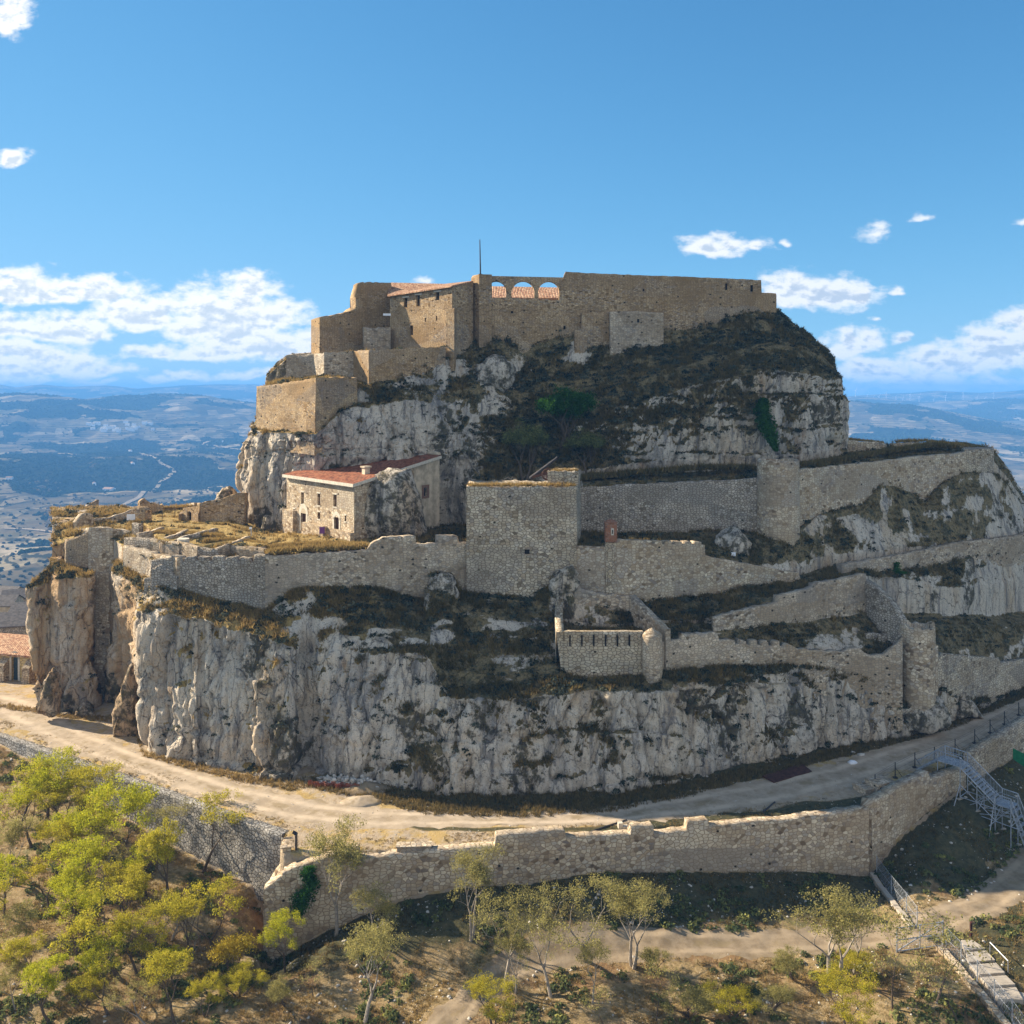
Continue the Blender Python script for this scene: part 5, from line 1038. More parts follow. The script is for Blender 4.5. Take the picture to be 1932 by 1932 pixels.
# roof
def q3(s, t, dz=0.0):    # s along the eave A->B, t up the slope
    x = A[0] + (B[0] - A[0]) * s + (C[0] - B[0]) * t; y = A[1] + (B[1] - A[1]) * s + (C[1] - B[1]) * t; return (x, y, zeA + (zC - zeA) * t + dz)
m = MB(); LA = math.hypot(B[0]-A[0], B[1]-A[1]); NS, NTt = 24, 20
for i in range(NS):
    for j in range(NTt):
        s0, s1 = -0.02 + 1.05 * i / NS, -0.02 + 1.05 * (i + 1) / NS; t0_, t1_ = -0.035 + 1.04 * j / NTt, -0.035 + 1.04 * (j + 1) / NTt
        def wv(s, t): return 0.14 + 0.1 * math.sin(s * 5 + t * 3) * math.sin(t * 7)
        m.poly([q3(s0, t0_, wv(s0, t0_)), q3(s1, t0_, wv(s1, t0_)), q3(s1, t1_, wv(s1, t1_)), q3(s0, t1_, wv(s0, t1_))], [(s0 * LA, t0_ * Lbc), (s1 * LA, t0_ * Lbc), (s1 * LA, t1_ * Lbc), (s0 * LA, t1_ * Lbc)])
roof = m.build('roof', M['tile'], hs_)
m = MB(); 
for (a_, b_) in (((-0.02, -0.035), (1.03, -0.035)), ((1.03, -0.035), (1.03, 1.0)), ((1.03, 1.0), (-0.02, 1.0)), ((-0.02, 1.0), (-0.02, -0.035))):
    m.poly([q3(*a_, -0.28), q3(*b_, -0.28), q3(*b_, 0.16), q3(*a_, 0.16)])
m.poly([q3(-0.02, -0.035, -0.28), q3(-0.02, 1, -0.28), q3(1.03, 1, -0.28), q3(1.03, -0.035, -0.28)]); m.build('cornice', M['trim'], roof)
c = q3(0.82, 0.27, 0.4); m = MB(); m.box((c[0], c[1], c[2]), (0.8, 0.8, 1.0), 0.7); m.box((c[0], c[1], c[2] + 0.62), (1.15, 1.15, 0.2), 0.7, 0.0); m.build('chimney', M['plaster'], roof)
m = MB(); a_, b_ = q3(0.30, 1.0, 0.35), q3(1.0, 1.0, 0.35); m.bar(a_, b_, 0.28, 6); a_ = q3(0.32, 0.97, 0.5); m.box(a_, (1.6, 1.0, 1.0), 0.9); m.build('ridge_wall', M['plaster'], roof)
m = MB()
for s0, s1, hgt in ((-0.01, 0.16, 2.4), (0.30, 0.62, 1.1), (0.73, 1.0, 1.0)):
    a_, b_ = q3(s0, 0), q3(s1, 0); nx_, ny_ = nr_; m.prism([(a_[0] + nx_ * 0.6, a_[1] + ny_ * 0.6), (b_[0] + nx_ * 0.6, b_[1] + ny_ * 0.6), (b_[0], b_[1]), (a_[0], a_[1])], zb - 3, zb + hgt)
m.build('stone_bench', M['wall_pale'], hs_)
unparent_offset(hs_)
for ch in list(hs_.children): pass
# ------------------------------------------------------------------ grass tufts, cushions, rubble (uncountable cover)
def blades(name, base, nrm, size, per, mat, spread=0.5, wid=0.09, tall=1.0, tone=None):
    n = len(base); k = per; rs = np.random.RandomState(len(base) + per)
    b = np.repeat(base, k, 0); sz = np.repeat(size, k); N = np.repeat(nrm, k, 0)
    off = rs.normal(size=(n * k, 3)) * 0.28 * sz[:, None]; off -= N * np.sum(off * N, 1, keepdims=True); b = b + off
    d = rs.normal(size=(n * k, 3)); d[:, 2] *= 0.3; d = d * spread + np.array([0, 0, 1.0]) * tall + N * 0.4; d /= np.linalg.norm(d, axis=1)[:, None]
    tip = b + d * (sz * rs.uniform(0.5, 1.15, n * k))[:, None]; side = np.cross(d, rs.normal(size=(n * k, 3))); side /= np.maximum(1e-6, np.linalg.norm(side, axis=1))[:, None]
    w_ = (sz * wid)[:, None] * side; V = np.stack([b - w_ - N * 0.05, b + w_ - N * 0.05, tip], 1).reshape(-1, 3)
    t = tone if tone is not None else rs.uniform(0, 1, n)
    rnd = np.clip(np.repeat(t, k) + rs.normal(size=n * k) * 0.13, 0, 1); rnd = np.repeat(rnd, 3)
    me = np_mesh(name, V, np.arange(len(V)).reshape(-1, 3), 3, attrs={'rnd': rnd}); o = link(name, me, mat); tag(o, kind='stuff'); return o
def cushions(name, base, nrm, size, per, mat, flat=0.7):
    n = len(base); k = per; rs = np.random.RandomState(len(base) * 3 + per)
    d = rs.normal(size=(n * k, 3)); d[:, 2] = np.abs(d[:, 2]); d /= np.linalg.norm(d, axis=1)[:, None]
    sz = np.repeat(size, k); c = np.repeat(base, k, 0) + d * sz[:, None] * np.array([1, 1, flat]) * rs.uniform(0.6, 1.05, (n * k, 1))
    e = rs.normal(size=(n * k, 3)) * 0.55 + 0; u_ = np.cross(d + e, rs.normal(size=(n * k, 3))); u_ /= np.linalg.norm(u_, axis=1)[:, None]; v_ = np.cross(d + e, u_); v_ /= np.linalg.norm(v_, axis=1)[:, None]
    q = (sz * 0.34)[:, None]; V = np.stack([c - u_ * q, c + u_ * q * 0.8 - v_ * q * 0.4, c + v_ * q], 1).reshape(-1, 3)
    rnd = np.clip(np.repeat(rs.uniform(0, 0.8, n), k) + rs.normal(size=n * k) * 0.15 + d[:, 2] * 0.0, 0, 1)
    me = np_mesh(name, V, np.arange(len(V)).reshape(-1, 3), 3, attrs={'rnd': np.repeat(rnd, 3)}); o = link(name, me, mat); tag(o, kind='stuff'); return o
def pick(W, N, veg, n, lo=0.45, seed=1):
    rs = np.random.RandomState(seed); k = fbm(W * 0.45 + seed, 3)
    p = np.clip(veg - lo, 0, 1) * (k > -0.15) * (0.25 + np.clip(k + 0.4, 0, 1)); p = p / p.sum()
    house_yard = (W[:, 0] > -34) & (W[:, 0] < -19) & (W[:, 1] > 114) & (W[:, 1] < 131) & (W[:, 2] > ZC - 24); p = np.where(house_yard, 0.12 * p, p); p = p / p.sum()
    i = rs.choice(len(W), n, p=p); return W[i] + rs.normal(size=(n, 3)) * [0.12, 0.12, 0.0], N[i], rs
def golden(W):  # dry, straw coloured growth grows on the sunny western ledges
    return np.clip(sstep(-12, -32, W[:, 0]), 0, 1)
for (W, N, V_, ng, nc, sd) in ((LW, LN, LV, 24000, 9500, 1), (UW, UN, UV, 14000, 8500, 2)):
    b, nn, rs = pick(W, N, V_, ng, 0.4, sd); tone = np.clip(rs.uniform(0.0, 0.55, ng) + 0.45 * golden(b) + 0.25 * (fbm(b * 0.2, 3)), 0, 1)
    blades('dry_grass', b, nn, rs.uniform(0.28, 0.75, ng), 11, M['grass'], 0.6, 0.10, 1.0, tone)
    b, nn, rs = pick(W, N, np.maximum(V_, 0.52 * (N[:, 2] > 0.12)), nc, 0.45, sd + 7)
    cushions('thorny_scrub', b, nn, rs.uniform(0.18, 0.55, nc) * (0.6 + 1.0 * rs.uniform(0, 1, nc) ** 3), 24, M['scrub'])

def scatter_ground(n, fn, seed):
    rs = np.random.RandomState(seed); out = []
    while sum(map(len, out)) < n:
        Y = rs.uniform(62, 132, 20000); u = rs.uniform(-40, 1980, 20000); x = (u - 966) * Y / F; keep = rs.uniform(0, 1, 20000) < fn(x, Y) * (Y / 132) ** 0.5
        out.append(np.c_[x[keep], Y[keep]])
    q = np.concatenate(out)[:n]; z = zground(q[:, 0], q[:, 1]) + ZC; return np.c_[q, z], rs
def outside(x, y): return (np.interp(x, BX, BY) - y)
def on_track(x, y, a, wd):
    best = np.full(len(x), 1e9)
    for (p0, p1) in zip(a[:-1], a[1:]):
        dx, dy = p1[0] - p0[0], p1[1] - p0[1]; t_ = np.clip(((x - p0[0]) * dx + (y - p0[1]) * dy) / (dx * dx + dy * dy), 0, 1); best = np.minimum(best, np.hypot(x - p0[0] - dx * t_, y - p0[1] - dy * t_))
    return best < wd
TRK = [G3(760, 2060), G3(840, 1930), G3(900, 1870), G3(985, 1812), G3(1080, 1785), G3(1250, 1779), G3(1450, 1782), G3(1620, 1772), G3(1740, 1752), G3(1840, 1712), G3(1930, 1650), G3(2020, 1560)]
def f_out(x, y):
    d = outside(x, y); p = np.stack([x, y, 0 * x], -1); return (d > 0.7) * (fbm(p * 0.22, 4) > -0.1) * ~on_track(x, y, TRK, 2.0)
b, rs = scatter_ground(16000, f_out, 5); up = np.tile([0, 0, 1.0], (len(b), 1))
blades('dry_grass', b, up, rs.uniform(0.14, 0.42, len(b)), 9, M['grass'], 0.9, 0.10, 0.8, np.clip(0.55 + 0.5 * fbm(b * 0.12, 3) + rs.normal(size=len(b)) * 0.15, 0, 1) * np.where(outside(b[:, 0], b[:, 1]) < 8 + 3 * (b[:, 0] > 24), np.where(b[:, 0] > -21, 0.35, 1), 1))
b, rs = scatter_ground(1500, lambda x, y: (outside(x, y) > 1) * 1.0 * ~on_track(x, y, TRK, 1.6) * (fbm(np.stack([x, y, 0 * x], -1) * 0.15 + 8, 3) > 0.12), 9)
cushions('low_weeds', b, np.tile([0, 0, 1.0], (len(b), 1)), rs.uniform(0.2, 0.6, len(b)), 30, M['leaf_bush'])
def f_foot(x, y):
    uu = 966 + F * x / y; bv = np.interp(uu, [0, 100, 250, 270, 430, 545, 580, 700, 800, 1000, 1150, 1300, 1500, 1660, 1790, 1932, 2200], [1330, 1345, 1360, 1420, 1458, 1480, 1470, 1482, 1500, 1502, 1499, 1478, 1432, 1398, 1368, 1310, 1250]); dc = YB(bv) - y
    wd = np.interp(uu, [0, 540, 640, 800, 1000, 1300, 1600, 1932], [1.2, 1.6, 3.2, 4.6, 5.0, 3.2, 2.6, 1.4]); return (dc > -0.5) * (dc < wd) * (outside(x, y) < -1.2) * 1.0
b, rs = scatter_ground(5200, f_foot, 12); blades('dry_grass', b, np.tile([0, 0, 1.0], (len(b), 1)), rs.uniform(0.18, 0.55, len(b)), 11, M['grass'], 0.6, 0.1, 1.0, np.clip(rs.uniform(0.05, 0.5, len(b)) + 0.4 * golden(b), 0, 1))
b, rs = scatter_ground(2600, lambda x, y: (outside(x, y) < -0.8) * (outside(x, y) > -3.4) * (fbm(np.stack([x, y, 0 * x], -1) * 0.3, 3) > 0.0), 14); blades('dry_grass', b, np.tile([0, 0, 1.0], (len(b), 1)), rs.uniform(0.08, 0.22, len(b)), 9, M['grass'], 0.9, 0.12, 0.8)

def stones(name, base, size, mat, seed=3):
    rs = np.random.RandomState(seed); ph = (1 + 5 ** 0.5) / 2
    ico = np.array([(-1, ph, 0), (1, ph, 0), (-1, -ph, 0), (1, -ph, 0), (0, -1, ph), (0, 1, ph), (0, -1, -ph), (0, 1, -ph), (ph, 0, -1), (ph, 0, 1), (-ph, 0, -1), (-ph, 0, 1)]) / 1.9
    fc = np.array([(0,11,5),(0,5,1),(0,1,7),(0,7,10),(0,10,11),(1,5,9),(5,11,4),(11,10,2),(10,7,6),(7,1,8),(3,9,4),(3,4,2),(3,2,6),(3,6,8),(3,8,9),(4,9,5),(2,4,11),(6,2,10),(8,6,7),(9,8,1)])
    n = len(base); V = ico[None] * (1 + rs.uniform(-0.3, 0.3, (n, 12, 1))) * rs.uniform(0.6, 1.2, (n, 1, 3)) * size[:, None, None] * [1, 1, 0.7]
    a = rs.uniform(0, 6.28, n); ca, sa = np.cos(a)[:, None], np.sin(a)[:, None]; V = np.stack([V[..., 0] * ca - V[..., 1] * sa, V[..., 0] * sa + V[..., 1] * ca, V[..., 2]], -1) + base[:, None, :]
    Fc = fc[None] + (np.arange(n) * 12)[:, None, None]; me = np_mesh(name, V.reshape(-1, 3), Fc.reshape(-1, 3), 3); return link(name, me, mat)
b, rs = scatter_ground(2600, lambda x, y: (outside(x, y) > 0.8) * ~on_track(x, y, TRK, 1.2) * np.where(x > -20, 1.0, 0.25) * (fbm(np.stack([x, y, 0 * x], -1) * 0.2 + 3, 3) > -0.05), 21)
tag(stones('rubble', b, 0.04 + 0.16 * rs.uniform(0, 1, len(b)) ** 5, M['stone'], 4), kind='stuff')

b, rs = scatter_ground(5200, lambda x, y: (outside(x, y) < -1.0) * (fbm(np.stack([x, y, 0 * x], -1) * 0.5 + 30, 3) > 0.02), 27); tag(stones('gravel', b, 0.025 + 0.09 * rs.uniform(0, 1, len(b)) ** 5, M['stone'], 6), kind='stuff')
b, rs = scatter_ground(2400, lambda x, y: (outside(x, y) < -1.5) * (fbm(np.stack([x, y, 0 * x], -1) * 0.35 + 44, 4) > 0.18), 28); blades('dry_grass', b, np.tile([0, 0, 1.0], (len(b), 1)), rs.uniform(0.06, 0.2, len(b)), 9, M['grass'], 1.0, 0.12, 0.7, np.clip(0.55 + 0.4 * golden(b) - 0.3 * sstep(-10, 5, b[:, 0]), 0, 1))

# ------------------------------------------------------------------ trees
def branch_tree(seed, H, spread, trunk_h, stems, levels, r0, tips_min=0.35, lean=0.25, twig=True):
    """returns tapered trunk mesh builder and leaf cluster centres; unit: metres"""
    rd = random.Random(seed); m = MB(); tips = []
    def grow(p, d, L, r, lev):
        segs = 3 if lev == 0 else 2
        for k in range(segs):
            d = (d + Vector((rd.uniform(-1, 1), rd.uniform(-1, 1), rd.uniform(-0.3, 0.5))) * (0.22 if lev else 0.16)).normalized()
            q = p + d * (L / segs); r2 = r * (0.86 if lev == 0 else 0.8); m.bar(p, q, r, 7 if lev == 0 else (5 if lev < 3 else 3), r2); p, r = q, r2
            if lev >= levels - 1: tips.append(p)
        if lev < levels:
            nb = rd.choice((2, 3, 3)) if lev < 2 else rd.choice((2, 3))
            a0 = rd.uniform(0, 6.28)
            for k in range(nb):
                a = a0 + k * 6.283 / nb + rd.uniform(-0.5, 0.5); out = Vector((math.cos(a), math.sin(a), 0)) * spread * rd.uniform(0.7, 1.3)
                nd_ = (d * 0.7 + out * 0.85 + Vector((0, 0, rd.uniform(0.0, 0.6)))).normalized(); grow(p, nd_, L * rd.uniform(0.62, 0.85), r * 0.72, lev + 1)
        else: tips.append(p)
    for s_ in range(stems):
        a = rd.uniform(0, 6.28); d = Vector((math.cos(a) * lean, math.sin(a) * lean, 1)).normalized()
        grow(Vector((0.15 * math.cos(a) * (stems > 1), 0.15 * math.sin(a) * (stems > 1), -0.15)), d, trunk_h, r0, 0)
    zmax = max(t_.z for t_ in tips); k = H / zmax; m.v = [(x * k, y * k, z * k) for x, y, z in m.v]; tips = [t_ * k for t_ in tips]
    return m, tips
def leaf_mesh(name, tips, n_per, rad, size, seed, droop=0.0, tone=(0.5, 0.25)):
    rs = np.random.RandomState(seed); T = np.array([tuple(t_) for t_ in tips]); n = len(T); keep = rs.uniform(0, 1, n) < 0.92; T = T[keep]; n = len(T)
    cl = np.clip(rs.normal(tone[0], tone[1], n), 0, 1); k = np.maximum(2, (n_per * rs.uniform(0.35, 1.6, n)).astype(int)); idx = np.repeat(np.arange(n), k); N = len(idx)
    c = T[idx] + rs.normal(size=(N, 3)) * rad * [1, 1, 0.75] * rs.uniform(0.6, 1.4, (n, 1))[idx]; c[:, 2] -= droop * rs.uniform(0, 1, N)
    a = rs.normal(size=(N, 3)); a /= np.linalg.norm(a, axis=1)[:, None]; b = np.cross(a, rs.normal(size=(N, 3))); b /= np.linalg.norm(b, axis=1)[:, None]; s = size * rs.uniform(0.6, 1.4, (N, 1))
    V = np.stack([c - a * s, c + b * s * 0.45, c + a * s, c - b * s * 0.45], 1).reshape(-1, 3)
    rnd = np.repeat(np.clip(cl[idx] + rs.normal(size=N) * 0.12, 0, 1), 4); return np_mesh(name, V, np.arange(N * 4).reshape(-1, 4), 4, attrs={'rnd': rnd})
def proto_tree(name, seed, H, spread, trunk_h, stems, levels, r0, n_per, rad, size, mat, lean=0.25, droop=0.0, bark='bark', tone=(0.5, 0.25)):
    m, tips = branch_tree(seed, H, spread, trunk_h, stems, levels, r0, lean=lean); r = empty(name); tr = m.build('trunk', M[bark], r, smooth=True)
    if n_per:
        me = leaf_mesh('crown', tips, n_per, rad, size, seed + 1, droop, tone); link('crown', me, M[mat], r)
    r['h'] = H; return r
def copy_tree(src):
    c = src.copy(); COL.objects.link(c)
    for ch in src.children:
        d = ch.copy(); COL.objects.link(d); d.parent = c
    return c
PROTO = {}
for i in range(4): PROTO['y%d' % i] = ('orchard_tree', 100 + i, 6.0, 0.72, 2.0, 1 + (i == 2), 5, 0.16, 17, 0.15, 0.06, 'leaf_yellow', 0.35)
for i in range(3): PROTO['g%d' % i] = ('orchard_tree', 130 + i, 6.0, 0.72, 1.9, 1, 5, 0.16, 20, 0.16, 0.06, 'leaf_green', 0.35)
for i in range(3): PROTO['o%d' % i] = ('orchard_tree', 150 + i, 6.0, 0.7, 2.1, 1 + (i == 1), 5, 0.16, 12, 0.15, 0.055, 'leaf_olive', 0.3, 0.0, 'twig')
for i in range(2): PROTO['b%d' % i] = ('bush', 170 + i, 4.0, 0.75, 0.7, 4, 4, 0.07, 22, 0.2, 0.06, 'leaf_olive' if i else 'leaf_yellow', 0.5)
PROTO['w0'] = ('bush', 180, 3.2, 0.9, 0.7, 4, 5, 0.05, 0, 0.3, 0.1, 'leaf_olive', 0.5, 0.0, 'twig')
PROTO['au'] = ('bush', 185, 3.0, 0.7, 0.7, 3, 4, 0.05, 9, 0.3, 0.09, 'leaf_gold', 0.4)
PROTO['sp'] = ('orchard_tree', 190, 5.0, 0.55, 2.4, 1, 4, 0.09, 7, 0.26, 0.08, 'leaf_olive', 0.15)
PROTO['dk'] = ('tree', 195, 8.0, 0.7, 1.6, 2, 5, 0.2, 26, 0.34, 0.12, 'leaf_dark', 0.3)
PROTO['gy'] = ('tree', 197, 7.0, 0.6, 1.2, 3, 5, 0.12, 9, 0.25, 0.10, 'leaf_bush', 0.3)
made = {}
def plant(kind, loc, H, width, rz, label, group, cat='tree', sx=None):
    first = kind not in made
    if first: made[kind] = proto_tree(*PROTO[kind])
    o = made[kind] if first else copy_tree(made[kind])
    k = H / made[kind]['h']; o.location = loc; o.scale = (k * width, k * width, k); o.rotation_euler = (0, 0, rz); tag(o, label, cat, group); return o
# (kind, base u, base v, height in pixels, width factor, label)
ORCH = [
 ('y0', 36, 1566, 120, 1.0, 'yellow-green tree at the top left of the orchard, below the wall'),
 ('g0', 84, 1560, 125, 1.1, 'broad pale green tree against the grey wall, upper left'),
 ('y2', 176, 1566, 112, 1.0, 'dark-branched crooked tree with thin leaves before the grey wall'),
 ('g1', 239, 1668, 170, 0.95, 'tallest fresh green tree of the left orchard, slim straight stem'),
 ('y1', 383, 1645, 128, 1.0, 'airy yellow tree standing alone nearest the grey wall'),
 ('o1', 19, 1668, 112, 0.9, 'forked leaning tree at the very left picture edge'),
 ('y2', 108, 1657, 96, 1.0, 'short two-stemmed tree in the second orchard row'),
 ('g0', 150, 1664, 120, 1.0, 'sparse tree with a slanting dark trunk in the middle of the left orchard'),
 ('o0', 190, 1681, 108, 0.9, 'thin grey-leaved tree behind the brightest orchard tree'),
 ('g2', 275, 1690, 92, 1.15, 'brightest lime-green tree with a thick leaning trunk'),
 ('y3', 318, 1708, 138, 0.8, 'tall thin tree with a bent grey stem beside the lime-green tree'),
 ('y1', 412, 1812, 150, 1.0, 'large yellow-green tree nearest the sharp wall corner'),
 ('y3', 362, 1810, 96, 1.0, 'low tree with thin trunk left of the big corner tree'),
 ('g0', 176, 1727, 130, 1.15, 'dense green tree halfway down the left orchard'),
 ('y0', 100, 1730, 110, 1.0, 'small round yellow tree above the leftmost shadow patch'),
 ('o2', 52, 1820, 112, 1.0, 'open-crowned tree casting a long diagonal shadow at lower left'),
 ('g1', 146, 1806, 112, 1.1, 'bushy green tree near the bottom left shadow'),
 ('y0', 225, 1844, 150, 1.2, 'wide twiggy yellow-green tree in the centre of the orchard'),
 ('y2', 262, 1840, 112, 1.0, 'yellowish tree right of the wide twiggy tree'),
 ('g2', 96, 1932, 116, 1.0, 'leaning tree at the bottom edge, far left'),
 ('y3', 332, 1935, 118, 1.0, 'tree cut off by the bottom edge below the bare bush'),
 ('g0', 332, 1868, 74, 0.9, 'small bright green tree below the leafless bush'),
 ('y0', 205, 1915, 92, 1.1, 'low tree with golden tips at the bottom left'),
 ('o0', 278, 1938, 86, 1.1, 'ragged low tree at the bottom edge in the left orchard'),
 ('y1', 4, 1795, 130, 0.9, 'half-hidden yellow tree cut by the left picture edge'),
 ('o2', 28, 1905, 80, 1.0, 'grey-green low tree in the bottom left corner'),
 ('y2', 388, 1918, 66, 1.0, 'stunted yellow tree between corner wall and bottom edge'),
 ('g1', 60, 1600, 110, 1.1, 'green tree between the two topmost left trees'),
 ('y3', 130, 1592, 104, 1.1, 'yellow tree just in front of the crooked dark-branched tree'),
 ('y1', 210, 1606, 110, 1.0, 'yellow tree behind the tallest fresh green tree'),
 ('o0', 300, 1640, 100, 1.0, 'thin pale tree close to the grey wall, right of the tallest green tree'),
 ('g2', 128, 1770, 108, 1.15, 'leafy green tree above the bottom left shadow'),
 ('y2', 228, 1762, 112, 1.1, 'broad yellow-green tree left of the leafless bush'),
 ('g1', 8, 1732, 110, 1.0, 'green tree cut by the left edge, third row'),
 ('y0', 288, 1792, 100, 1.1, 'yellow-leaved tree right behind the wide twiggy tree'),
 ('g0', 186, 1868, 96, 1.2, 'thick green tree in the bottom rows of the left orchard'),
 ('y3', 60, 1872, 92, 1.1, 'yellow tree standing in the bottom left shade'),
 ('o1', 634, 1764, 180, 0.85, 'tall thin old tree leaning against the outer wall, ivy beside it'),
 ('g1', 538, 1832, 105, 0.9, 'yellow-green tree hugging the foot of the wall corner'),
 ('o2', 706, 1778, 104, 1.15, 'grey spreading tree in the shade of the outer wall'),
 ('o2', 687, 1934, 172, 1.05, 'big bushy tree at the bottom, in front of the shaded bank'),
 ('sp', 591, 1880, 66, 1.0, 'spindly sapling in the dark shade below the wall'),
 ('o1', 890, 1772, 150, 0.8, 'tall yellow tree reaching in front of the outer wall'),
 ('o0', 951, 1870, 152, 1.05, 'pale yellow-green tree with forked trunk beside the path bend'),
 ('y2', 931, 1940, 82, 1.15, 'low light green tree at the bottom beside the path'),
 ('o1', 972, 1872, 100, 0.9, 'thin leaning tree behind the forked path tree'),
 ('o0', 1040, 1882, 138, 1.0, 'slender tree with S-curved trunk in front of the dirt path'),
 ('o0', 1104, 1812, 148, 1.2, 'broad greyish-yellow crown above the path, widest of the middle group'),
 ('o2', 1118, 1892, 104, 0.9, 'shrubby tree with green base shoots in the sunny clearing'),
 ('o1', 1194, 1824, 150, 1.0, 'well-shaped tree with pale twigs on the right of the middle group'),
 ('sp', 1238, 1926, 90, 1.0, 'skinny nearly bare tree at the bottom centre'),
 ('sp', 1142, 1942, 74, 1.0, 'tiny pale sapling at the bottom edge of the clearing'),
 ('o1', 1571, 1855, 152, 1.3, 'large pale yellow tree above the right clearing'),
 ('o2', 1610, 1838, 118, 1.0, 'rear yellow tree overlapping the large right-hand tree'),
 ('sp', 1684, 1902, 164, 0.9, 'tall tree with a long dark bare trunk near the gate'),
 ('sp', 1766, 1892, 128, 1.4, 'pale thin tree with a twisted whitish trunk beside the low wall'),
 ('sp', 1810, 1936, 112, 1.1, 'small nearly leafless tree at the bottom right'),
 ('y2', 1600, 1948, 96, 1.2, 'pale gold low tree at the bottom edge, right'),
]
for i, (k, u, v, hp, wf, lab) in enumerate(ORCH):
    q = on_ground(u, v); plant(k, q, 1.1 * hp * q[1] / F, wf * (0.95 if u < 430 else 1.0), i * 2.39, lab, 'trees on the slope below the wall')
for i, (k, u, v, hp, wf, lab) in enumerate((
 ('w0', 316, 1772, 66, 1.3, 'leafless pale grey bush in the middle of the left orchard'),
 ('w0', 362, 1802, 44, 0.8, 'small leafless bush beside the big corner tree'),
 ('au', 440, 1842, 62, 1.0, 'golden bush on the bare slope near the wall corner'),
 ('b0', 452, 1878, 52, 1.1, 'paler green-gold bush below the golden one'),
 ('b0', 160, 1898, 52, 1.0, 'yellowish bush among the lowest left trees'),
 ('b0', 1618, 1848, 42, 1.5, 'bright yellow-green spreading bush below the large right-hand tree'),
 ('b1', 1500, 1846, 46, 1.3, 'dull straw-coloured bush left of the bright right-hand bush'),
 ('b1', 1300, 1912, 56, 1.5, 'weedy bush with green shoots at the bottom centre'),
 ('b0', 1380, 1916, 44, 1.6, 'low green bush on the stony bottom slope'),
 ('b1', 1240, 1840, 40, 1.2, 'small olive bush beside the dirt path'),
 ('b1', 540, 1895, 44, 1.2, 'dark olive bush in the deep shade below the corner'),
 ('b1', 1452, 1906, 50, 1.2, 'twiggy grey bush at the bottom, right of centre'))):
    q = on_ground(u, v); plant(k, q, hp * q[1] / F, wf, i * 1.7, lab, None, 'bush')
# trees on the rock
for (k, u, v, Y, hp, wf, lab) in (('dk', 1052, 855, 139.2, 124, 0.9, 'tall dark green tree growing on the slope above the square tower'), ('dk', 1075, 842, 140.2, 96, 0.75, 'second dark green tree just right of and behind the tallest one'),
    ('gy', 990, 905, 134.4, 112, 0.85, 'grey-green tree left of the dark green trees on the slope'), ('gy', 1110, 895, 136, 86, 1.0, 'dusky spreading tree right of the dark green trees on the slope')):
    plant(k, P(u, v, Y), hp * Y / F, wf, u, lab, None)
def leaf_patch(name, label, cat, pts, n, size, mat, thick=0.35, seed=5, group=None):
    """ivy: leaves hung over a surface outlined by (u, v, depth) rows: centre line with half widths"""
    rs = np.random.RandomState(seed); a = np.array(pts, float); t_ = rs.uniform(0, 1, n); i = t_ * (len(a) - 1); u, v, Y, hw = [np.interp(i, np.arange(len(a)), a[:, k]) for k in range(4)]
    g = rs.normal(size=n) * 0.5; g = np.clip(g, -1.15, 1.15); u = u + g * hw; Yd = Y - rs.uniform(0, thick, n) * (1 - np.abs(g) * 0.6)
    c = np.stack([(u - 966) * Yd / F, Yd, ZC + (HZ - v) * Yd / F], -1) + rs.normal(size=(n, 3)) * 0.08
    A_ = rs.normal(size=(n, 3)); A_ /= np.linalg.norm(A_, axis=1)[:, None]; B_ = np.cross(A_, rs.normal(size=(n, 3))); B_ /= np.linalg.norm(B_, axis=1)[:, None]; s = size * rs.uniform(0.6, 1.4, (n, 1))
    V = np.stack([c - A_ * s, c + B_ * s * 0.6, c + A_ * s, c - B_ * s * 0.6], 1).reshape(-1, 3); rnd = np.clip(0.5 + fbm(c * 0.8, 3) * 0.6 + rs.normal(size=n) * 0.12, 0, 1)
    me = np_mesh(name, V, np.arange(4 * n).reshape(-1, 4), 4, attrs={'rnd': np.repeat(rnd, 4)}); o = link(name, me, M[mat]); tag(o, label, cat, group); return o
leaf_patch('ivy', 'tongue of dark green ivy hanging on the pale right cliff', 'ivy', [(1440, 752, 138.6, 6), (1438, 775, 137.6, 15), (1446, 800, 137.0, 17), (1455, 825, 136.6, 12), (1464, 850, 136.2, 3)], 5200, 0.16, 'leaf_dark', 0.9)
leaf_patch('ivy', 'dark green ivy clump climbing the outer wall near its corner', 'ivy', [(585, 1636, 83.1, 10), (580, 1650, 83.1, 12), (590, 1668, 83.0, 14), (572, 1690, 82.9, 20), (566, 1712, 82.8, 16), (562, 1728, 82.7, 8)], 3600, 0.10, 'leaf_dark', 0.7, 8)
leaf_patch('shrub', 'fresh green shrubs sprouting below the long upper right rampart', 'shrub', [(1692, 1062, 128.6, 5), (1692, 1080, 128.3, 8), (1706, 1080, 128.4, 9)], 700, 0.12, 'leaf_dark', 0.8, 9)
# ------------------------------------------------------------------ things standing about
def T(name, label, cat, loc, group=None): return tag(empty(name, loc), label, cat, group)
# flagpole
q = P(906.5, 519, 147.5); fp_ = T('flagpole', 'thin dark flagpole standing on the castle pier beside the arches', 'flagpole', q)
m = MB(); m.bar((q[0], q[1], q[2] - 0.3), (q[0] - 0.1, q[1], pxz(452, 147.5)), 0.13, 8, 0.07); m.build('pole', M['iron'], fp_); m = MB(); m.box((q[0], q[1], q[2] + 0.02), (0.6, 0.6, 0.3)); m.build('base', M['iron'], fp_); unparent_offset(fp_)
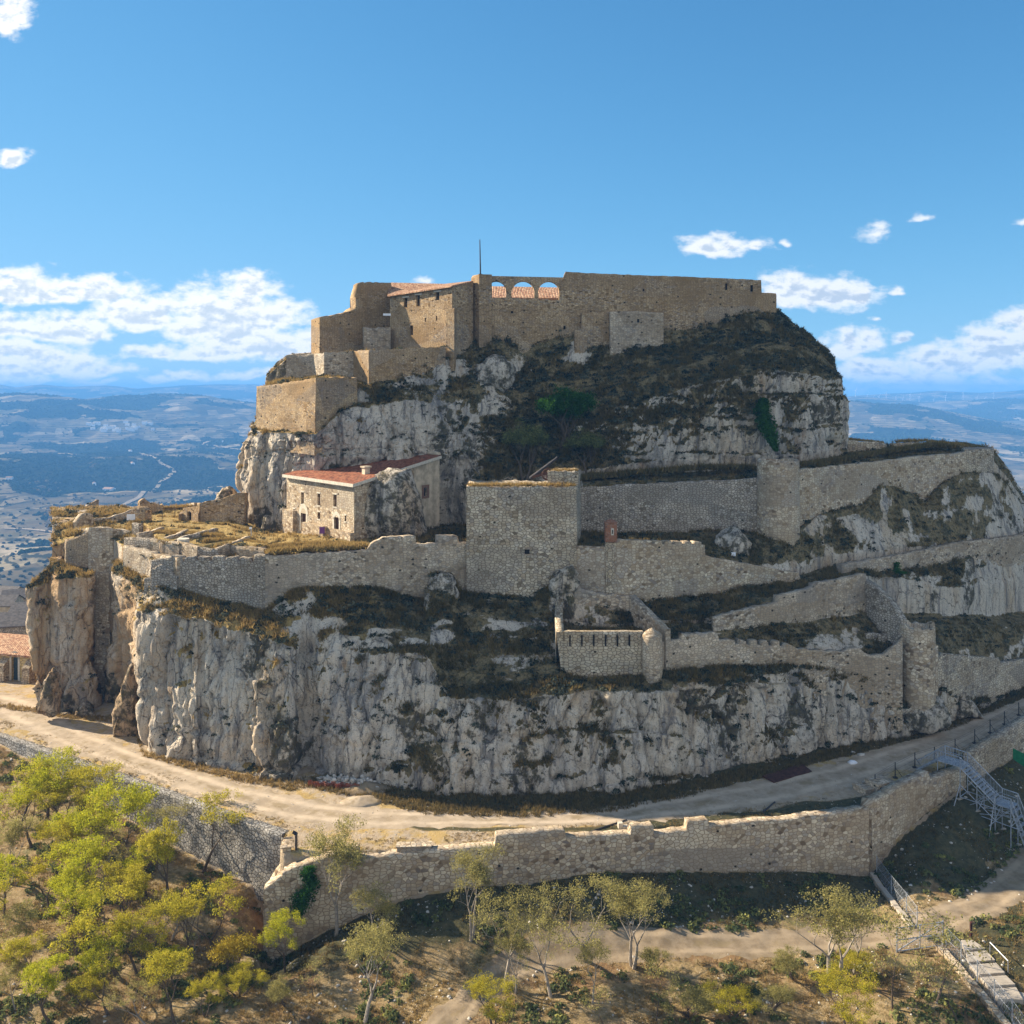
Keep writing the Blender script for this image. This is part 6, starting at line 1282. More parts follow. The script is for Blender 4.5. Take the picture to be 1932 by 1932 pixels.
# cannon on the square tower
q = P(1023, 905, 118); cn_ = T('cannon', 'old cannon with tilted barrel on the square tower', 'cannon', q); zt = pxz(905, 118)
m = MB(); a, b = P(1001, 903, 118), P(1052, 863, 118); m.bar(a, b, 0.30, 12, 0.15); m.bar(P(1050, 864.5, 118), b, 0.19, 12, 0.19); m.bar(P(1000, 904, 118), a, 0.16, 8, 0.3); m.build('barrel', M['iron'], cn_)
for dy_ in (-0.75, 0.55):
    m = MB(); c = (P(1033, 897, 118)[0], 118 + dy_, zt + 0.72); n_ = 18
    for k in range(n_):
        a0, a1 = 6.2832 * k / n_, 6.2832 * (k + 1) / n_; m.bar((c[0] + 0.72 * math.cos(a0), c[1], c[2] + 0.72 * math.sin(a0)), (c[0] + 0.72 * math.cos(a1), c[1], c[2] + 0.72 * math.sin(a1)), 0.07, 5)
    for k in range(5): a0 = 6.2832 * k / 10; m.bar((c[0] - 0.7 * math.cos(a0), c[1], c[2] - 0.7 * math.sin(a0)), (c[0] + 0.7 * math.cos(a0), c[1], c[2] + 0.7 * math.sin(a0)), 0.04, 5)
    m.bar((c[0], c[1] - 0.12, c[2]), (c[0], c[1] + 0.12, c[2]), 0.13, 8); m.build('wheel', M['wood'], cn_)
m = MB(); m.bar((P(1033, 0, 118)[0], 117.3, zt + 0.72), (P(1033, 0, 118)[0], 118.6, zt + 0.72), 0.08, 6); m.box((P(1020, 0, 118)[0], 117.95, zt + 0.65), (2.2, 0.5, 0.35), 0, 0.25); m.build('carriage', M['wood'], cn_); unparent_offset(cn_)
# grass on the square tower, grass mounds on the walls
def fringe(label, pts, n, size, tone, per=11, name='dry_grass'):
    rs = np.random.RandomState(n); a = np.array([P(*q_) for q_ in pts]); i = rs.uniform(0, len(a) - 1, n); b = np.stack([np.interp(i, np.arange(len(a)), a[:, k]) for k in range(3)], -1); b[:, 1] += rs.uniform(0, 1.4, n); b[:, 2] += rs.uniform(-0.1, 0.15, n)
    return blades(name, b, np.tile([0, 0, 1.0], (n, 1)), size * rs.uniform(0.5, 1.2, n), per, M['grass'], 0.8, 0.1, 0.9, np.clip(rs.normal(tone, 0.15, n), 0, 1))
fringe('', [(884, 918, 114.5), (940, 917, 114.6), (1000, 917, 114.4), (1085, 917, 114.2)], 260, 0.5, 0.85); fringe('', [(1040, 890, 116.4), (1088, 890, 116)], 90, 0.5, 0.85)
fringe('', [(505, 1046, 110), (560, 1040, 111), (620, 1036, 112), (690, 1034, 113)], 420, 0.75, 0.9); fringe('', [(125, 1012, 129.8), (145, 1008, 129.4), (160, 1004, 129.2)], 160, 0.9, 0.95)
fringe('', [(320, 1138, 110.6), (380, 1148, 109.4), (440, 1160, 108.6), (490, 1172, 107.6)], 500, 0.8, 0.85); fringe('', [(300, 1146, 110.8), (360, 1158, 109.2), (440, 1178, 107.4)], 380, 0.7, 0.75)
fringe('', [(1510, 880, 132), (1600, 868, 138), (1700, 850, 146), (1760, 842, 150), (1810, 846, 150)], 900, 0.8, 0.35); fringe('', [(1690, 834, 153.4), (1750, 832, 154.4), (1830, 842, 155)], 220, 0.5, 0.9); fringe('', [(1600, 829, 150.4), (1670, 836, 151.6)], 120, 0.4, 0.9)
fringe('', [(475, 1036, 113.4), (540, 1030, 114.5), (620, 1026, 115), (690, 1030, 114)], 600, 0.4, 0.9); fringe('', [(290, 1004, 126), (360, 1008, 124), (420, 1012, 122)], 400, 0.35, 0.9); fringe('', [(380, 1022, 119), (440, 1020, 120), (500, 1030, 116)], 500, 0.4, 0.9)
fringe('', [(1098, 905, 131), (1200, 895, 132), (1330, 885, 133), (1425, 885, 132)], 700, 0.9, 0.3); fringe('', [(270, 965, 148), (300, 960, 151), (370, 955, 150)], 160, 0.5, 0.9)
# information panels
def panel(name, label, cat, u, v, Y, w_, h_, mat, posts=2, lift=0.7, grp=None):
    q = P(u, v, Y); r = T(name, label, cat, q, grp); m = MB()
    m.box((q[0], q[1], q[2] + lift + h_ / 2), (w_, 0.05, h_), 0.2); m.build('panel', M[mat], r)
    for k in range(posts):
        m = MB(); dx = 0 if posts == 1 else (k - 0.5) * w_ * 0.8; m.bar((q[0] + dx, q[1] + 0.05, q[2] - 0.3), (q[0] + dx, q[1] + 0.05, q[2] + lift + 0.1), 0.04, 6); m.build('post', M['iron'], r)
    unparent_offset(r); return r
panel('notice_board', 'blank white board beside the ruined gate pier on the skyline', 'sign', 247, 990, 138, 1.2, 0.9, 'white')
panel('notice_board', 'small purple panel in front of the stone house', 'sign', 607.5, 1009, 121.5, 0.7, 0.9, 'purple', 2, 0.15)
panel('notice_board', 'tiny white sign between the ruined tower and the gabled castle building', 'sign', 730, 612, 146.4, 1.2, 0.35, 'white', 1, 1.4)
panel('notice_board', 'blue-white slab-like sign on the ramp below the curtain wall', 'sign', 1606 - 12, 1000 - 8, 128, 0.2, 0.2, 'white', 1, 0.1) if False else None
panel('notice_board', 'white tilted sign among the rocks above the ramp', 'sign', 1384, 1052, 120.6, 0.6, 0.5, 'white', 1, 0.2)
q = on_ground(559, 1602, -43); st = T('info_stand', 'narrow dark stand leaning on the terrace near the wall corner', 'stand', q); m = MB(); m.box((q[0], q[1], q[2] + 0.7), (0.12, 0.5, 1.5)); m.build('upright', M['iron'], st); m = MB(); m.box((q[0] - 0.12, q[1], q[2] + 1.5), (0.4, 0.55, 0.07), 0, -0.6); m.build('sloped_panel', M['iron'], st); unparent_offset(st)
# stone bench and step block on the terrace
def block(label, u, v, d, rz, parts, mat='wall_pale', name='stone_bench', cat='bench'):
    q = on_ground(u, v, -43); r = T(name, label, cat, q)
    for k, (nm, dx, dz, sz) in enumerate(parts): m = MB(); m.box((q[0] + dx, q[1], q[2] + dz), sz, rz); m.build(nm, M[mat], r)
    unparent_offset(r)
block('long low stone bench behind the rampart on the sunny terrace', 781, 1605, None, 0.05, [('seat_block', 0, 0.25, (3.1, 0.85, 0.65)), ('seat_top', 0, 0.62, (3.3, 1.0, 0.1))])
block('stepped pale stone block behind the bend of the outer rampart', 1648, 1524, None, 0.35, [('lower_step', -0.6, 0.3, (2.4, 2.0, 0.8)), ('upper_step', 0.7, 0.8, (2.4, 2.0, 0.9))], 'wall_cream', 'stone_block', 'block')
block('small slab bench beside the end of the retaining wall', 541, 1606, None, 0.3, [('slab', 0, 0.45, (1.2, 0.5, 0.1)), ('support', 0, 0.2, (0.8, 0.4, 0.45))])
block('rectangular planter stones standing on the shaded gravel', 1176, 1562, None, 0.1, [('body', -0.3, 0.25, (0.45, 0.45, 0.6)), ('slab', 0.4, 0.1, (0.9, 0.5, 0.25))], 'trim', 'stone_block', 'block')
q = P(346, 1027, 118); ms = T('stone_basin', 'round stone drum standing beside the garden terrace wall', 'basin', q); m = MB(); m.bar((q[0], q[1], q[2] - 0.2), (q[0], q[1], q[2] + 0.75), 0.75, 16); m.build('drum', M['trim'], ms); unparent_offset(ms)
q = P(474, 1018, 121); lp = T('lamp_post', 'short grey lamp post on the grassy terrace before the house', 'lamp', q); m = MB(); m.bar((q[0], q[1], q[2] - 0.3), (q[0], q[1], q[2] + 1.45), 0.06, 6); m.build('post', M['steel'], lp); m = MB(); m.box((q[0] - 0.08, q[1], q[2] + 1.5), (0.32, 0.2, 0.2)); m.build('lamp_head', M['white'], lp); unparent_offset(lp)
# rubble heap with orange netting
rs = np.random.RandomState(3); n_ = 150; uu = 595 + 125 * rs.uniform(0, 1, n_); YY_ = 99.6 + (rs.uniform(0, 1, n_)) * 1.6 - (uu - 595) * 0.012; hh = np.sin((uu - 585) / 140 * math.pi) * 0.8
base = np.stack([(uu - 966) * YY_ / F, YY_, ZC - 43 + 0.1 + hh * rs.uniform(0, 1, n_)], -1); tag(stones('rubble_heap', base, rs.uniform(0.14, 0.4, n_), M['stone'], 8), 'heap of loose pale stones at the foot of the cliff recess', 'heap')
m = MB(); prev = None
for k in range(19):
    u = 582 + k * 5.4; Y = 99.2 - k * 0.05 + 0.15 * math.sin(k * 1.7); p = (*pl(u, Y), ZC - 43 + 0.05); hgt = 0.55 + 0.15 * math.sin(k * 2.3)
    if prev:
        for f in (0.1, 0.4, 0.7, 1.0): m.bar((prev[0], prev[1], prev[2] + prev[3] * f), (p[0], p[1], p[2] + hgt * f), 0.035, 4)
        for s_ in (0.0, 0.33, 0.66): x_, y_ = prev[0] + (p[0]-prev[0]) * s_, prev[1] + (p[1]-prev[1]) * s_; m.bar((x_, y_, p[2]), (x_, y_, p[2] + hgt), 0.03, 4)
    prev = (*p, hgt)
tag(m.build('safety_net', M['orange']), 'sagging orange safety netting round the heap of stones', 'netting')
def heap(label, u, v, r, h, mat):
    x, y = G2(u, v); a_ = np.linspace(0, 2 * math.pi, 29); rows = []
    for f in np.linspace(1.15, 0.0, 10):
        rr = r * f * (1 + 0.25 * fbm(np.stack([np.cos(a_) * 1.2 + u, np.sin(a_) * 1.2 + v, 0 * a_], -1), 3)); z = h * (1 - min(1, f)) ** 0.8 - (0.25 if f > 1 else 0)
        rows.append(np.stack([x + rr * np.cos(a_) * 1.5, y + rr * np.sin(a_), ZC - 43 + z + 0.05 * pn(np.stack([x + rr * np.cos(a_) * 3, y + rr * np.sin(a_) * 3, 0 * a_], -1))], -1))
    V = np.stack(rows, 0); tag(link('gravel_pile', np_mesh('gravel_pile', V.reshape(-1, 3), grid_faces(10, 29), 4, smooth=True), mat), label, 'pile')
heap('low grey gravel pile in the shade beside the stone heap', 690, 1488, 1.9, 0.75, M['track']); heap('low pale sand pile at the edge of the cliff shadow', 680, 1512, 1.5, 0.45, M['road'])
# rusted plate, white sacks, plastic sheets on the wall
q0, q1, q2, q3_ = [(*G2(u, v), ZC - 42.86) for u, v in ((1438, 1466), (1512, 1442), (1532, 1457), (1460, 1478))]
m = MB(); m.poly([q3_, q2, q1, q0]); m.poly([(p[0], p[1], p[2] - 0.1) for p in (q0, q1, q2, q3_)]); 
for a, b in ((q0, q1), (q1, q2), (q2, q3_), (q3_, q0)): m.poly([(a[0], a[1], a[2] - 0.1), (b[0], b[1], b[2] - 0.1), b, a])
tag(m.build('rusty_plate', M['rust']), 'dark rusty metal sheet lying beside the gravel road', 'sheet')
for k, (u, v, s_, lab) in enumerate(((1610, 1440, 0.55, 'crumpled white sack lying on the grass above the road'), (1625, 1425, 0.45, 'pale boulder on the grass behind the white sack'), (1610, 1421, 0.25, 'small round pale stone left of the pale boulder'))):
    q = G2(u, v); tag(stones('sack' if k == 0 else 'boulder', np.array([[q[0], q[1], ZC - 42.9]]), np.array([s_]), M['white'] if k == 0 else M['stone'], 11 + k), lab, 'sack' if k == 0 else 'rock')
m = MB(); a, b = P(1339, 1558.5, 90.1), P(1420, 1551, 90.9); m.box(((a[0] + b[0]) / 2, (a[1] + b[1]) / 2 + 0.1, (a[2] + b[2]) / 2), (4.2, 0.7, 0.1), math.atan2(b[1] - a[1], b[0] - a[0])); tag(m.build('plastic_sheet', M['white']), 'long white plastic sheet laid over the rampart top', 'sheet')
m = MB(); a, b = P(1072, 1580, 87.3), P(1186, 1573, 88.3); m.box(((a[0] + b[0]) / 2, (a[1] + b[1]) / 2 + 0.1, (a[2] + b[2]) / 2), (5.6, 0.7, 0.1), math.atan2(b[1] - a[1], b[0] - a[0])); tag(m.build('plastic_sheet', M['concrete']), 'pale cement capping on the rampart between its merlons', 'capping')
# boulders
def boulder(label, pts, Y, seed, depth=2.5, name='boulder'):
    """weathered rock: outline given as (u, v) ring, inflated in depth"""
    ring = [P(u, v, Y) for u, v in pts]; c = np.mean(ring, 0); n = len(ring); rows = []
    a = np.array(ring); L = np.r_[0, np.cumsum(np.linalg.norm(np.diff(np.vstack([a, a[:1]]), axis=0), axis=1))]; s = np.linspace(0, L[-1], 41); A2 = np.vstack([a, a[:1]]); rr = np.stack([np.interp(s, L, A2[:, k]) for k in range(3)], -1)
    for t_ in np.linspace(-1, 1, 19):
        f = math.sqrt(max(0.0, 1 - t_ * t_)) ** 0.6; q = c + (rr - c) * f; q = q.copy(); q[:, 1] += t_ * depth
        d = fbm(q * 0.5 + seed, 4) * 0.6 + fbm(q * 1.6 + seed, 3) * 0.28; v_ = q - c; v_ /= np.maximum(1e-6, np.linalg.norm(v_, axis=1))[:, None]; rows.append(q + v_ * d[:, None] * max(f, 0.02))
    V = np.stack(rows, 0); nn = V.shape[1]; vz = np.zeros(V.shape[0] * nn); me = np_mesh(name, V.reshape(-1, 3), grid_faces(V.shape[0], nn), 4, attrs={'veg': vz, 'lich': 0.62 + vz, 'dry': vz}, smooth=True)
    return tag(link(name, me, M['rock']), label, 'rock')
boulder('rounded dark rock bulging against the right flank of the stone house', [(668, 1012), (676, 940), (700, 900), (735, 884), (770, 888), (792, 930), (800, 985), (808, 1016), (740, 1024)], 124.0, 3, 3.4)
boulder('tall leaning boulder at the foot of the left cliff pillars', [(218, 1392), (216, 1345), (228, 1305), (244, 1262), (252, 1250), (262, 1300), (264, 1390)], 114.4, 5, 1.6)
boulder('pointed grey boulder leaning on the leftmost pillar', [(74, 1348), (84, 1300), (98, 1258), (108, 1268), (112, 1310), (110, 1350)], 119.6, 6, 1.4)
boulder('small round rocks heaped under the middle pillar, the larger one', [(136, 1352), (144, 1336), (160, 1326), (172, 1334), (178, 1350)], 121.5, 7, 1.1)
boulder('pale flat rock at the foot of the leftmost pillars', [(114, 1348), (122, 1340), (134, 1338), (140, 1348)], 121.8, 8, 0.7)
boulder('big dark boulder carrying the tall round tower', [(1700, 1378), (1700, 1340), (1716, 1322), (1752, 1316), (1780, 1325), (1788, 1352), (1782, 1374)], 114.6, 9, 2.2)
boulder('rough boulder beside the road, right of the tower boulder', [(1798, 1350), (1800, 1322), (1822, 1308), (1842, 1330), (1848, 1350)], 120.6, 10, 1.6)
boulder('white rock outcrop crowning the skyline left of the cliff', [(404, 948), (412, 935), (428, 918), (440, 922), (450, 940), (456, 950)], 147, 12, 2.5)
boulder('grey rock knob under the curtain wall, grown over with cushions', [(800, 1140), (806, 1100), (816, 1082), (840, 1078), (858, 1090), (862, 1118), (845, 1135), (830, 1180)], 112.6, 13, 1.4)
boulder('grey rock knob below the corner of the square tower', [(1034, 1130), (1038, 1090), (1050, 1072), (1080, 1066), (1090, 1080), (1086, 1110), (1060, 1135)], 113.0, 14, 1.5)
boulder('rocky outcrop behind the second rampart, left of the half-round tower', [(1342, 1062), (1345, 1020), (1365, 1002), (1392, 995), (1408, 1012), (1420, 1050), (1424, 1072)], 124.4, 15, 2.4)
boulder('pale fallen block under the upper castle wall', [(898, 720), (900, 690), (918, 674), (952, 672), (968, 690), (972, 720), (950, 745)], 143.6, 16, 2.0)
# steps of the scaffold
sc = T('scaffold_stairs', 'galvanised scaffold stairs with railings crossing the outer rampart', 'stairs', P(1820, 1540, 99))
def seg(mb, pts, r=0.05):
    for a, b in zip(pts[:-1], pts[1:]): mb.bar(a, b, r, 5)
zgd = -45.6
X0 = np.array(P(1796, 1443, 100.4)); along = np.array([0.74, 0.67, 0]); out = np.array([0.62, -0.79, 0]); along /= np.linalg.norm(along); out /= np.linalg.norm(out)
def S(a, o, z): return tuple(X0 + along * a + out * o + np.array([0, 0, z]))
W_ = 2.0; zp = 0.0; zgr = zg(X0[0] + out[0] * 6, X0[1] + out[1] * 6) - X0[2]; zpl = ZC - 43 - X0[2]
def flight(p_hi, p_lo, n):   # (o, z) pairs
    for sd, tread in ((0, False), (W_, False)):
        m = MB(); m.bar(S(sd, *p_hi), S(sd, *p_lo), 0.07, 4); m.build('stringer', M['steel'], sc)
        m = MB(); m.bar(S(sd, p_hi[0], p_hi[1] + 1.1), S(sd, p_lo[0], p_lo[1] + 1.1), 0.05, 5)
        nb = n * 2
        for k in range(nb + 1): f = k / nb; o, z = p_hi[0] + (p_lo[0] - p_hi[0]) * f, p_hi[1] + (p_lo[1] - p_hi[1]) * f; m.bar(S(sd, o, z), S(sd, o, z + 1.1), 0.022, 4)
        m.build('railing', M['steel'], sc)
    for k in range(n):
        f = (k + 0.5) / n; o, z = p_hi[0] + (p_lo[0] - p_hi[0]) * f, p_hi[1] + (p_lo[1] - p_hi[1]) * f; m = MB(); a = S(W_ / 2, o, z); m.box(a, (W_, 0.3, 0.05), math.atan2(along[1], along[0])); m.build('tread', M['steel'], sc)
def landing(o0, o1, z, rail_ends=()):
    m = MB(); a = S(W_ / 2, (o0 + o1) / 2, z); m.box(a, (W_, abs(o1 - o0), 0.08), math.atan2(along[1], along[0])); m.build('platform', M['steel'], sc)
    for sd in (0, W_):
        m = MB(); m.bar(S(sd, o0, z + 1.1), S(sd, o1, z + 1.1), 0.05, 5); m.bar(S(sd, o0, z + 0.55), S(sd, o1, z + 0.55), 0.03, 4)
        for k in range(9): o = o0 + (o1 - o0) * k / 8; m.bar(S(sd, o, z), S(sd, o, z + 1.1), 0.022, 4)
        m.build('railing', M['steel'], sc)
landing(-1.6, 0.9, zp); flight((0.9, zp), (4.6, -2.7), 12); landing(4.6, 6.2, -2.7); flight((6.2, -2.7), (7.9, zgr), 6)
flight((-1.6, zp), (-4.0, zpl), 8)
def leg(a, o, ztop, zbot=None):
    zb_ = (zg(S(a, o, 0)[0], S(a, o, 0)[1]) - X0[2] - 0.05) if zbot is None else zbot; m = MB(); m.bar(S(a, o, zb_), S(a, o, ztop), 0.055, 6); m.build('leg', M['steel'], sc)
    m = MB(); c = S(a, o, zb_ + 0.06); m.box(c, (0.7, 0.35, 0.1), 0.3); m.build('foot_plate', M['concrete'], sc); return zb_
for a in (0, W_):
    for o, zt_ in ((0.9, zp + 1.1), (2.7, -1.4), (4.6, -1.6), (6.2, -1.6)): leg(a, o, zt_)
    leg(a, -1.6, zp + 1.1, zpl)
for a in (-1.6,): 
    for o in (0.9, 4.6): m = MB(); m.bar(S(a, o, zg(*S(a, o, 0)[:2]) - X0[2]), S(0, o, -1.8), 0.05, 5); m.build('brace', M['steel'], sc)
for a in (0, W_):
    for (o0, z0_, o1, z1_) in ((0.9, -4.4, 4.6, -2.0), (0.9, -1.9, 4.6, -4.4), (4.6, -4.4, 6.2, -2.8), (2.7, -4.4, 6.2, -3.4), (0.9, -3.2, 6.2, -3.2), (0.9, -4.5, 7.6, -4.5)): m = MB(); m.bar(S(a, o0, z0_), S(a, o1, z1_), 0.045, 5); m.build('brace', M['steel'], sc)
for o in (0.9, 2.7, 4.6, 6.2):
    for z in (-3.2, -4.5): m = MB(); m.bar(S(-1.6 if o < 5 and z < -4 else 0, o, z), S(W_, o, z), 0.045, 5); m.build('brace', M['steel'], sc)
    m = MB(); m.bar(S(0, o, -4.4), S(W_, o, -3.2), 0.04, 5); m.build('brace', M['steel'], sc)
unparent_offset(sc)
# wire fence along the road
fpts = [(1651, 1490, 22), (1689, 1468, 20), (1726, 1449, 20), (1763, 1437, 18), (1802, 1422, 24), (1839, 1402, 20), (1868, 1384, 18), (1895, 1368, 16), (1922, 1350, 16)]
wf = T('wire_fence', 'thin wire fence on slim posts between the gravel road and the rampart', 'fence', (*G2(1651, 1490), ZC - 43)); prev = None
for (u, v, h_) in fpts:
    x, y = G2(u, v); z = zg(x, y); m = MB(); m.bar((x, y, z - 0.2), (x, y, z + 1.75), 0.055, 6); m.box((x, y, z + 0.05), (0.45, 0.35, 0.14)); m.build('post', M['iron'], wf); m = MB(); m.bar((x, y, z + 1.2), (x + 0.9, y + 0.2, z), 0.03, 4); m.build('stay', M['iron'], wf)
    if prev:
        m = MB()
        for hh_ in (0.3, 0.9, 1.5, 1.72): m.bar((prev[0], prev[1], prev[2] + hh_), (x, y, z + hh_), 0.012, 3)
        m.build('wires', M['iron'], wf)
    prev = (x, y, z)
unparent_offset(wf)
# skyline fence on the left terrace
tf = T('wire_fence', 'light wire fence with four slim posts beside the paved path on the left skyline', 'fence', P(300, 985, 140)); prev = None
for (u, v, Y) in ((306, 988, 139), (330, 984, 142), (356, 978, 145), (372, 974, 147)):
    c = P(u, v, Y); m = MB(); m.bar((c[0], c[1], c[2] - 0.4), (c[0], c[1], c[2] + 2.0), 0.05, 5); m.build('post', M['iron'], tf)
    if prev:
        m = MB(); [m.bar((prev[0], prev[1], prev[2] + k), (c[0], c[1], c[2] + k), 0.012, 3) for k in (0.5, 1.2, 1.9)]; m.build('wires', M['iron'], tf)
    prev = c
unparent_offset(tf)
# paved path on the left terrace
pp_ = [(300, 1000, 128), (330, 985, 137), (362, 972, 146), (380, 962, 152)]
# lower right: fenced low walls, gate, concrete steps, rail
def low_wall(label, pts, hgt, th, mat, fence_label):
    w_pts = []
    for (u, v) in pts: q = on_ground(u, v); w_pts.append(q)
    m = MB()
    for a, b in zip(w_pts[:-1], w_pts[1:]):
        n_ = max(1, int(math.hypot(b[0]-a[0], b[1]-a[1]) / 1.0))
        for k in range(n_):
            p, q = [tuple(a[i] + (b[i] - a[i]) * f for i in range(3)) for f in (k / n_, (k + 1) / n_)]
            dx, dy = q[0] - p[0], q[1] - p[1]; l = math.hypot(dx, dy); nx_, ny_ = -dy / l * th / 2, dx / l * th / 2; j = 0.05 * (k % 3)
            m.prism([(p[0] - nx_, p[1] - ny_), (p[0] + nx_, p[1] + ny_), (q[0] + nx_, q[1] + ny_), (q[0] - nx_, q[1] - ny_)], [p[2] - 0.5, p[2] - 0.5, q[2] - 0.5, q[2] - 0.5], [p[2] + hgt - j, p[2] + hgt - j, q[2] + hgt - j, q[2] + hgt - j])
    tag(m.build('low_wall', M[mat]), label, 'wall'); fr = T('chain_link_fence', fence_label, 'fence', w_pts[0]); prev = None
    for a, b in zip(w_pts[:-1], w_pts[1:]):
        n_ = max(1, int(math.hypot(b[0]-a[0], b[1]-a[1]) / 2.4))
        for k in range(n_ + (b is w_pts[-1])):
            p = tuple(a[i] + (b[i] - a[i]) * k / n_ for i in range(3)); p = (p[0] + th, p[1], p[2]); mm = MB(); mm.bar((p[0], p[1], p[2] - 0.2), (p[0], p[1], p[2] + 2.0), 0.045, 6); mm.build('post', M['steel'], fr)
            if prev:
                mm = MB()
                for hh_ in (0.15, 1.0, 1.95): mm.bar((prev[0], prev[1], prev[2] + hh_), (p[0], p[1], p[2] + hh_), 0.016, 3)
                for j in range(-4, 9):
                    for sg in (1, -1):
                        f0 = max(0, min(1, j / 8.0)); f1 = max(0, min(1, (j + 4) / 8.0)); 
                        if f1 > f0:
                            z0_ = 0.15 + 1.8 * (f0 - j / 8.0) * 2; z1_ = 0.15 + 1.8 * (f1 - j / 8.0) * 2
                            if sg < 0: z0_, z1_ = 2.1 - z0_, 2.1 - z1_
                            mm.bar(tuple(prev[i] + (p[i] - prev[i]) * f0 + (z0_ if i == 2 else 0) for i in range(3)), tuple(prev[i] + (p[i] - prev[i]) * f1 + (z1_ if i == 2 else 0) for i in range(3)), 0.008, 3)
                mm.build('wire_mesh', M['steel'], fr)
            prev = p
    unparent_offset(fr)
low_wall('low straight concrete kerb running down from the bend of the rampart', [(1645, 1652), (1672, 1690), (1700, 1725), (1720, 1752)], 0.35, 0.5, 'concrete', 'wire mesh fence on the straight kerb below the rampart bend')
low_wall('low rubble wall descending to the bottom right corner', [(1772, 1792), (1800, 1822), (1830, 1858), (1862, 1895), (1895, 1935), (1930, 1985)], 0.45, 0.6, 'wall_pale', 'wire mesh fence along the low rubble wall at lower right')
gt = T('metal_gate', 'open galvanised mesh gate across the dirt track', 'gate', on_ground(1690, 1795)); a, b = on_ground(1692, 1797), on_ground(1779, 1785)
m = MB(); ht = 2.1
for f0, f1, z0_, z1_ in ((0, 1, 0.1, 0.1), (0, 1, ht, ht), (0, 0, 0, ht), (1, 1, 0, ht), (0, 1, ht / 2, ht / 2), (0, 1, 0.1, ht), (0.5, 0.5, 0.1, ht)): m.bar(tuple(a[i] + (b[i]-a[i]) * f0 + (z0_ if i == 2 else 0) for i in range(3)), tuple(a[i] + (b[i]-a[i]) * f1 + (z1_ if i == 2 else 0) for i in range(3)), 0.05, 6)
m.build('gate_frame', M['steel'], gt); m = MB()
for k in range(1, 24): f = k / 24; m.bar(tuple(a[i] + (b[i]-a[i]) * f + (0.1 if i == 2 else 0) for i in range(3)), tuple(a[i] + (b[i]-a[i]) * f + (ht if i == 2 else 0) for i in range(3)), 0.009, 3)
for k in range(1, 10): z = 0.1 + k * 0.2; m.bar((a[0], a[1], a[2] + z), (b[0], b[1], b[2] + z), 0.009, 3)
m.build('wire_mesh', M['steel'], gt)
for q in (a, b): m = MB(); m.bar((q[0], q[1], q[2] - 0.3), (q[0], q[1], q[2] + 2.2), 0.07, 6); m.build('post', M['steel'], gt)
unparent_offset(gt)
cs_ = T('concrete_steps', 'broad pale concrete steps descending at the lower right corner', 'steps', on_ground(1840, 1840))
quads = [((1812, 1772), (1834, 1771), (1860, 1790), (1820, 1795)), ((1821, 1796), (1861, 1791), (1879, 1812), (1826, 1817)), ((1827, 1819), (1880, 1814), (1898, 1836), (1846, 1840)), ((1847, 1842), (1899, 1838), (1917, 1858), (1864, 1862)), ((1866, 1864), (1918, 1860), (1932, 1888), (1882, 1886)), ((1920, 1868), (1960, 1880), (1975, 1902), (1930, 1888))]
for k, qd in enumerate(quads):
    q_ = on_ground(sum(p[0] for p in qd) / 4, sum(p[1] for p in qd) / 4); zs_k = q_[2] - ZC + 0.30; cu_, cv_ = sum(p[0] for p in qd) / 4, sum(p[1] for p in qd) / 4; ring = [((cu_ + (u - cu_) * 0.95 - 966) * Yz(cv_ + (v - cv_) * 0.84, zs_k) / F, Yz(cv_ + (v - cv_) * 0.84, zs_k)) for u, v in qd]; m = MB(); m.prism(ring[::-1], ZC + zs_k - 1.6, ZC + zs_k); m.build('step', M['concrete'], cs_)
unparent_offset(cs_)
hd_ = T('handrail', 'thin white handrail beside the concrete steps', 'railing', on_ground(1880, 1792)); a, b = on_ground(1868, 1800), on_ground(1902, 1836); m = MB(); m.bar((a[0], a[1], a[2] + 1.0), (b[0], b[1], b[2] + 1.0), 0.04, 5); m.build('rail', M['white'], hd_)
for q in (a, b): m = MB(); m.bar((q[0], q[1], q[2] - 0.3), (q[0], q[1], q[2] + 1.0), 0.035, 5); m.build('post', M['steel'], hd_)
unparent_offset(hd_)
q = on_ground(1832, 1776); tag(MB().bar((q[0], q[1], q[2] - 0.3), (q[0], q[1], q[2] + 1.7), 0.12, 8).build('wooden_post', M['rust']), 'stout rust-red post at the head of the concrete steps', 'post')
m = MB(); a, b, c, d = P(1911, 1412, 107), P(1911, 1432, 107), P(1940, 1452, 107), P(1940, 1424, 107); m.prism([(a[0], a[1]), (c[0], c[1] - 1.2), (c[0] + 0.05, c[1] - 1.1), (a[0] + 0.05, a[1] + 0.1)], [b[2], c[2], c[2], b[2]], [a[2], d[2], d[2], a[2]]); tag(m.build('netting_screen', M['green_tarp']), 'green netting screen below the rampart at the right edge', 'screen')
for k, (u0, v0, u1, v1) in enumerate(((1130, 1558, 1090, 1576), (1745, 0, 0, 0))[:1]): pass
# drainage grates across the road
for lab, pts in (('dark drain channel crossing the gravel behind the first merlon gap', ((1098, 1576), (1145, 1560), (1182, 1548))), ('dark drain channel crossing the gravel near the plastic sheet', ((1420, 1548), (1440, 1532), (1462, 1514)))):
    m = MB(); qs = [(*G2(u, v), zg(*G2(u, v)) + 0.06) for u, v in pts]; [m.bar(a, b, 0.09, 5) for a, b in zip(qs[:-1], qs[1:])]; tag(m.build('drain_channel', M['iron']), lab, 'drain')
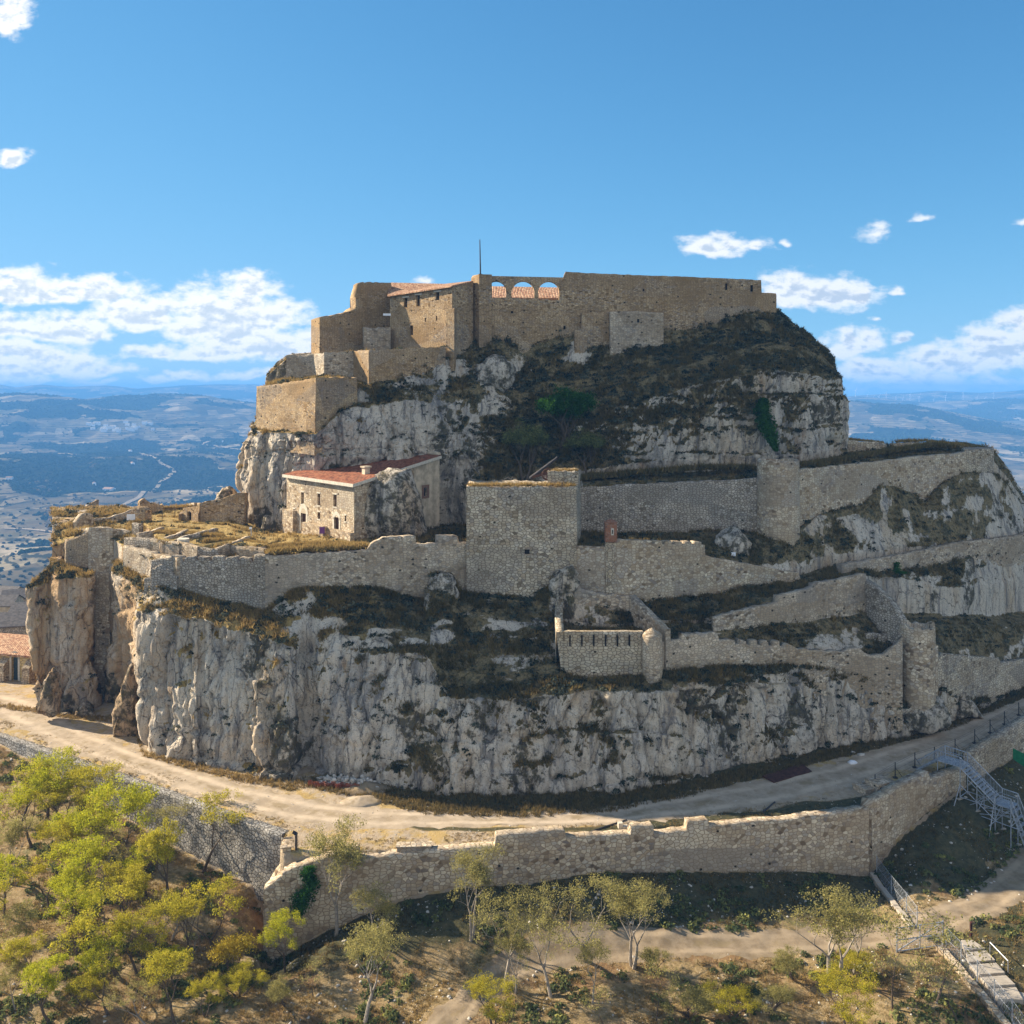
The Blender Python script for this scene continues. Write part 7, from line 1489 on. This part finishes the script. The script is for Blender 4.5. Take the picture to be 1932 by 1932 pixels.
# ------------------------------------------------------------------ village, valley and turbines
def far_pt(u, v):
    k = (HZ - v) / F; Y = np.exp(np.linspace(np.log(170), np.log(12000), 3000)); x = (u - 966) * Y / F; z = zfar(x, Y); s = np.where(z > k * Y)[0]
    i = s[0] if len(s) else len(Y) - 1; return (float(x[i]), float(Y[i]), float(z[i]) + ZC)
# church at the left edge
ch = tag(empty('church', P(10, 1305, 140)), 'honey-coloured church with a red tiled roof and tall pointed window at the left edge', 'church')
A, B = pl(-150, 143), pl(66, 137.6); zb = pxz(1320, 140); zt = pxz(1228, 140); C = (B[0] + 3, B[1] + 8.5); mb = MB(); hw = [px_hole(A, B, 22, 34, 1240, 1290)]; ptf, _, _ = facade(mb, A, B, zb - 2, zt, zt, hw, 0.5)
facade(mb, B, C, zb - 2, zt, zt); mb.build('wall', m_masonry('honey_ashlar', (0.60, 0.44, 0.20), (0.50, 0.35, 0.14), (0.32, 0.21, 0.08), (0.30, 0.21, 0.10), 0.9, 0.4, (0.33, 0.21, 0.07), 0.4, 0.1, 0.0), ch); pane('window', ptf, hw[0], 'glass', ch, 0.4)
m = MB(); h_ = hw[0]; mid = (h_[0] + h_[1]) / 2; w2 = (h_[1] - h_[0]) / 2
for k in range(12):
    a0, a1 = math.pi * k / 12, math.pi * (k + 1) / 12; q = [(mid + r * math.cos(a), h_[3] - 0.2 + 1.25 * r * math.sin(a)) for r, a in ((w2, a0), (w2 * 1.6, a0), (w2 * 1.6, a1), (w2, a1))]; m.poly([ptf(s_, z_, -0.05) for s_, z_ in q])
for sg in (-1, 1): m.poly([ptf(mid + sg * w2, h_[2], -0.05), ptf(mid + sg * w2 * 1.6, h_[2], -0.05), ptf(mid + sg * w2 * 1.6, h_[3], -0.05), ptf(mid + sg * w2, h_[3], -0.05)])
m.build('window_surround', M['trim'], ch)
for u in (8, 56):
    t_, p = on_line(u, A, B); m = MB(); m.prism([(p[0] - 0.5, p[1] - 1.3), (p[0] + 0.7, p[1] - 1.5), (p[0] + 0.9, p[1] + 0.2), (p[0] - 0.3, p[1] + 0.3)], zb - 2, [zt - 1.6, zt - 1.6, zt - 0.5, zt - 0.5]); m.build('buttress', M['wall_ashlar'], ch)
m = MB(); e = 0.6; n_ = (-(B[1] - A[1]), B[0] - A[0]); l = math.hypot(*n_); n_ = (n_[0] / l, n_[1] / l); r0, r1 = (A[0] + n_[0] * 4.5, A[1] + n_[1] * 4.5, zt + 1.5), (B[0] + n_[0] * 4.5 - 1.5, B[1] + n_[1] * 4.5, zt + 1.5); a0, b0 = (A[0] - n_[0] * e, A[1] - n_[1] * e, zt), (B[0] - n_[0] * e + 0.4, B[1] - n_[1] * e, zt)
m.poly([a0, b0, r1, r0], [(0, 0), (18, 0), (18, 8), (0, 8)]); bb = (C[0] + 0.5, C[1] + 0.5, zt); m.poly([b0, bb, r1], [(0, 0), (14, 0), (7, 7)]); m.poly([r0, r1, bb, (A[0] + n_[0] * 9, A[1] + n_[1] * 9, zt)], [(0, 0), (18, 0), (18, 8), (0, 8)])
m.poly([(p[0], p[1], p[2] - 0.3) for p in (a0, (A[0] + n_[0] * 9, A[1] + n_[1] * 9, zt), bb, b0)]); m.poly([(a0[0], a0[1], a0[2] - 0.3), (b0[0], b0[1], b0[2] - 0.3), b0, a0]); m.poly([(b0[0], b0[1], b0[2] - 0.3), (bb[0], bb[1], bb[2] - 0.3), bb, b0]); m.build('roof', M['tile_pale'], ch); unparent_offset(ch)
def house(label, loc, w_, d_, h_, rz, wallm, roofm, group=None, win=3, name='house'):
    r = tag(empty(name, loc, rz), label, 'house', group); m = MB(); mb = MB(); wh = []
    for k in range(win): s0 = w_ * (k + 0.5) / win - 0.5; wh.append((s0, s0 + 1.0, h_ * 0.45, h_ * 0.45 + 1.4))
    pf, _, _ = facade(mb, (-w_/2, -d_/2), (w_/2, -d_/2), -3, h_, h_, wh, 0.25); facade(mb, (w_/2, -d_/2), (w_/2, d_/2), -3, h_, h_); facade(mb, (w_/2, d_/2), (-w_/2, d_/2), -3, h_, h_); facade(mb, (-w_/2, d_/2), (-w_/2, -d_/2), -3, h_, h_)
    rh = d_ * 0.22; mb.poly([(w_/2, -d_/2, h_), (w_/2, d_/2, h_), (w_/2, 0, h_ + rh)]); mb.poly([(-w_/2, d_/2, h_), (-w_/2, -d_/2, h_), (-w_/2, 0, h_ + rh)]); mb.build('wall', M[wallm], r)
    for q in wh: pane('window', pf, q, 'void', r, 0.22)
    e = 0.4
    for sg in (-1, 1): m.poly([(-w_/2 - e, sg * (d_/2 + e), h_ - e * 0.4), (w_/2 + e, sg * (d_/2 + e), h_ - e * 0.4), (w_/2 + e, 0, h_ + rh + 0.06), (-w_/2 - e, 0, h_ + rh + 0.06)][::-sg], [(0, 0), (w_, 0), (w_, d_/2), (0, d_/2)]); m.poly([(-w_/2 - e, sg * (d_/2 + e), h_ - e * 0.4 - 0.2), (w_/2 + e, sg * (d_/2 + e), h_ - e * 0.4 - 0.2), (w_/2 + e, sg * (d_/2 + e), h_ - e * 0.4), (-w_/2 - e, sg * (d_/2 + e), h_ - e * 0.4)])
    m.build('roof', M[roofm], r); return r
for (u, v, Y, w_, d_, h_, rz, wm, lab) in ((30, 1225, 205, 12, 9, 6.5, 0.3, 'wall_grey', 'grey village house just above the church roof'), (-6, 1180, 235, 10, 8, 6, 0.15, 'plaster', 'village house cut by the left edge above the church'), (44, 1168, 262, 10, 8, 7, 0.4, 'wall_grey', 'tallest grey village house beside the leftmost pillar'), (14, 1150, 300, 9, 8, 6, -0.2, 'wall_cream', 'rearmost village house behind the grey ones'), (52, 1192, 225, 6, 6, 6, 0.2, 'plaster', 'narrow village house half hidden by the leftmost pillar')):
    house(lab, P(u, v, Y), w_, d_, h_, rz, wm, 'slates', 'village houses beside the church')
for (u, v, w_, lab) in ((206, 926, 26, 'large white farm building in the valley beside the lane'), (178, 915, 12, 'small pale farmhouse left of the white farm'), (250, 877, 14, 'white cottage below the switchback lane'), (222, 974, 15, 'pale cottage among trees below the white farm'), (165, 976, 13, 'cream cottage in the dark grove of the valley'), (246, 842 + 10, 11, 'tiny white farm on the far terraces'), (420, 834, 10, 'tiny pale farm on the plateau beside the castle cliff'), (18, 905, 14, 'pinkish farmhouse at the left edge of the valley')):
    q = far_pt(u, v); house(lab, q, w_, w_ * 0.6, 5, u * 0.7, 'white', 'tile_pale', 'farm buildings in the valley', 2)
rs = np.random.RandomState(5)
for k in range(26):
    u = rs.uniform(165, 290); v = 806 + rs.uniform(-7, 9); q = far_pt(u, v); r_ = house('tiny white house of the hazy distant town under the long ridge', q, rs.uniform(9, 26), 9, rs.uniform(6, 11), rs.uniform(-0.4, 0.4), 'white', 'concrete', 'houses of the distant town', 1)
# wind turbines
def turbine(loc, H, rz, ph, first=[None]):
    if first[0] is None:
        r = empty('wind_turbine', loc, rz); m = MB(); m.bar((0, 0, -4), (0, 0, 80), 2.6, 8, 1.5); m.build('tower', M['white'], r); m = MB(); m.box((0, 1, 81), (4, 9, 4)); m.build('nacelle', M['white'], r); h_ = MB()
        h_.bar((0, -4.4, 81), (0, -2.4, 81), 1.6, 8); ho = h_.build('rotor_hub', M['white'], r)
        for k in range(3): a = ph + k * 2.094; m = MB(); m.bar((0, -4, 81), (45 * math.sin(a), -4, 81 + 45 * math.cos(a)), 1.5, 5, 0.4); m.build('blade', M['white'], ho)
        first[0] = r; o = r
    else:
        r = first[0]; o = r.copy(); COL.objects.link(o)
        for c in r.children:
            d = c.copy(); COL.objects.link(d); d.parent = o
            for g in c.children: e = g.copy(); COL.objects.link(e); e.parent = d
        o.location = loc; o.rotation_euler = (0, 0, rz)
    o.scale = (H / 80,) * 3; tag(o, 'tiny white wind turbine on the hazy ridge right of the castle', 'wind turbine', 'wind turbines on the right-hand ridge')
for k, u in enumerate((1614, 1636, 1647, 1658, 1672, 1690, 1703, 1717, 1734, 1761, 1784, 1817, 1843, 1858, 1874)):
    Y = 6700 + (k % 4) * 250; x = (u - 966) * Y / F; turbine((x, Y, float(zfar(np.array([x]), np.array([Y]))[0]) + ZC), 58, 0.4, 0.5 + k)
# lanes in the valley
for pts in (((262, 855), (282, 860), (300, 872), (322, 884), (330, 890), (318, 902), (300, 914), (285, 928), (262, 940), (235, 952), (215, 962), (180, 972), (150, 982)), ((10, 998), (60, 1000), (110, 1006), (150, 1012), (190, 1022), (225, 1032)), ((400, 792 + 40), (380, 838), (430, 846), (470, 852))):
    far_road('valley_lane', [(u, far_pt(u, v)[1]) for u, v in pts], 5.0, 1.5)
# woods and hedges: crowns as small lumpy solids
def crowns(name, n, ylo, yhi, ulo, uhi, size, cols, seed, thr=0.5, keepfn=None):
    rs = np.random.RandomState(seed); Y = np.exp(rs.uniform(np.log(ylo), np.log(yhi), n)); u = rs.uniform(ulo, uhi, n); x = (u - 966) * Y / F; z = zfar(x, Y); w_ = far_mask(x, Y, z); k = (w_ + rs.uniform(-0.35, 0.35, n) > thr)
    if keepfn is not None: k = k & keepfn(u, 740 - z / Y * F, rs)
    b = np.c_[x, Y, z + ZC + size * 0.3][k]; s = size * rs.uniform(0.5, 1.2, len(b)) * (b[:, 1] / 1500) ** 0.15
    o = stones(name, b, s, m_leaf(name + '_foliage', cols, 0.15), seed); o.scale = (1, 1, 1); tag(o, kind='stuff'); return o
crowns('valley_woods', 26000, 420, 5200, -80, 520, 4.6, [(0.02, 0.035, 0.015), (0.035, 0.05, 0.02), (0.05, 0.06, 0.03), (0.09, 0.08, 0.035)], 31, 0.55)
crowns('valley_woods', 16000, 700, 6000, 1590, 2000, 5.0, [(0.03, 0.045, 0.02), (0.05, 0.06, 0.025), (0.08, 0.08, 0.035), (0.12, 0.10, 0.04)], 37, 0.35)
crowns('hedge_trees', 9000, 380, 3600, -80, 520, 3.2, [(0.05, 0.05, 0.03), (0.10, 0.08, 0.04), (0.20, 0.14, 0.06), (0.14, 0.11, 0.05)], 33, 0.1)
crowns('autumn_grove', 5000, 500, 2600, 20, 260, 4.4, [(0.16, 0.11, 0.05), (0.26, 0.17, 0.06), (0.38, 0.24, 0.08), (0.22, 0.17, 0.08)], 35, -9, lambda u, v, rs: ((np.abs(v - 985 - 0.12 * (u - 120)) < 24) & (u > 85)) | ((np.abs(v - 918) < 11) & (u > 55) & (u < 115)) | ((np.abs(v - 885) < 12) & (np.abs(u - 172) < 8)))
# ------------------------------------------------------------------ the air
hz = MB(); hz.box((0, 5600, (-330 + 95) / 2 + ZC), (30000, 13800, 425))
def m_haze():
    t = NT('blue_air'); v = t.n('ShaderNodeVolumePrincipled', {'Color': HAZE_C, 'Density': HAZE_D, 'Anisotropy': 0.0})
    o = t.n('ShaderNodeOutputMaterial'); t.put(o.inputs[1], v.outputs[0]); return t.m
haze = hz.build('haze', m_haze()); tag(haze, kind='stuff')
# ------------------------------------------------------------------ camera, sun, sky
cam = bpy.data.cameras.new('camera'); co = bpy.data.objects.new('camera', cam); COL.objects.link(co)
co.location = (0, 0, ZC); co.rotation_euler = (R(90), 0, 0)
cam.sensor_width = 36.0; cam.lens = 36.0 * F / 1932.0; cam.shift_y = -(966.0 - HZ) / 1932.0
cam.clip_start = 0.5; cam.clip_end = 60000
scene.camera = co
SUN_EL = 27.0; SUN_AZ = 67.0          # degrees; azimuth measured to the left of straight ahead
sl = bpy.data.lights.new('sun', 'SUN'); so = bpy.data.objects.new('sun', sl); COL.objects.link(so)
to = Vector((-math.sin(R(SUN_AZ)) * math.cos(R(SUN_EL)), math.cos(R(SUN_AZ)) * math.cos(R(SUN_EL)), math.sin(R(SUN_EL))))
so.rotation_euler = to.to_track_quat('Z', 'Y').to_euler(); so.location = (0, 0, 200)
sl.energy = SUN_E; sl.angle = R(0.53); sl.color = (1.0, 0.87, 0.68)
w = bpy.data.worlds.new('World'); scene.world = w; w.use_nodes = True
t = NT.__new__(NT); t.t = w.node_tree; t.t.nodes.clear()
sky = t.n('ShaderNodeTexSky', sky_type='NISHITA', sun_disc=False, sun_elevation=R(SUN_EL), sun_rotation=R(-SUN_AZ), altitude=3000.0, air_density=1.0, dust_density=0.3, ozone_density=4.0)
gen = t.n('ShaderNodeTexCoord').outputs['Generated']
s = t.sep(gen)
dy = t.ma('MAXIMUM', s[1], 0.08)
U = t.ma('MULTIPLY', t.ma('DIVIDE', s[0], dy), F); V = t.ma('MULTIPLY', t.ma('DIVIDE', s[2], dy), F)
uv = t.n('ShaderNodeCombineXYZ', {0: U, 1: V, 2: 0.0}).outputs[0]
CL = [(30, 552, 105, 40, 1.1), (110, 562, 70, 22, .9), (175, 556, 95, 34, 1.1), (262, 600, 95, 48, 1.1), (130, 628, 90, 40, 1.0), (20, 625, 70, 34, .9), (430, 615, 120, 80, 1.15), (478, 546, 55, 34, .95), (360, 628, 70, 30, .9),
      (520, 600, 60, 40, .9), (500, 662, 140, 44, 1.1), (380, 672, 90, 22, .8), (300, 668, 60, 16, .75), (80, 695, 130, 40, 1.05), (20, 668, 60, 34, .9), (190, 700, 70, 18, .8), (30, 722, 90, 14, .8), (160, 722, 70, 10, .7), (300, 714, 45, 10, .75),
      (365, 712, 45, 12, .8), (460, 710, 55, 11, .75), (800, 535, 22, 12, .55), (22, 40, 42, 60, .8), (25, 302, 34, 18, .75), (640, 700, 60, 12, .6),
      (1345, 470, 62, 26, .85), (1415, 466, 34, 14, .7), (1655, 442, 40, 22, .5), (1742, 412, 22, 9, .35), (1476, 460, 14, 8, .5), (1925, 424, 14, 8, .5),
      (1500, 556, 70, 46, 1.05), (1560, 564, 95, 38, 1.05), (1625, 562, 44, 30, .95), (1690, 552, 18, 14, .75), (1612, 656, 62, 36, .85), (1702, 646, 22, 14, .65), (1642, 600, 16, 7, .5),
      (1900, 668, 100, 62, 1.05), (1800, 690, 110, 44, 1.0), (1650, 706, 75, 34, .95), (1740, 722, 120, 24, .85), (1960, 640, 80, 60, 1.0), (1870, 728, 120, 14, .7), (1620, 732, 90, 10, .6), (2100, 640, 160, 80, 1.0), (-150, 640, 160, 90, 1.0)]
nd = t.n('ShaderNodeTexNoise', {'Vector': t.vm('MULTIPLY', uv, (1 / 70.0, 1 / 50.0, 1)), 'Scale': 1.0, 'Detail': 2.0})
warp = t.vm('ADD', uv, t.vm('MULTIPLY', t.vm('SUBTRACT', nd.outputs['Color'], (0.5, 0.5, 0.5)), (60, 34, 0)))
acc = None
for (cu, cv, a, b, k) in CL:
    q = t.n('ShaderNodeVectorMath', {0: warp, 1: (1 / (a * 1.25), 1 / (b * 1.35), 0), 2: (-(cu - 966) / (a * 1.25), -(HZ - cv) / (b * 1.35), 0)}, operation='MULTIPLY_ADD').outputs[0]
    e = t.sep(q); yy = t.ma('MAXIMUM', e[1], t.ma('MULTIPLY', e[1], -2.0))
    l = t.ma('SQRT', t.ma('ADD', t.ma('MULTIPLY', e[0], e[0]), t.ma('MULTIPLY', yy, yy)))
    m = t.ma('MULTIPLY', t.ma('SUBTRACT', 1.0, l), k)
    acc = m if acc is None else t.ma('SMOOTH_MAX', acc, m, 0.15)
def cn(off): return t.noise(t.vm('MULTIPLY', t.vm('ADD', uv, off), (1 / 44.0, 1 / 26.0, 1)), 1.0, 9, 0.58)
n0 = cn((0, 0, 0)); n1 = cn((-5, 9, 0))
dens = t.ma('ADD', acc, t.ma('MULTIPLY', t.ma('SUBTRACT', n0, 0.5), 1.35))
cov = t.mr(dens, 0.0, 0.50)
dens1 = t.ma('ADD', acc, t.ma('MULTIPLY', t.ma('SUBTRACT', n1, 0.5), 1.5))
lit = t.ma('ADD', t.ma('MULTIPLY', t.ma('SUBTRACT', n0, n1), 1.6), t.mr(dens1, 0.1, 1.0, 0.9, 0.35))
left = t.mr(U, -1000, 900, 1.0, 0.0)
ccol = t.mix(t.mr(lit, 0.20, 0.70), t.mix(left, (0.50, 0.60, 0.74), (0.66, 0.74, 0.82)), t.mix(left, (0.88, 0.91, 0.95), (1.05, 1.04, 1.02)))
sx = t.vm('MULTIPLY', t.n('ShaderNodeGamma', {0: sky.outputs[0], 1: SKY_G}).outputs[0], tuple(SKY_S * q for q in SKY_T))
sx = t.vm('DIVIDE', sx, t.vm('ADD', (1.0, 1.0, 1.0), t.vm('DIVIDE', sx, (0.25, 0.35, 0.5))))       # the camera holds the bright horizon back
b1 = t.n('ShaderNodeBackground', {'Color': sx, 'Strength': 1.0})
b2 = t.n('ShaderNodeBackground', {'Color': ccol, 'Strength': CLOUD_S})
mxc = t.n('ShaderNodeMixShader', {0: t.ma('MULTIPLY', cov, 0.97), 1: b1.outputs[0], 2: b2.outputs[0]})
slope = t.ma('DIVIDE', s[2], dy)                       # clouds only occupy this band of sky; elsewhere their nodes are skipped
band = t.ma('MULTIPLY', t.ma('MULTIPLY', t.ma('GREATER_THAN', slope, -0.02), t.ma('LESS_THAN', slope, 0.46)), t.ma('GREATER_THAN', s[1], 0.6))
# unseen bright clouds added behind the camera as fill for the shaded faces
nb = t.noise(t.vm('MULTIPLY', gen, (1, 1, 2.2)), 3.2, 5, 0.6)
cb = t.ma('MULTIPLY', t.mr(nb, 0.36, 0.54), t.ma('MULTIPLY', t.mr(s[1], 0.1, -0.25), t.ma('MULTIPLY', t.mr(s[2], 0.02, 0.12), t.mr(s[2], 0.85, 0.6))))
b3 = t.n('ShaderNodeBackground', {'Color': t.mix(t.mr(nb, 0.45, 0.7), (1.0, 0.97, 0.92), (0.80, 0.82, 0.86)), 'Strength': CLOUD_FILL})
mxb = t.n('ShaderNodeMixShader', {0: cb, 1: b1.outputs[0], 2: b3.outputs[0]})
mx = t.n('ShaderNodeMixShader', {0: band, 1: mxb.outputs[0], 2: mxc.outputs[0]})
w.cycles.sampling_method = 'MANUAL'; w.cycles.sample_map_resolution = 512
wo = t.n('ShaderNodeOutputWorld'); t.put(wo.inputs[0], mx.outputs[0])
vs = scene.view_settings; vs.view_transform = 'Standard'; vs.look = 'None'; vs.exposure = EXPO; vs.gamma = 1.0
scene.cycles.max_bounces = 5; scene.cycles.diffuse_bounces = 3; scene.cycles.transparent_max_bounces = 4; scene.cycles.volume_bounces = 0
scene.cycles.use_denoising = True
